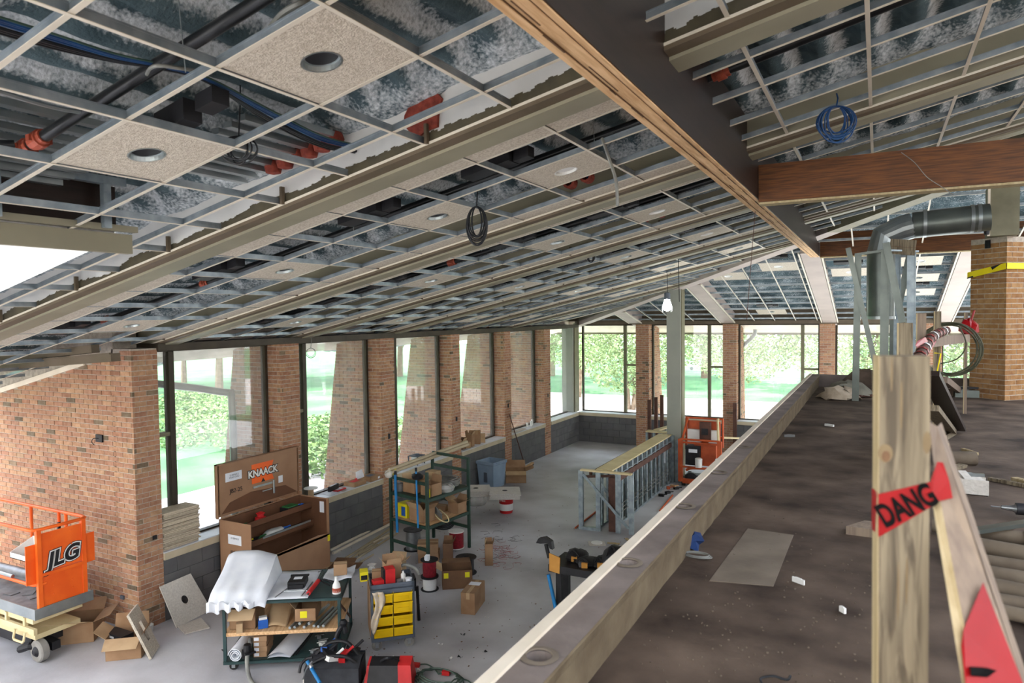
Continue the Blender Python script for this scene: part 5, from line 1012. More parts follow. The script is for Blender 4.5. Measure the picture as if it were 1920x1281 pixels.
carton('pinkish brown carton on the lower rack shelf beside the yellow one', rk(.62, .2, .656), A0, (.36, .26, .22), (40, 60, 60, 30)); carton('open brown carton at the far corner of the lower rack shelf', rk(.85, .85, .656), A0, (.24, .22, .2), (70, 60, 40, 50)); carton('small brown carton between rack posts on the lower shelf', rk(.5, .75, .656), A0+.3, (.2, .16, .1))
q = MB(); rr = random.Random(4)
for k in range(9): q.tube(curve([rk(.35, .45, .8+.02*k), rk(.7, .4, .76+.015*k), rk(.98, .35, .68+.012*k)], 4), .007, 6)
one('conduit_bundle', q, 'cable_grey', 'bundle of grey conduit hanging off the lower rack shelf', 'conduit')
q = MB(); q.tube(curve([rk(.75, .35, .78), rk(.95, .3, .7), rk(1.08, .33, .66), rk(1.1, .4, .66), rk(1.0, .45, .72), rk(.8, .45, .8)], 5), .01, 6); one('conduit_loop', q, 'cream_paint', 'pale hose loop sticking out of the lower rack shelf', 'hose', smooth=True)
for k, (x, y0_, y1_, Y) in enumerate(((741, 890, 998, 0), (780, 884, 990, 0))):
    f = (.09, .78)[k]; p = Pa.lerp(Pb, f)+Vector((0, -.05, 0)); b = AY(x+4, y1_, p.y); a = AY(x, y0_, p.y); q = MB(); q.tube([b, a], .024 if k == 0 else .016, 10); q.tube([a, a+Z3*.06], .028 if k == 0 else .02, 10, 1); one('blue_pipe', q, ['blue_pipe', 'black'], 'thick blue pipe bender handle hooked on the rack, left of two' if k == 0 else 'thin blue handle hooked on the rack, right of two', 'pipe', smooth=True)
a, b = AY(727, 886, Pa.y-.15), AY(873, 833, Pd.y+.9)
for k, (dz, dx) in enumerate(((0, 0), (.0, .06), (.05, .03))): q = MB(); q.tube([a+Vector((dx, 0, dz)), b+Vector((dx, 0, dz))], .029, 12); one('long_tube', q, 'tube_card', 'long beige tube across the top of the rack, %s of three' % ('left', 'right', 'upper')[k], 'tube', smooth=True)
q = MB(); q.lathe([(.05, 0), (.075, .02), (.07, .06), (.02, .09)], a+Vector((.03, .02, -.02)), 10, R=Matrix.Rotation(math.pi/2, 3, 'X')); q.lathe([(.06, 0), (.062, .04)], a+Vector((.03, .1, 0)), 10, 1, R=Matrix.Rotation(-math.pi/2, 3, 'X')); one('tube_wrapping', q, ['plastic_film', 'label_yellow'], 'clear plastic wrap with a yellow tag at the near end of the long tubes', 'wrap', smooth=True)
q = MB(); q.lathe([(.05, 0), (.09, .02), (.1, .06), (.05, .1)], rk(.78, -.02, 1.42), 10); one('pipe_fitting', q, 'black', 'black fitting hung over the top rail of the rack', 'fitting', smooth=True)
# --- spools and boxes on the floor around the rack
def spool(lab, p, R, Hh, mw, fl='black', r0=.75, name='wire_spool', hole=False):
    t = thing(name, lab, 'spool', p); q = MB(); q.lathe([(R, 0), (R, .012), (R*.3, .012)], (0, 0, 0), 22); part('lower_flange', q, fl, t); q = MB(); q.lathe([(R*r0, .012), (R*r0*1.02, Hh*.5), (R*r0, Hh-.012)], (0, 0, 0), 22); part('winding', q, mw, t, smooth=True); q = MB(); q.lathe([(R*.3, Hh-.012), (R, Hh-.012), (R, Hh), (R*.3, Hh), (R*.1, Hh-.01)], (0, 0, 0), 22); part('upper_flange', q, fl, t); return t
p = AZ(806, 1105); spool('white wire spool with black flanges under the dark red one before the rack', (p.x, p.y, 0), .135, .2, 'white_plastic'); spool('dark red wire spool stacked on the white one in front of the rack', (p.x, p.y, .2), .135, .26, 'red_wire')
p2 = AY(807, 1048, p.y); q = MB(); q.box((p.x+.0, p.y-.05, .5), (.06, .06, .08), .3); q.b2(p.x-.03, p.x+.03, p.y-.09, p.y-.085, .47, .53); one('small_pack', q, 'white_paper', 'small white pack standing on the red wire spool', 'pack')
p = AZ(868, 1078); spool('black wire spool standing on the floor right of the stock rack', (p.x, p.y+.1, 0), .17, .26, 'cable_black')
p = AZ(856, 1030); spool('red wire spool with a white top standing under the rack', (p.x, p.y, .03), .14, .3, 'red_wire', fl='white_plastic', r0=.9)
p = AZ(775, 1030); spool('black topped spool of silver wire standing under the left of the rack', (p.x, p.y, 0), .17, .36, 'steel')
p = AZ(822, 1012); spool('small dark spool on the boxes under the rack', (p.x-.05, p.y-.2, .41), .07, .16, 'blue', fl='black', r0=.45); spool('white cable reel lying under the small dark spool', (p.x-.05, p.y-.2, .33), .17, .08, 'white_plastic', fl='white_plastic', r0=.9)
q = MB(); pp = Vector((p.x+.1, p.y-.05, .3))
for k in range(6): q.tube([pp+Vector((.24*math.cos(a)*(1-.03*k), .2*math.sin(a), .025*k+.02*math.sin(a*2))) for a in [2*math.pi*i/20 for i in range(20)]], .012, 6, closed=True)
one('cable_coil', q, 'cable_black', 'black cable coil behind the small dark spool under the rack', 'cable', smooth=True)
p = AZ(803, 1050); carton('brown carton printed with 12 under the front of the rack, upper of two', (p.x+.0, p.y+.0, .16), .55, (.34, .3, .15)); t2 = carton('brown carton under the front of the rack, lower of two', (p.x+.02, p.y, 0), .5, (.34, .3, .16)); 
text('carton_number', '12', .07, frame3((-.05, -.152, .08), (1, 0, 0), (0, 0, 1)), 'black', t2)
p = AZ(846, 1050); carton('narrow tall brown carton under the right of the rack', (p.x-.06, p.y, 0), .5, (.16, .2, .3), (30, None, 20, None), mat='kraft_dark')
p = AZ(727, 1085); carton('pale brown carton under the left front of the rack', (p.x-.05, p.y+.3, 0), .3, (.26, .2, .2), (60, 50, 40, 50), mat='kraft_light')
a, b = AZ(827, 1106), AZ(876, 1103); t2 = carton('wide brown carton with two lime labels in front of the black spool', ((a.x+b.x)/2-.05, (a.y+b.y)/2+.16, 0), math.atan2((b-a).y, (b-a).x), ((b-a).length*1.15, .34, .28), (None, 60, 85, None), mat='kraft_dark')
for x in (-.17, .15): q = MB(); q.b2(x-.035, x+.035, -.173, -.171, .17, .25); part('lime_label', q, 'label_yellow', t2)
a, b = AZ(865, 1151), AZ(890, 1154); dd = AZ(909, 1127)
u = (dd-b); t2 = carton('closed brown carton standing alone on the floor before the bin cart', ((a.x+dd.x)/2, (a.y+dd.y)/2, 0), math.atan2(u.y, u.x), (u.length*1.0, .2, .3), mat='kraft'); q = MB(); q.b2(.04, .16, -.08, .08, .3005, .302); part('white_label', q, 'white_paper', t2)
a = AZ(914, 1060); carton('small narrow brown carton with an open top standing among wire scraps', (a.x, a.y+.05, 0), .55, (.13, .15, .36), (15, -20, 10, None))
q = MB(); rr = random.Random(12)
for k in range(34): c = AZ(rr.gauss(932, 16), rr.gauss(1032, 17)); a0 = rr.uniform(0, 6.3); q.tube([c+Vector((.1*math.cos(a0+t*1.2)*(.4+.2*t), .1*math.sin(a0+t*1.2)*(.4+.2*t), .006+.01*(t % 2))) for t in range(5)], .0022, 4)
one('wire_scraps', q, 'cable_red', 'tangle of red wire scraps on the floor right of the rack', 'wire', stuff=True)
q = MB()
for k in range(16): c = AZ(rr.gauss(938, 16), rr.gauss(1020, 16)); a0 = rr.uniform(0, 6.3); q.tube([c+Vector((.12*math.cos(a0+t)*(.4+.2*t), .12*math.sin(a0+t)*(.4+.2*t), .008+.01*(t % 2))) for t in range(5)], .0022, 4)
one('wire_scraps', q, 'cable_black', 'tangle of dark wire scraps on the floor behind the narrow carton', 'wire', stuff=True)
# --- conduit lengths along the block wall
for k in range(10):
    y0 = 640+8*k if k < 3 else 640; a = [(620, 1032), (624, 1038), (640, 1052), (645, 1056), (650, 1060), (655, 1050), (648, 1046), (672, 1041), (660, 1064), (700, 1018)][k]; b = [(733, 975), (733, 982), (735, 990), (740, 996), (745, 1000), (738, 985), (730, 1000), (708, 1021), (700, 1040), (728, 1005)][k]
    A = AZ(*a, .02); B = AZ(*b, .02); q = MB(); q.tube([A, B], .026 if k in (0, 1, 9) else .016, 8); one('conduit_length', q, 'cream_strip' if k in (0, 1, 9) else 'tube_card', 'pale conduit length on the floor by the block wall, %s of ten' % ORD[k], 'conduit', 'conduit lengths by the block wall', smooth=True)
a = AZ(640, 1070); carton('flattened brown carton on the floor at the end of the tool chest', (a.x, a.y, 0), .4, (.36, .3, .08), (85, 85, 80, 80), mat='kraft_dark')
# --- on the sills
def sillY(px, py): return AX(px, py, XW-.12)
p = sillY(583, 925); t2 = thing('cable_reel', 'empty white topped reel standing on the sill beside the tool chest', 'reel', (XW-.12, p.y, .957)); q = MB(); q.lathe([(.12, 0), (.12, .01)], (0, 0, 0), 18); part('lower_flange', q, 'white_plastic', t2); q = MB(); q.lathe([(.05, .01), (.05, .2)], (0, 0, 0), 14); part('core', q, 'kraft_light', t2); q = MB(); q.lathe([(.12, .2), (.12, .212)], (0, 0, 0), 18); part('upper_flange', q, 'white_plastic', t2)
for k, (px, py, d, m, lab, z) in enumerate([(622, 918, (.26, .3, .006), 'white_paper', 'sheet of white paper lying on the second sill', 0), (636, 912, (.2, .26, .02), 'red', 'red printed catalogue on the second sill', .008), (628, 905, (.05, .3, .09), 'black', 'dark box with its lid open on the second sill', .03)]):
    p = sillY(px, py); q = MB(); q.box((XW-.16, p.y, .957+z+d[2]/2), d, .1*k); q.box((XW-.16, p.y, .957+z+d[2]+.002), (d[0]*.7, d[1]*.7, .002), .1*k, 1); one(('paper', 'catalogue', 'box')[k], q, [m, 'white_paper'], lab, ('paper', 'book', 'box')[k])
p = sillY(668, 905); t2 = carton('flat brown carton with a printed top on the second sill, nearer of two', (XW-.15, p.y, .957), math.pi/2, (.34, .26, .07), tape=False); q = MB(); q.b2(-.1, .08, -.06, .07, .0705, .072); part('printed_panel', q, 'red', t2)
p = sillY(697, 893); t2 = carton('flat brown carton with a dark window on the second sill, farther of two', (XW-.15, p.y, .957), math.pi/2, (.34, .28, .08), tape=False); q = MB(); q.b2(-.09, .09, -.06, .08, .0805, .082); part('dark_window', q, 'cart_grey', t2); q = MB(); q.b2(.05, .11, -.142, -.14, .02, .06); part('white_label', q, 'white_paper', t2)
p = sillY(680, 888); q = MB(); q.ext([(XW-.2, p.y-.1, 1.03), (XW-.2, p.y+.14, 1.03), (XW-.24, p.y+.12, 1.18), (XW-.24, p.y-.06, 1.16)], (.004, 0, 0)); q.box((XW-.2, p.y-.1, 1.04), (.03, .03, .03), 0, 1); one('bent_paper', q, ['white_paper', 'red'], 'bent white sheet standing behind the flat cartons on the second sill', 'paper')
p = sillY(785, 862); q = MB(); y = p.y; q.b2(XW-.3, XW-.05, y-.14, y+.14, 1.13, 1.145); 
for a in (XW-.29, XW-.06):
    for b in (y-.13, y+.13): q.b2(a-.01, a+.01, b-.01, b+.01, .956, 1.13)
q.b2(XW-.3, XW-.05, y-.02, y+.0, .956, 1.13, 1); q.lathe([(.05, 0), (.05, .03), (.02, .03)], (XW-.16, y, 1.145), 12); one('metal_stand', q, ['cart_grey', 'white_plastic'], 'small grey metal stand with a round cap on the third sill', 'stand')
for k, (px, py, w, h) in enumerate([(868, 829, .16, .2), (884, 822, .2, .3), (897, 812, .1, .34), (906, 812, .12, .22), (876, 838, .12, .14)]):
    p = sillY(px, py); carton('brown carton in the group on the fourth sill, %s' % ['farthest left', 'large one with a torn flap', 'narrow tall one', 'farthest right', 'low one in front'][k], (XW-.16+.03*(k == 4), p.y, .957), math.pi/2+.2*k, (w, .16, h), (30, 50, 20, 25) if k in (0, 1) else (), mat=['kraft_dark', 'kraft', 'kraft', 'kraft_light', 'kraft_light'][k])
p = sillY(1002, 797); 
for k in range(3): q = MB(); q.lathe([(.03, 0), (.03, .1+.03*k), (.02, .11+.03*k)], (XW-.2+.04*(k % 2), p.y-.3+.16*k, .957), 10); one('white_can', q, 'white_plastic', 'small white can on the fifth sill, %s of three' % ('left', 'middle', 'right')[k], 'can', smooth=True)
q = MB(); q.box((XW-.12, p.y-1.0, .965), (.14, .7, .012), .05); one('sill_board', q, 'tile', 'beige board lying on the fifth sill', 'board')
# --- grey bin, panel packs, bucket, open box, broom
c = AZ(914, 916); t2 = thing('trash_bin', 'blue grey plastic bin with a square rim standing by the block wall', 'bin', (c.x-.05, c.y+.3, 0), -.15); q = MB(); w0, w1, h = .215, .27, .62
def ring(w, z): return [(-w, -w, z), (w, -w, z), (w, w, z), (-w, w, z)]
q.add(ring(w0, 0)+ring(w1-.02, h*.86)+ring(w1, h*.9)+ring(w1, h)+ring(w1-.025, h)+ring(w1-.03, h*.85)+ring(w0-.02, .02), [(0, 1, 2, 3)]+[(4*i+k, 4*i+(k+1) % 4, 4*i+4+(k+1) % 4, 4*i+4+k) for i in range(6) for k in range(4)]+[(24, 25, 26, 27)]); part('body', q, 'trash_grey', t2)
q = MB(); q.tube([(w1+.01, -.15, h-.03), (w1+.03, -.1, h-.01), (w1+.03, .1, h-.01), (w1+.01, .15, h-.03)], .015, 8); part('grip', q, 'trash_grey', t2); q = MB(); q.b2(-.05, .05, -.245, -.225, .12, .36); part('front_channel', q, 'cart_grey', t2)
def pack(lab, px, py, n, L, rz, z0):
    p = AZ(px, py, z0); r = random.Random(px)
    for k in range(n):
        t3 = thing('ceiling_panel', 'ceiling panel in %s%s' % (lab, ', topmost, with a dark hole in the middle' if k == n-1 else ''), 'panel', (p.x+r.uniform(-.012, .012), p.y+r.uniform(-.012, .012), z0+.022*k), rz+r.uniform(-.02, .02), None if k == n-1 else 'panels under the top of '+lab); q = MB(); q.box((0, 0, .0105), (L, L, .021)); part('board', q, 'tile_grey', t3)
        if k == n-1: q = MB(); q.lathe([(.055, .0215), (.055, .023)], (0, 0, 0), 16); part('hole_cover', q, 'black', t3)
pack('the pack on the plastic bag', 893, 925, 5, .58, .5, .4); pack('the pack on the red bucket', 947, 930, 5, .62, .5, .4)
p = AZ(893, 948); q = MB(); q.lathe([(.2, 0), (.24, .1), (.22, .25), (.2, .38), (.05, .39)], (p.x-.05, p.y+.1, 0), 14); one('plastic_bag', q, 'plastic_film', 'clear plastic bag of bottles carrying the left pack of panels', 'bag', smooth=True)
p = AZ(945, 963); t2 = thing('bucket', 'red bucket with a pale band carrying the right pack of panels', 'bucket', (p.x, p.y+.1, 0)); q = MB(); q.lathe([(.13, 0), (.14, .06), (.143, .061)], (0, 0, 0), 20); q.lathe([(.146, .2), (.155, .37), (.165, .37), (.165, .39)], (0, 0, 0), 20); part('body', q, 'red', t2, smooth=True); q = MB(); q.lathe([(.141, .06), (.147, .2)], (0, 0, 0), 20); part('band', q, 'white_plastic', t2, smooth=True)
text('bucket_letters', 'Great', .07, frame3((-.02, -.153, .28), (1, 0, 0), (0, -.05, 1)), 'white_plastic', t2)
p = AZ(962, 905); carton('large open brown carton with wide flaps right of the grey bin', (p.x, p.y+.15, 0), .5, (.5, .42, .3), (70, 60, 40, 105))
a = AY(955, 777, 15.6); b = AZ(984, 876); t2 = thing('broom', 'push broom with a thin wooden handle leaning on the fifth pier', 'broom', b); q = MB(); q.tube([b+Z3*.06, AX(955, 777, XW+.05)], .013, 8); part('handle', q, 'iron_brown', t2, local=False); a, c = AZ(984, 882), AZ(999, 872); q = MB(); q.bar(a+Z3*.06, c+Z3*.06, .07, .04); part('head', q, 'wood_lam', t2, local=False); q = MB(); q.bar(a+Z3*.02, c+Z3*.02, .06, .04); part('bristles', q, 'black', t2, local=False)
# --- metal stud knee wall
A, B, Cc = AZ(1090, 992), AZ(1187, 1003), AZ(1189, 961); HW = 1.15; Ee = AZ(1263.7, 903)
xr = (Cc.x+Ee.x)/2; yN, yE = A.y, 16.8; xl = xr-.32
t = thing('stud_wall', 'galvanised metal stud knee wall with studs showing along the lower floor', 'framing', (xr, yN, 0))
q = MB(); q.bar((A.x, yN, HW), (B.x, yN+.02, HW), .1, .03); lp('end_plate', q, 'cream_paint')
for f in (0, .34, .72, .97): q = MB(); p = A.lerp(B, f); q.bar(p, p+Z3*(HW-.01), .09, .05, up=(0, 1, 0)); lp('end_stud', q, 'stud_blue')
q = MB(); q.bar(A+Z3*.03, A.lerp(B, .36)+Z3*.03, .09, .06); lp('end_track', q, 'stud_blue')
q = MB(); q.bar(A.lerp(B, .06)+Vector((0, -.05, 1.08)), A.lerp(B, .93)+Vector((0, -.05, .12)), .05, .02, up=(0, 1, 0)); lp('brace', q, 'stud_blue')
q = MB(); q.bar(A.lerp(B, .1)+Vector((0, .3, 1.08)), A.lerp(B, .55)+Vector((0, .2, .55)), .05, .02, up=(0, 1, 0)); lp('brace', q, 'stud_blue')
p = AZ(1152, 996); q = MB(); q.b2(p.x-.09, p.x+.09, yN+.08, yN+.24, 0, 1.03); lp('steel_post', q, 'iron_brown', 'rust brown steel post')
q = MB(); q.b2(xl, xr, yN+.1, yE, HW-.005, HW+.02); lp('top_plate', q, 'cream_paint', 'pale metal top plate')
for x in (xl+.02, xr-.02): q = MB(); q.b2(x-.02, x+.02, yN+.1, yE, 0, .04); lp('bottom_track', q, 'stud_blue'); q = MB(); q.b2(x-.015, x+.015, yN+.1, yE, HW-.15, HW-.13); lp('top_track', q, 'stud_blue')
for k in range(13):
    y = yN+.35+(yE-yN-.4)*k/12
    for x in (xr-.02,): q = MB(); q.b2(x-.02, x+.02, y-.045, y+.045, .04, HW); q.b2(x+.021, x+.0215, y-.012, y+.012, .55, .62, 1); lp('stud', q, ['stud_blue', 'black'])
    q = MB(); q.b2(xl, xl+.04, y-.045, y+.045, .04, HW); lp('stud', q, 'stud_blue')
    if k < 12: q = MB(); yy = y+(yE-yN-.4)/24; q.b2(xr-.06, xr-.05, yy-.14, yy+.14, .06, .55+.45*((k*7 % 5)/5)); lp('web_sheet', q, 'galv_dull')
q = MB(); q.b2(xr-.04, xr+.02, yN+.4, yE-.1, HW-.27, HW-.16); lp('steel_angle', q, 'iron_brown', 'rust brown steel angle'); q = MB(); q.bar((xl-.18, yN+.25, HW-.12), (xl-.12, yE-.2, HW-.1), .05, .05); lp('side_rail', q, 'iron_brown', 'rust brown rail')
q = MB(); q.bar((xl-.2, yN+.02, HW-.13), (xl+.3, yN+.3, HW-.13), .05, .04); lp('side_rail', q, 'iron_brown')
for k in range(3): q = MB(); q.tube([(xr+.01, yN+.5, .25+.08*k), (xr+.01, yE-.3, .25+.08*k)], .006, 6); lp('cable', q, 'cable_grey')
q = MB(); q.b2(xr-.01, xr+.06, yE-.05, yE+.05, 0, HW); q.b2(xr+.09, xr+.16, yE-.02, yE+.08, 0, HW-.1); lp('end_stud', q, 'stud_blue')
# four rust brown stub posts and the cross wall behind
for k, (px, yt, yb) in enumerate(((1217.5, 750, 812), (1230, 745, 804), (1241, 741, 799), (1261.5, 753, 816))):
    Y = (17.6, 18.0, 18.4, 16.9)[k]; a = AY(px, yt, Y); q = MB(); q.b2(a.x-.04, a.x+.04, Y-.04, Y+.04, 0, a.z); q.b2(a.x-.07, a.x+.07, Y-.07, Y+.07, 0, .012); one('steel_post', q, 'iron_brown', 'rust brown square steel stub post near the far window, %s from the left' % ['first', 'second', 'third', 'fourth'][k], 'post')
t = thing('stud_wall', 'short metal stud return behind the stub posts', 'framing', (-5, 17.2, 0)); a, b = AY(1213, 812, 17.2), AY(1262, 812, 17.2)
q = MB(); q.bar((a.x, 17.2, 1.15), (xr, 17.2, 1.15), .25, .03); lp('top_plate', q, 'cream_paint'); 
for f in (0, .25, .5, .75, 1): q = MB(); x = a.x+(xr-a.x)*f; q.b2(x-.02, x+.02, 17.15, 17.24, 0, 1.14); lp('stud', q, 'stud_blue')
q = MB(); q.bar((a.x+.2, 17.35, 1.16), (a.x+.5, 18.6, 1.16), .16, .03); lp('top_plate', q, 'cream_paint')
for y in (17.5, 17.9, 18.3, 18.6): q = MB(); x = a.x+.2+.3*(y-17.35)/1.25; q.b2(x-.02, x+.02, y-.04, y+.04, 0, 1.15); lp('stud', q, 'stud_blue')
t = thing('low_track', 'low pale metal rail between the far lift and the pier', 'framing', (-3.6, 18.9, 0)); q = MB(); q.bar(AY(1265, 817, 17.3), AY(1390, 822, 18.9), .08, .04); lp('rail', q, 'cream_paint')
for f in (.02, .98): p = AY(1265, 817, 17.3).lerp(AY(1390, 822, 18.9), f); q = MB(); q.b2(p.x-.02, p.x+.02, p.y-.03, p.y+.03, 0, p.z); lp('post', q, 'stud_blue')
q = MB(); p = AY(1378, 800, 20.85); q.b2(p.x-.05, p.x+.05, 20.8, 20.9, 0, AY(1378, 756, 20.85).z); q.b2(p.x-.08, p.x+.08, 20.77, 20.93, 0, .015); one('steel_post', q, 'iron_brown', 'rust brown steel stub post standing at the pier right of the far lift', 'post')
# copper pipes and scraps on the floor around
for k, (a, b) in enumerate((((1079, 990), (1130, 950)), ((1237, 958), (1261, 929)))): q = MB(); q.tube([AZ(*a, .02), AZ(*b, .02)], .018, 8); one('copper_pipe', q, 'orange_old', ('copper coloured pipe on the floor left of the stud frame', 'copper coloured pipe on the floor right of the stud frame')[k], 'pipe')
p = AZ(1119, 1020); q = MB(); q.lathe([(.1, .016), (.1, .03), (.09, .034)], p, 20, 1); q.box(p+Z3*.008, (.3, .22, .014), .5); one('round_cover', q, ['tile_grey', 'white_plastic'], 'round white cover on a square plate lying before the stud frame', 'cover')
for k, (x, y) in enumerate(((1150, 1020), (1172, 1024), (1178, 1014))): p = AZ(x, y); q = MB(); q.box(p+Z3*.01, (.22, .05, .014), .2+k); q.box(p+Z3*.02, (.1, .03, .008), .2+k); one('wood_offcut', q, 'pine_pale', 'thin pale offcut on the floor before the stud frame, %s of three' % ('left', 'middle', 'right')[k], 'offcut')
for k, (x, y) in enumerate(((1240, 931), (1252, 926), (1253, 917), (1262, 914), (1268, 918))): p = AZ(x, y); q = MB(); q.box(p+Z3*.03, (.12, .07, .05), k); q.tube([p+Z3*.04, p+Vector((.12, .05, .05))], .012, 6); one('floor_tool', q, ['black', 'black', 'orange_old', 'wood_lam', 'black'][k], 'small tool on the floor right of the stud frame, %s from the left' % ['first', 'second', 'third', 'fourth', 'fifth'][k], 'tool')
# --- far orange lift
fl = AZ(1278, 915); Yn, Yf = 16.5, 17.5
X0 = AY(1276, 880, Yn).x; X1 = AY(1349, 860, Yn).x; HT = AY(1290, 783, Yf-.5).z; HM = AY(1300, 825, Yn).z
t = thing('personnel_lift', 'orange aerial lift with a rail cage standing before the grey column', 'lift', ((X0+X1)/2, Yn, 0))
for x in (X0, X1): q = MB(); q.b2(x-.05, x+.05, Yn-.04, Yn+.06, .12, HM); lp('mast', q, 'orange_old')
for x in (X0+.02, X1-.02):
    q = MB(); q.tube([(x, Yn, HM-.1), (x+(.06 if x < -3.9 else -.1), Yf-.6, HT), (x+(.06 if x < -3.9 else -.1), Yf-.5, HT)], .028, 8); lp('cage_rail', q, 'cream_paint' if x > -3.9 else 'orange_old', sm=True)
    q = MB(); q.tube([(x, Yf-.5, .9), (x, Yf-.5, HT)], .025, 8); lp('cage_post', q, 'orange_old', sm=True)
for z, y in ((HT, Yf-.5), (HM, Yn), (HM-.08, Yn+.02), (HM-.65, Yn-.03), (HT-.45, Yf-.45)): q = MB(); q.tube([(X0, y, z), (X1, y, z)], .024, 8); lp('cross_rail', q, 'orange_old', sm=True)
q = MB(); q.b2(X0+.3, X1-.1, Yn+.1, Yn+.4, HM-.62, HM-.12); q.b2(X0+.05, X1-.05, Yn-.02, Yn+.5, .2, HM-1.05); q.b2(X0+.08, X1-.06, Yf-.6, Yf-.55, HT-.62, HT-.05); lp('body', q, 'orange_old')
q = MB(); q.b2(X0+.12, X0+.46, Yn-.02, Yn+.12, HM-.6, HM-.15); c0 = lp('control_panel', q, 'black', 'black control box'); q = MB(); q.b2(X0+.2, X0+.4, Yn-.03, Yn-.02, HM-.3, HM-.22); part('panel_label', q, 'white_paper', c0, local=False)
q = MB(); q.b2(X0+.1, X0+.42, Yf-.72, Yf-.62, HT-.55, HT-.25); lp('tray', q, 'white_plastic'); q = MB(); q.b2(X0+.6, X1-.1, Yf-.72, Yf-.62, HT-.55, HT-.25); lp('tray', q, 'white_plastic'); q = MB(); q.b2(X0+.4, X0+.66, Yf-.78, Yf-.7, HT-.5, HT-.05); lp('motor_unit', q, 'iron_brown'); q = MB(); q.b2(X0+.45, X0+.6, Yf-.8, Yf-.78, HT-.35, HT-.2); lp('motor_face', q, 'black')
q = MB(); q.tube(curve([(X0+.15, Yn-.05, HM-.72), (X0+.3, Yn-.08, HM-.66), (X1-.2, Yn-.05, HM-.66), (X1-.1, Yn, HM-.8)], 4), .03, 8); lp('bumper', q, 'orange_old', sm=True)
q = MB(); q.lathe([(.1, -.06), (.16, -.04), (.16, .04), (.1, .06)], (X0+.25, Yn+.05, HM-.95), 16, R=Matrix.Rotation(math.pi/2, 3, 'X')); q.b2(X0+.1, X1-.1, Yn+.02, Yn+.3, HM-1.05, HM-.85); lp('drive_unit', q, 'black')
for x in (X0+.05, X1-.05):
    for y in (Yn+.1, Yf-.3): q = MB(); q.lathe([(.05, -.04), (.11, -.03), (.11, .03), (.05, .04)], (x, y, .11), 16, R=Matrix.Rotation(math.pi/2, 3, 'Y')); lp('wheel', q, 'black_rubber', sm=True)
q = MB(); q.tube(curve([(X1-.05, Yn-.05, HM-.4), (X1-.02, Yn-.1, HM-.5), (X1-.05, Yn-.05, HM-.55)], 4), .04, 8); lp('lamp', q, 'white_plastic'); q = MB(); q.lathe([(.08, 0), (.085, .2), (.06, .22)], (X0+.45, Yn-.1, HM-.62), 12); lp('jar', q, 'white_plastic', sm=True)
# --- black tool bench before the concrete upstand
p = AZ(1045, 1158); H = 1.0; a = AY(1028, 1068, p.y); ax = p.x
t = thing('tool_bench', 'black steel bench with a pipe stand and tool bags before the concrete upstand', 'bench', (ax, p.y, 0)); L = 1.25; zt = .72
q = MB(); q.b2(ax-.12, ax+L, p.y-.02, p.y+.55, zt-.1, zt); lp('bench_top', q, 'black')
for x, y in ((ax+.03, p.y+.02), (ax-.07, p.y+.5), (ax+L-.05, p.y+.02), (ax+L-.05, p.y+.5)): q = MB(); q.b2(x-.04, x+.04, y-.04, y+.04, 0, zt-.1); lp('leg', q, 'black')
q = MB(); q.tube([(ax-.2, p.y+.3, zt-.05), (ax-.2, p.y+.3, zt+.0), (ax-.12, p.y+.02, zt-.1)], .02, 8); lp('edge_rail', q, 'cart_grey')
b = AY(1020, 1020, p.y+.35); q = MB(); q.tube([(b.x+.08, p.y+.35, zt-.05), (b.x+.03, p.y+.35, b.z+.0)], .028, 10); lp('stand_pole', q, 'black'); q = MB(); q.ext([(b.x-.12, p.y+.33, b.z+.0), (b.x-.08, p.y+.33, b.z+.07), (b.x+.02, p.y+.33, b.z+.1), (b.x+.12, p.y+.33, b.z+.05), (b.x+.14, p.y+.33, b.z-.06), (b.x+.1, p.y+.33, b.z-.05), (b.x+.06, p.y+.33, b.z+.02), (b.x-.05, p.y+.33, b.z+.0)], (0, .08, 0)); lp('vise_head', q, 'black')
q = MB(); q.ext([(ax-.1, p.y-.03, zt-.08), (ax+.05, p.y-.03, zt-.1), (ax+.06, p.y-.03, zt+.12), (ax-.1, p.y-.03, zt+.16)], (0, .02, 0)); one('leather_flap', q, 'tan_strap', 'tan leather pouch at the left end of the tool bench', 'pouch')
r = random.Random(15)
for k in range(5):
    c = Vector((ax+.16+.2*k, p.y+.25+r.uniform(-.08, .08), zt+.0)); s = (.17, .16, .15, .2, .17)[k]; hh = (.14, .1, .12, .3, .2)[k]; q = MB(); q.lathe([(s*.9, 0), (s, hh*.35), (s*.75, hh*.75), (s*.3, hh)], c, 9); q.v = [v+Vector((r.uniform(-.02, .02), r.uniform(-.02, .02), r.uniform(0, .02))) for v in q.v]; q.tube(curve([c+Vector((-s*.5, -s*.6, hh*.5)), c+Vector((0, -s*.8, hh*1.2)), c+Vector((s*.5, -s*.6, hh*.4))], 4), .012, 6); t2 = thing('tool_bag', 'black tool bag with tan pockets on the bench, %s from the left' % ['first', 'second', 'third', 'fourth', 'fifth'][k], 'bag', c); part('bag', q, 'black', t2, local=False, smooth=True); q = MB(); q.box(c+Vector((.02, -s*.85, hh*.4)), (.08, .03, .07), .3, 0, .3); part('pocket', q, 'tan_strap', t2, local=False)
q = MB(); q.tube([(ax-.1, p.y-.06, zt-.12), (ax+.02, p.y-.07, .1)], .026, 10); q.tube([(ax+.02, p.y-.07, .1), (ax+.06, p.y-.08, .0)], .024, 8, 1); one('pipe_bender', q, ['blue_pipe', 'black'], 'blue handled pipe bender leaning at the leg of the tool bench', 'tool', smooth=True)
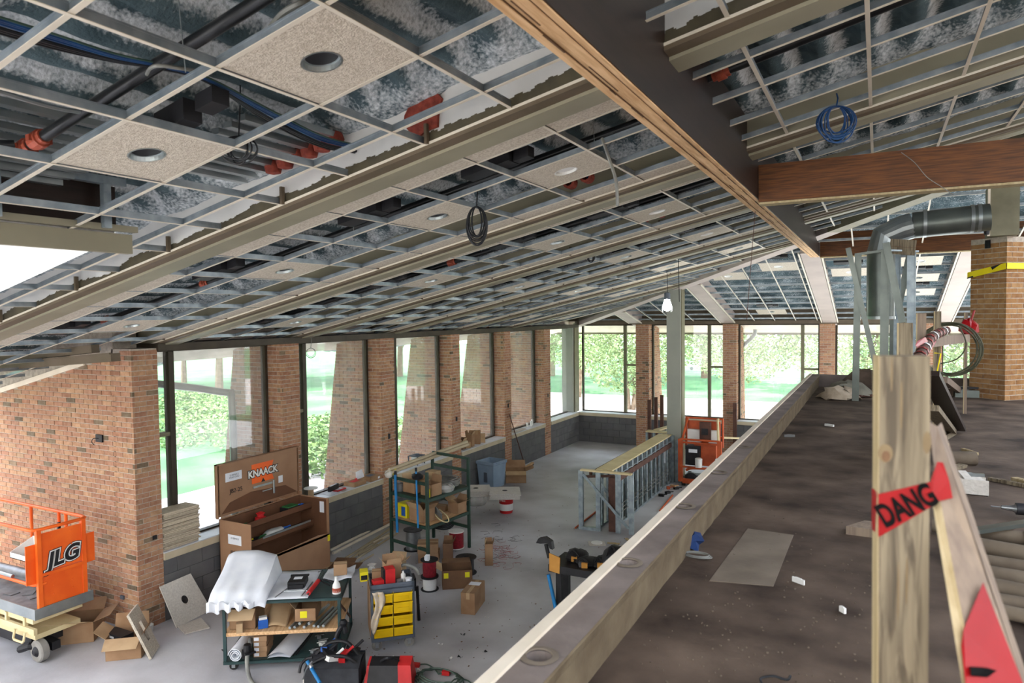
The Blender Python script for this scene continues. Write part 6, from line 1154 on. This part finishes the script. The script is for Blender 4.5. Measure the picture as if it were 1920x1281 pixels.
# --- tool bags, bender and cords at the bottom edge
p = AZ(660, 1262); t2 = thing('tool_bag', 'large grey black tool bag stuffed with tools at the bottom edge', 'bag', (p.x-.02, p.y-.25, 0), .5); q = MB(); q.grid(lambda a, b: Vector((-.3+a*.6, -.2+b*.4, .26+.05*math.sin(b*3.1)-.03*abs(a-.5))), 8, 6); q.b2(-.3, .3, -.2, -.19, 0, .26); q.b2(-.3, .3, .19, .2, 0, .27); q.b2(-.3, -.29, -.2, .2, 0, .25); q.b2(.29, .3, -.2, .2, 0, .25); part('bag', q, 'bag_dark', t2)
q = MB(); q.tube(curve([(-.25, .1, .27), (-.1, .12, .4), (.1, .1, .42), (.26, .05, .28)], 5), .022, 8); q.tube(curve([(-.25, -.1, .27), (-.05, -.12, .36), (.15, -.1, .34), (.26, -.1, .26)], 5), .022, 8); part('handle', q, 'black', t2, smooth=True)
for k, (x, y, m) in enumerate(((.1, -.05, 'red'), (-.1, .05, 'black'), (.18, .1, 'black'), (0, -.1, 'white_plastic'), (-.15, .14, 'blue'))): q = MB(ROOT[t2.name]); q.box((x, y, .33), (.07, .16, .05), k*.8, 0, .3); q.tube([(x, y, .33), (x+.1, y+.08, .4)], .016, 6); one('hand_tool', q, m, '%s handled tool sticking out of the grey tool bag' % ['red', 'short black', 'long black', 'white', 'blue'][k], 'tool')
q = MB(ROOT[t2.name]); q.tube(curve([(-.1, .25, .1), (-.05, .32, .4), (.02, .34, .5), (.05, .33, .42)], 4), .03, 8); q.lathe([(.04, 0), (.05, .04), (.03, .07)], (.02, .34, .5), 10, 0); one('torch', q, 'black', 'black torch head standing up behind the grey tool bag', 'tool', smooth=True)
p = AZ(765, 1268); t2 = thing('tool_bag', 'red and black tool bag at the bottom edge next to the green cord', 'bag', (p.x-.1, p.y-.2, 0), .45); q = MB(); q.hexa([(-.27, -.15, 0), (.27, -.15, 0), (.27, .15, 0), (-.27, .15, 0)], [(-.24, -.06, .22), (.24, -.06, .22), (.24, .08, .26), (-.24, .08, .26)]); part('bag', q, 'black', t2); q = MB(); q.hexa([(.12, -.152, .0), (.275, -.152, .0), (.275, .152, .0), (.12, .152, .0)], [(.1, -.062, .225), (.245, -.062, .225), (.245, .085, .265), (.1, .085, .265)]); part('red_side', q, 'red', t2); q = MB(); q.hexa([(-.275, -.152, 0), (-.24, -.152, 0), (-.24, .15, 0), (-.275, .15, 0)], [(-.245, -.062, .22), (-.22, -.062, .22), (-.22, .08, .26), (-.245, .08, .26)]); part('red_edge', q, 'red', t2)
q = MB(); q.tube(curve([(-.1, .0, .24), (0, -.08, .32), (.1, .0, .25)], 5), .015, 8); part('handle', q, 'black', t2)
q = MB(); a, b = AZ(588, 1262, .22), AZ(608, 1282, .12); q.tube([AZ(576, 1240, .35), AZ(600, 1281, .2)], .02, 10); q.tube(curve([AZ(561, 1262, .3), AZ(565, 1246, .38), AZ(575, 1236, .42), AZ(586, 1233, .44)], 4), .016, 8, 1); q.tube(curve([AZ(568, 1274, .28), AZ(574, 1256, .34), AZ(585, 1240, .4)], 4), .008, 8, 2); q.tube([AZ(580, 1246, .37), AZ(584, 1252, .34)], .024, 10, 2); one('conduit_bender', q, ['blue_pipe', 'black', 'steel'], 'conduit bender with a bright blue handle before the green table', 'tool', smooth=True)
q = MB(); a, b = AZ(570, 1278, .05), AZ(622, 1262, .05); q.bar(a, b, .09, .09); q.bar(a+Z3*.05, b+Z3*.05, .05, .02); one('metal_channel', q, 'tile_grey', 'pale metal channel lying before the green table', 'channel')
rr = random.Random(21); q = MB()
for k in range(5): c = AZ(828, 1274); q.tube([Vector((c.x+(.3-.02*k)*math.cos(2*math.pi*i/26)*(1+.1*math.sin(3*i+k)), c.y-.05+(.22-.02*k)*math.sin(2*math.pi*i/26), .015+.014*k)) for i in range(26)], .008, 6, closed=True)
one('extension_cord', q, 'cord_green', 'coiled dark green extension cord on the floor at the bottom edge', 'cord', smooth=True)
q = MB(); q.tube(curve([AZ(782, 1247, .01), AZ(800, 1246, .02), AZ(815, 1255, .02), AZ(822, 1264, .03)], 5), .008, 6); q.box(AZ(780, 1247, .02), (.09, .05, .04), .3, 1); one('cord_end', q, ['cord_green', 'red'], 'green cord end with a red plug reaching out on the floor', 'cord')
q = MB(); q.tube([AZ(822, 1264, .04), AZ(834, 1262, .04)], .01, 6); q.box(AZ(836, 1262, .04), (.09, .05, .04), .3, 1); one('cord_end', q, ['cord_green', 'red'], 'short red plug end lying on the coiled green cord', 'cord')
q = MB(); q.tube(curve([AZ(855, 1281, .01), AZ(862, 1274, .01), AZ(878, 1277, .01), AZ(890, 1290, .01)], 5), .008, 6); one('cord_end', q, 'cord_green', 'single arc of green cord right of the coil', 'cord')
for k, (x, y) in enumerate(((826, 1208), (868, 1190), (845, 1234), (910, 1222), (785, 1256), (862, 1232), (913, 1158), (420, 1220), (735, 1232))): p = AZ(x, y, .004); q = MB(); q.grid(lambda a, b: p+Vector((-.03+.06*a, -.02+.04*b, .012*math.sin(a*5+b*3+k))), 3, 3); one('paper_scrap', q, 'white_plastic' if k % 2 == 0 else 'black', 'small scrap on the lower floor near the carts', 'scrap', 'scraps on the lower floor')
# ------------------------------------------------------------------ upper level: chimney, duct, studs, guard posts, debris
R_ = Vector((1.475, 11.05, 0)); dl = Vector((-1, 1, 0)).normalized(); dr = Vector((1, 1, 0)).normalized(); CWd = .52
R_ = AZ(1884, 752, MZ); R_.z = 0
t = thing('brick_chimney', 'square brick chimney standing on the upper floor at the right edge', 'chimney', (R_.x, R_.y, MZ))
Lc = R_+dl*CWd; topz = AY(1850, 447, (R_.y+Lc.y)/2).z; b = [R_-(dl+dr)*-.012, Lc+dr*.012, Lc+dr*1.3, R_+dr*1.3]; b[0] = R_+dl*.012+dr*.012
q = MB(); q.ext([Vector((p.x, p.y, MZ)) for p in b], (0, 0, topz-MZ)); lp('mortar_core', q, 'mortar')
o = Lc-R_; inv = ROOT[t.name].inverted()
brick_face(t, inv @ Vector((Lc.x, Lc.y, MZ))+dr*.012, -dl, CWd, 0, topz-MZ-.02, phase=0, limit=150, mat='brick_warm_light')
brick_face(t, inv @ Vector((R_.x, R_.y, MZ))+dl*.012, dr, 1.2, 0, topz-MZ-.02, phase=1, limit=300, mat='brick_warm_light')
q = MB(); p = (Lc+R_)/2; pz = AY(1855, 458, p.y).z; q.box((p.x-.008, p.y-.008, pz), (.07, .012, .11), math.atan2(-dl.y, -dl.x)); lp('outlet_box', q, 'black')
# yellow caution tape round the chimney
zt = AY(1850, 504, p.y).z; q = MB(); nL = (-dr*0+Vector((-1, -1, 0)).normalized())*.012; A, B = Lc+nL+dl*.03, R_+nL
q.ext([Vector((A.x, A.y, zt-.12)), Vector((B.x, B.y, zt-.02)), Vector((B.x, B.y, zt+.06)), Vector((A.x, A.y, zt-.035))], nL*.15); nR = Vector((1, -1, 0)).normalized()*.012; q.ext([Vector((R_.x, R_.y, zt-.02))+nR+nL, Vector((R_.x, R_.y, zt-.02))+dr*1.2+nR, Vector((R_.x, R_.y, zt+.06))+dr*1.2+nR, Vector((R_.x, R_.y, zt+.06))+nR+nL], nR*.15)
t2 = one('caution_tape', q, 'yellow_tape', 'yellow caution tape with black marks round the brick chimney', 'tape'); q = MB(); nn = nL*1.3
def tp(a, z): v = A.lerp(B, a)+nL*.4; return Vector((v.x, v.y, z))
q.ext([tp(.0, zt-.122), tp(.17, zt-.105), tp(.15, zt-.085), tp(.0, zt-.105)], nL*.05); q.ext([tp(.62, zt+.02), tp(.9, zt+.055), tp(.66, zt-.02)], nL*.05); part('black_mark', q, 'black', t2, local=False)
# green grey boxed duct on the chimney and the round duct with its elbows
c0 = AY(1880, 400, 11.3); q = MB(); x0, x1 = AY(1857, 400, 11.0).x, AY(1912, 400, 11.0).x; q.b2(x0, x1, 11.0, 11.5, topz, AY(1880, 345, 11.0).z); t2 = one('boxed_chase', q, 'olive_frame', 'olive grey boxed chase standing on top of the brick chimney', 'chase')
q = MB(); q.b2(x0-.03, x0-.003, 10.98, 11.02, topz, AY(1857, 350, 11.0).z); one('chase_trim', q, 'cream_strip', 'cream trim strip at the left of the boxed chase', 'trim')
q = MB(); p = AY(1850, 440, 10.9); q.lathe([(.03, 0), (.035, .06), (.02, .1), (.03, .13)], (p.x, p.y, topz+.01), 10); q.tube([(p.x-.03, p.y, topz+.1), (p.x-.1, p.y, topz+.12)], .02, 8, 1); one('chimney_fitting', q, ['black', 'red'], 'small black and red fitting on top of the chimney', 'fitting', smooth=True)
YD = 10.6; a = AY(1856, 407, YD); bD = AY(1695, 424, YD); cD = AY(1652, 443, YD); rD = .17
t = thing('round_duct', 'galvanised round duct running from the chimney and turning down through the studs', 'duct', bD)
q = MB(); q.tube([a, bD+Vector((.1, 0, 0))], rD, 24); lp('horizontal_run', q, 'galv_dull', sm=True)
for f in (.12, .2, .75): q = MB(); p = a.lerp(bD, f); q.tube([p-Vector((.02, 0, 0)), p+Vector((.02, 0, 0))], rD+.008, 24); lp('seam_ring', q, 'galv', sm=True)
e = Vector((cD.x-.0, YD, bD.z-.28)); q = MB(); q.tube([bD+Vector((.1, 0, 0)), Vector((bD.x-.02, YD, bD.z-.03)), Vector((e.x+.04, YD, e.z+.16)), e+Vector((0, 0, -.06))], rD, 20); lp('elbow', q, 'galv')
low = AY(1652, 596, YD); q = MB(); q.tube([e+Vector((0, 0, -.05)), Vector((e.x, YD, low.z))], rD, 24); lp('drop', q, 'galv_dull', sm=True); q = MB(); q.tube([Vector((e.x, YD, low.z+.02)), Vector((e.x, YD, low.z-.02))], rD+.012, 24); lp('drop_collar', q, 'galv', sm=True)
# bare metal stud cage
t = thing('stud_cage', 'bare metal stud cage with slanting braces around the duct on the upper floor', 'framing', AZ(1650, 720, MZ))
def stud(a, b, w=.09, h=.04, m='galv_dull', n='stud'):
    q = MB(); q.bar(a, b, w, h, up=(0, 1, 0)); d = (Vector(b)-Vector(a)).normalized(); q.bar(Vector(a)+Vector((w*.45, -h*.5, 0)), Vector(b)+Vector((w*.45, -h*.5, 0)), .012, h*.6, up=(0, 1, 0)); lp(n, q, m)
Yc = 10.2
def V(px, py, Y=Yc): return AY(px, py, Y)
def F_(px, Y=Yc, py=700): v = AY(px, py, Y); return Vector((v.x, Y, MZ+.03))
v = V(1609, 478); stud(F_(1604), v+Vector((0, 0, .02)), .08); stud(V(1590, 465, Yc-.1), V(1645, 700, Yc-.1), .06, .03)
stud(Vector((V(1658, 600).x, Yc-.05, MZ)), V(1660, 468, Yc-.05), .1); stud(V(1661, 455, Yc-.4), V(1692, 605, Yc-.4), .08, .03); stud(V(1706, 475, 10.9), V(1686, 570, 10.9), .08, .03)
stud(F_(1708, 10.4), V(1709, 474, 10.4), .1, m='stud_blue'); stud(F_(1681, 10.9), V(1683, 474, 10.9), .08, m='stud_blue'); stud(F_(1672, 11.2), V(1674, 600, 11.2), .08)
q = MB(); q.bar(V(1607, 477), V(1660, 470), .06, .03, up=(0, 0, 1)); lp('top_track', q, 'galv_dull'); q = MB(); q.bar(V(1662, 470, Yc-.1), V(1716, 472, 10.4), .12, .02); lp('top_track', q, 'stud_blue')
q = MB(); a, b = V(1668, 462, Yc), V(1717, 465, Yc); q.bar(a, b, .04, .19); q.bar(a+Vector((0, -.021, 0)), b+Vector((0, -.021, 0)), .002, .004, 1); lp('header_board', q, ['pine', 'knot'], 'pale timber header')
# tarpaulin heaps at the far end
for k, (px, py, w, h, lab) in enumerate(((1588, 742, .3, .18, 'crumpled grey green tarpaulin left of the stud cage'), (1622, 738, .34, .34, 'rounded dark heap behind the stud cage'), (1572, 748, .24, .14, 'pale crumpled cloth at the end of the upper floor'))):
    p = AZ(px, py, MZ); r = random.Random(k); q = MB(); q.lathe([(w, 0), (w*.9, h*.4), (w*.55, h*.85), (w*.15, h)], (p.x, p.y, MZ), 14); q.v = [v+Vector((r.uniform(-.06, .06), r.uniform(-.06, .06), r.uniform(0, .05))) for v in q.v]; one('tarpaulin', q, ['tarp', 'mezz_floor', 'rag'][k], lab, 'tarp', smooth=k != 1)
for k in range(3): a, b = AZ(1548+4*k, 738+3*k, MZ+.03), AZ(1640, 735+3*k, MZ+.03); q = MB(); q.bar(a, b, .09, .03); one('dark_plank', q, 'iron_brown', 'dark plank lying before the stud cage, %s of three' % ('farthest', 'middle', 'nearest')[k], 'plank')
# guard posts of 2x4 lumber
def wrap(par, a, b, w, th, z0, z1, slope, mat='red_tape'): pass
DP = 1.11
def DV(x, y, d=DP): dd = _F+_R*((x-960)/FPX)-_U*((y-640.5)/FPX); return CAM+dd*(d/dd.dot(_F))
t = thing('guard_post', 'upright knotty timber guard post close to the camera wrapped in red tape', 'post', (.04, 1.25, MZ)); tl = DV(1649, 668, 1.13); ux = Vector((math.cos(.22), math.sin(.22), 0)); uy = Vector((-ux.y, ux.x, 0))
def px_of(p): d = p-CAM; return 960+FPX*d.dot(_R)/d.dot(_F)
w = .05
while px_of(tl+ux*w) < 1744: w += .0005
tr2 = tl+ux*w; pc = (tl+tr2)/2
vx = DV(1745, 1281)-DV(1744, 668); 
def post_pt(a, z, off=0): return Vector((pc.x, pc.y, 0))+ux*(a+(.004*(tl.z-z)))+uy*off+Z3*z
q = MB(); Tz = tl.z; hw = w/2; q.hexa([post_pt(-hw, MZ), post_pt(hw, MZ), post_pt(hw, MZ, .038), post_pt(-hw, MZ, .038)], [post_pt(-hw, Tz), post_pt(hw, Tz), post_pt(hw, Tz, .038), post_pt(-hw, Tz, .038)]); lp('timber', q, 'pine')
q = MB(); q.hexa([post_pt(-hw-.0012, MZ, .001), post_pt(-hw, MZ, .0), post_pt(-hw, MZ, .038), post_pt(-hw-.0012, MZ, .038)], [post_pt(-hw-.0012, Tz, .001), post_pt(-hw, Tz, .0), post_pt(-hw, Tz, .038), post_pt(-hw-.0012, Tz, .038)]); lp('sawn_edge', q, 'pine_pale', 'pale sawn edge')
def FV(px, py):
    d = _F+_R*((px-960)/FPX)-_U*((py-640.5)/FPX); return CAM+d*((tl-CAM).dot(uy)/d.dot(uy))
def blob(px, py, rx, rz, m, n, off=-.0006, ang=0):
    p = FV(px, py); q = MB(); vs = []
    for k in range(18): a = 2*math.pi*k/18; xx = rx*math.cos(a); zz = rz*math.sin(a); vs.append(p+ux*(xx*math.cos(ang)-zz*math.sin(ang))+Z3*(xx*math.sin(ang)+zz*math.cos(ang))+uy*off)
    q.ext(vs, uy*.0004); lp(n, q, m)
blob(1660, 850, .011, .015, 'stain', 'knot_ring', -.0006); blob(1661, 856, .006, .009, 'knot', 'knot', -.0012); blob(1738, 830, .006, .018, 'stain', 'knot_ring')
for px, py, rx, rz in ((1672, 700, .0012, .03), (1690, 760, .0016, .04), (1684, 1110, .0014, .05), (1700, 1090, .0018, .04)): blob(px, py, rx, rz, 'stain', 'grey_streak', -.0005)
q = MB(); e = uy*-.0022; P4 = [FV(1648, 926), FV(1745, 903), FV(1745, 950), FV(1648, 1006)]; q.ext([x+e for x in P4], uy*.0012); q.ext([P4[0]+e, P4[3]+e, P4[3]+uy*.04-ux*.001, P4[0]+uy*.04-ux*.001], ux*-.001); lp('tape_wrap', q, 'red_tape', 'red danger tape')
ti = thing('danger_tape', 'black letters on the red tape across the near guard post', 'lettering', DV(1690, 950)); inv = ROOT[ti.name].inverted()
d0, d1 = FV(1655, 968), FV(1740, 928); xd = (d1-d0); mtx = inv @ frame3(FV(1699, 948)+uy*-.0045, xd, Z3); text('letters', 'DANG', .052, mtx, 'ink', ti, sx=.6, off=.0016)
# slanting brace beside it
b0 = DV(1746, 905, 1.13); t = thing('guard_brace', 'slanting timber brace behind the near guard post with red tape low down', 'brace', (.1, 1.2, MZ))
A_ = [DV(1747, 800, 1.16), DV(1762, 800, 1.16), DV(1905, 1330, 1.0), DV(1808, 1330, 1.0)]
fL0, fL1 = DV(1742, 905, 1.15), DV(1812, 1330, .98); fM0, fM1 = DV(1752, 880, 1.15), DV(1838, 1330, .98); fR0, fR1 = DV(1742, 780, 1.2), DV(1935, 1330, 1.02)
q = MB(); bk = Vector((.01, .05, 0)); q.add([fL0, fM0, fM1, fL1], [(0, 1, 2, 3)], 1); q.add([DV(1742, 790, 1.15), DV(1757, 800, 1.17), DV(1850, 1085, 1.08), fR1, fM1, fM0], [(0, 1, 2, 3, 4, 5)], 0); q.add([fL0+bk, fL1+bk, fR1+bk, DV(1757, 800, 1.17)+bk], [(0, 1, 2, 3)], 0); q.add([fL0, fL1, fL1+bk, fL0+bk], [(0, 1, 2, 3)], 0); q.add([DV(1757, 800, 1.17), fR1, fR1+bk, DV(1757, 800, 1.17)+bk], [(0, 1, 2, 3)], 0); lp('timber', q, ['pine_grey', 'pine_pale'])
n = Vector((0, -.004, .001)); q = MB(); q.ext([DV(1843, 1092, 1.065), DV(1806, 1180, 1.03), DV(1802, 1212, 1.02), DV(1812, 1300, .985), DV(1925, 1300, 1.0)], n); lp('tape_wrap', q, 'red_tape', 'red danger tape'); q = MB(); q.ext([DV(1744, 905, 1.12), DV(1757, 866, 1.13), DV(1768, 868, 1.13), DV(1779, 900, 1.13), DV(1786, 934, 1.13), DV(1744, 944, 1.12)], n); lp('tape_wrap', q, 'red_tape', 'red danger tape'); q = MB(); q.ext([DV(1818, 1250, 1.0), DV(1850, 1252, 1.005), DV(1895, 1262, 1.02), DV(1895, 1274, 1.02), DV(1840, 1268, 1.0), DV(1820, 1266, .995)], n*1.6); lp('tape_mark', q, 'ink')
# further guard posts with rails
def gp(lab, xl, xr, yt, Y, m='pine', th=.04):
    a, b = AY(xl, yt, Y), AY(xr, yt, Y); q = MB(); q.b2(a.x, b.x, Y, Y+th, MZ, a.z); t = thing('guard_post', lab, 'post', ((a.x+b.x)/2, Y, MZ)); lp('timber', q, m, None, t); q = MB(); q.b2(a.x, a.x+.008, Y-.001, Y, MZ, a.z); lp('sawn_edge', q, 'pine_pale', None, t); return t, a, b
t, a1, b1 = gp('second timber guard post from the camera, in line behind the near one', 1682, 1712, 606, 3.9)
t, a2, b2 = gp('third timber guard post from the camera, wrapped with the spiral hose', 1718, 1737, 588, 6.2, 'pine_grey'); t, a3, b3 = gp('fourth timber guard post from the camera, tied with yellow string', 1751, 1765, 584, 7.6, 'pine'); t, a4, b4 = gp('timber guard post beside the chimney with a red tape knot', 1808, 1815, 586, 9.6, 'pine_grey')
q = MB(); q.bar(AY(1737, 642, 6.3), AY(1815, 634, 9.5), .04, .085); one('guard_rail', q, 'pine_grey', 'timber guard rail running back to the chimney', 'rail')
# hose with spiral red tape lying over the rail
pts = curve([AY(1722, 675, 4.6), AY(1732, 655, 5.2), AY(1745, 635, 6.0), AY(1760, 625, 6.6), AY(1774, 620, 7.2)], 10); q = MB(); q.tube(pts, .036, 10); t = thing('taped_hose', 'dark ribbed hose spirally wrapped with red tape over the guard rail', 'hose', pts[0]); lp('hose', q, 'iron_brown', sm=True)
for k in range(2, len(pts)-1, 4): q = MB(); q.tube([pts[k]+(pts[k+1]-pts[k])*f for f in (0, .5, 1.0)], .041, 10, cap=False); lp('tape_band', q, 'red_tape' if k % 12 < 9 else 'white_plastic')
q = MB(); q.ext([AY(1716, 648, 5.0), AY(1720, 640, 5.1), AY(1735, 632, 5.3), AY(1740, 640, 5.4), AY(1736, 655, 5.2), AY(1726, 668, 5.0), AY(1722, 655, 5.0)], (0, .02, 0)); q.ext([AY(1738, 650, 5.4), AY(1748, 638, 5.8), AY(1756, 640, 5.9), AY(1744, 660, 5.5)], (0, .02, 0)); one('tape_streamer', q, 'red_tape', 'loose red tape hanging from the wrapped hose', 'tape')
c = AY(1815, 615, 9.5); q = MB(); r = random.Random(2); q.lathe([(.02, -.09), (.09, -.05), (.1, .02), (.06, .08), (.02, .1)], c, 8); q.v = [v+Vector((r.uniform(-.02, .02), 0, r.uniform(-.02, .02))) for v in q.v]; q.tube([c+Vector((.02, 0, .05)), c+Vector((.06, 0, .2))], .012, 5); one('tape_knot', q, 'red_tape', 'knot of red tape tied to the post beside the chimney', 'tape')
q = MB(); a, b = AY(1752, 662, 7.55), AY(1764, 663, 7.55); q.tube([a, b, AY(1753, 718, 7.5)], .006, 5); one('yellow_string', q, 'yellow_tape', 'yellow string tied round the fourth guard post', 'string')
cc = AY(1777, 655, 8.6); q = MB(); r = random.Random(4); Rz = .27
for k in range(7): s = 1+r.uniform(-.07, .05); q.tube([cc+Vector((Rz*s*math.cos(2*math.pi*i/30)+r.uniform(-.003, .003)+.005*k, r.uniform(-.02, .02), Rz*s*math.sin(2*math.pi*i/30))) for i in range(30)], .008, 6, closed=True)
q.tube(curve([cc+Vector((.1, -.02, .24)), cc+Vector((.16, -.02, .05)), cc+Vector((.08, -.02, -.1)), cc+Vector((-.1, -.02, -.16))], 6), .007, 6); one('cable_coil', q, 'cable_olive', 'large coil of olive grey cable hung on the guard rail by the chimney', 'cable', smooth=True)
# timber feet and debris on the upper floor
def plank(lab, p, mat='pine_grey', th=.035, nm='plank', cat='plank'): q = MB(); q.ext([Vector(x) for x in p], (0, 0, th)); return one(nm, q, mat, lab, cat)
a, b = AY(1741, 700, 6.0), AZ(1795, 812, MZ); q = MB(); q.bar(a, b+Z3*.04, .14, .04); one('leaning_board', q, 'veneer_dark', 'dark board leaning from the third guard post to the floor', 'plank')
a, b = AY(1744, 765, 5.4), AZ(1782, 815, MZ); q = MB(); q.bar(a+Z3*.0, b+Z3*.03, .1, .04); q.bar(AZ(1748, 835, MZ)+Z3*.03, b+Z3*.03, .1, .05); one('brace_foot', q, 'pine', 'pale timber brace foot before the leaning dark board', 'plank')
a, b = AZ(1745, 742, MZ), AZ(1800, 742, MZ); q = MB(); q.bar(a+Z3*.05, b+Z3*.05, .12, .1); q.bar(AY(1772, 712, 9.6), AZ(1800, 742, MZ)+Z3*.06, .05, .08); one('sole_plate', q, 'pine_grey', 'grey timber sole plate with a brace left of the chimney', 'plank')
q = MB(); a = AZ(1812, 744, MZ); q.box(a+Vector((0, -.05, .05)), (.3, .12, .1), .1); q.box(a+Vector((-.02, -.05, .13)), (.36, .1, .03), .1, 1); one('green_block', q, ['galv_dull', 'black'], 'grey green block at the left foot of the chimney', 'block')
a, b, c_, d_ = AZ(1586, 1002, MZ), AZ(1645, 1010, MZ), AZ(1645, 945, MZ), AZ(1636, 946, MZ); q = MB(); q.ext([a, b, b+Vector((0, .16, 0)), a+Vector((.09, .16, 0))], (0, 0, .045)); one('wood_block', q, 'pine_grey', 'cut timber block on the floor behind the near guard post', 'plank')
r = random.Random(33)
for k, (x, y, L, w, a0, m, lab) in enumerate([(1768, 838, .16, .02, 1.0, 'pine_pale', 'thin pale stick near the brace foot'), (1818, 850, .2, .03, 2.0, 'pine_pale', 'short pale stick lying alone'), (1794, 880, .22, .06, 1.1, 'pine', 'short board beside the broken box'), (1800, 892, .3, .03, .1, 'galv', 'pale metal strip beside the broken box'), (1897, 910, .3, .03, 2.5, 'pine', 'pale stick at the right edge above the drill'), (1915, 905, .12, .05, 2.2, 'pine_pale', 'short thick pale block at the right edge'), (1555, 800, .1, .02, 2.6, 'white_plastic', 'white strip of plastic on the upper floor'), (1480, 820, .1, .02, .4, 'cable_grey', 'grey strip lying left of the white one'), (1497, 1095, .06, .008, 2.6, 'white_plastic', 'white cable tie on the patch edge'), (1580, 1150, .03, .01, 2.3, 'white_plastic', 'small white plug on the dark floor')]):
    p = AZ(x, y, MZ); q = MB(); q.box(p+Z3*.014, (L, w, .022), a0); q.box(p+Z3*.026, (L*.5, w*.5, .004), a0); one('wood_stick' if 'pine' in m else 'floor_strip', q, m, lab+' on the upper level', 'scrap')
p = AZ(1768, 870, MZ); q = MB(); q.tube([p+Z3*.05, p+Vector((.22, .06, .05))], .055, 10); one('debris_roll', q, 'dust_pipe', 'brown roll of debris behind the slanting brace', 'debris', smooth=True)
p = AZ(1818, 925, MZ); q = MB(); q.b2(p.x-.12, p.x+.1, p.y-.05, p.y-.04, MZ, MZ+.1); q.b2(p.x-.12, p.x+.1, p.y+.1, p.y+.11, MZ, MZ+.09); q.b2(p.x-.12, p.x-.11, p.y-.05, p.y+.11, MZ, MZ+.08); q.b2(p.x-.12, p.x+.1, p.y-.05, p.y+.11, MZ, MZ+.005); q.box((p.x, p.y+.03, MZ+.07), (.2, .06, .03), .6, 0, .3); q.box((p.x-.02, p.y+.05, MZ+.1), (.05, .12, .02), .3, 0, .3); one('broken_box', q, 'tile_grey', 'broken grey box full of scraps on the upper floor', 'box')
p = AZ(1885, 952, MZ+.06); t = thing('cordless_drill', 'black drill lying on the floor at the right edge', 'drill', p); q = MB(); q.tube([p+Vector((.05, 0, 0)), p+Vector((.35, .02, 0))], .035, 12); lp('body', q, 'black', sm=True); q = MB(); q.tube([p+Vector((-.02, 0, 0)), p+Vector((.03, 0, 0)), p+Vector((.06, 0, 0))], [.012, .016, .03], 10); lp('chuck', q, 'steel', sm=True); q = MB(); q.tube([p+Vector((-.07, 0, 0)), p+Vector((-.02, 0, 0))], .004, 6); lp('bit', q, 'steel')
pl = [(1748, 985, 1920, 1010, .045), (1790, 1015, 1930, 1040, .05), (1800, 1045, 1930, 1065, .04), (1810, 1070, 1930, 1090, .05), (1820, 1092, 1940, 1118, .05), (1830, 1120, 1950, 1140, .04), (1840, 1138, 1950, 1162, .035)]
for k, (x, y, x2, y2, rr_) in enumerate(pl): a, b = AZ(x, y, MZ+rr_), AZ(x2, y2, MZ+rr_); q = MB(); q.tube([a, b], rr_*.8, 12); q.tube([b, b+(b-a).normalized()*.04], rr_*.9, 12); one('dusty_pipe', q, 'dust_pipe', 'dusty brown pipe in the pile at the right edge, %s from the top' % ['first', 'second', 'third', 'fourth', 'fifth', 'sixth', 'seventh'][k], 'pipe', smooth=True)
q = MB(); a, b = AZ(1800, 1000, MZ+.1), AZ(1930, 980, MZ+.1); q.bar(a, b, .05, .02); one('pale_lath', q, 'galv_dull', 'pale green lath lying across the top of the pipe pile', 'lath')
p = AZ(1297, 1027, MZ); q = MB(); q.lathe([(.05, 0), (.06, .03), (.04, .06), (.01, .07)], p, 7); r = random.Random(1); q.v = [v+Vector((r.uniform(-.02, .02), r.uniform(-.02, .02), r.uniform(0, .02))) for v in q.v]; one('blue_rag', q, 'rag_blue', 'crumpled blue rag at the foot of the concrete upstand', 'rag')
q = MB(); p = AZ(1308, 1042, MZ+.01)
for k in range(3): q.tube([p+Vector((.07*math.cos(2*math.pi*i/18)*(1-.1*k), .035*math.sin(2*math.pi*i/18), .004*k)) for i in range(18)], .003, 5, closed=True)
one('wire_loop', q, 'cable_grey', 'small loop of wire beside the blue rag', 'wire')
q = MB(); q.tube(curve([AZ(1428, 1281, MZ+.01), AZ(1427, 1272, MZ+.02), AZ(1450, 1268, MZ+.03), AZ(1475, 1275, MZ+.02), AZ(1482, 1268, MZ+.02)], 5), .004, 6); one('black_wire', q, 'cable_black', 'black wire loop on the upper floor at the bottom edge', 'wire')
r = random.Random(44); q = MB()
for k in range(300):
    p = AZ(r.uniform(1180, 1640), 740+540*r.random()**.7, MZ)
    if p.x < -.8 or p.y > 11.4 : continue
    s = r.uniform(.0015, .005); q.box(p+Z3*.002, (s*1.6, s, .004), r.uniform(0, 3))
one('grit', q, 'dust_pipe', 'scattered grit and chips on the upper floor', 'debris', stuff=True)
q = MB()
for k in range(420):
    p = AZ(r.uniform(560, 1180), r.uniform(870, 1260)); s = r.uniform(.004, .014)
    if p.x > -1.1: continue
    q.box(p+Z3*.002, (s*1.6, s, .004), r.uniform(0, 3))
one('grit', q, 'kraft_dark', 'scattered grit and chips on the lower floor', 'debris', stuff=True)
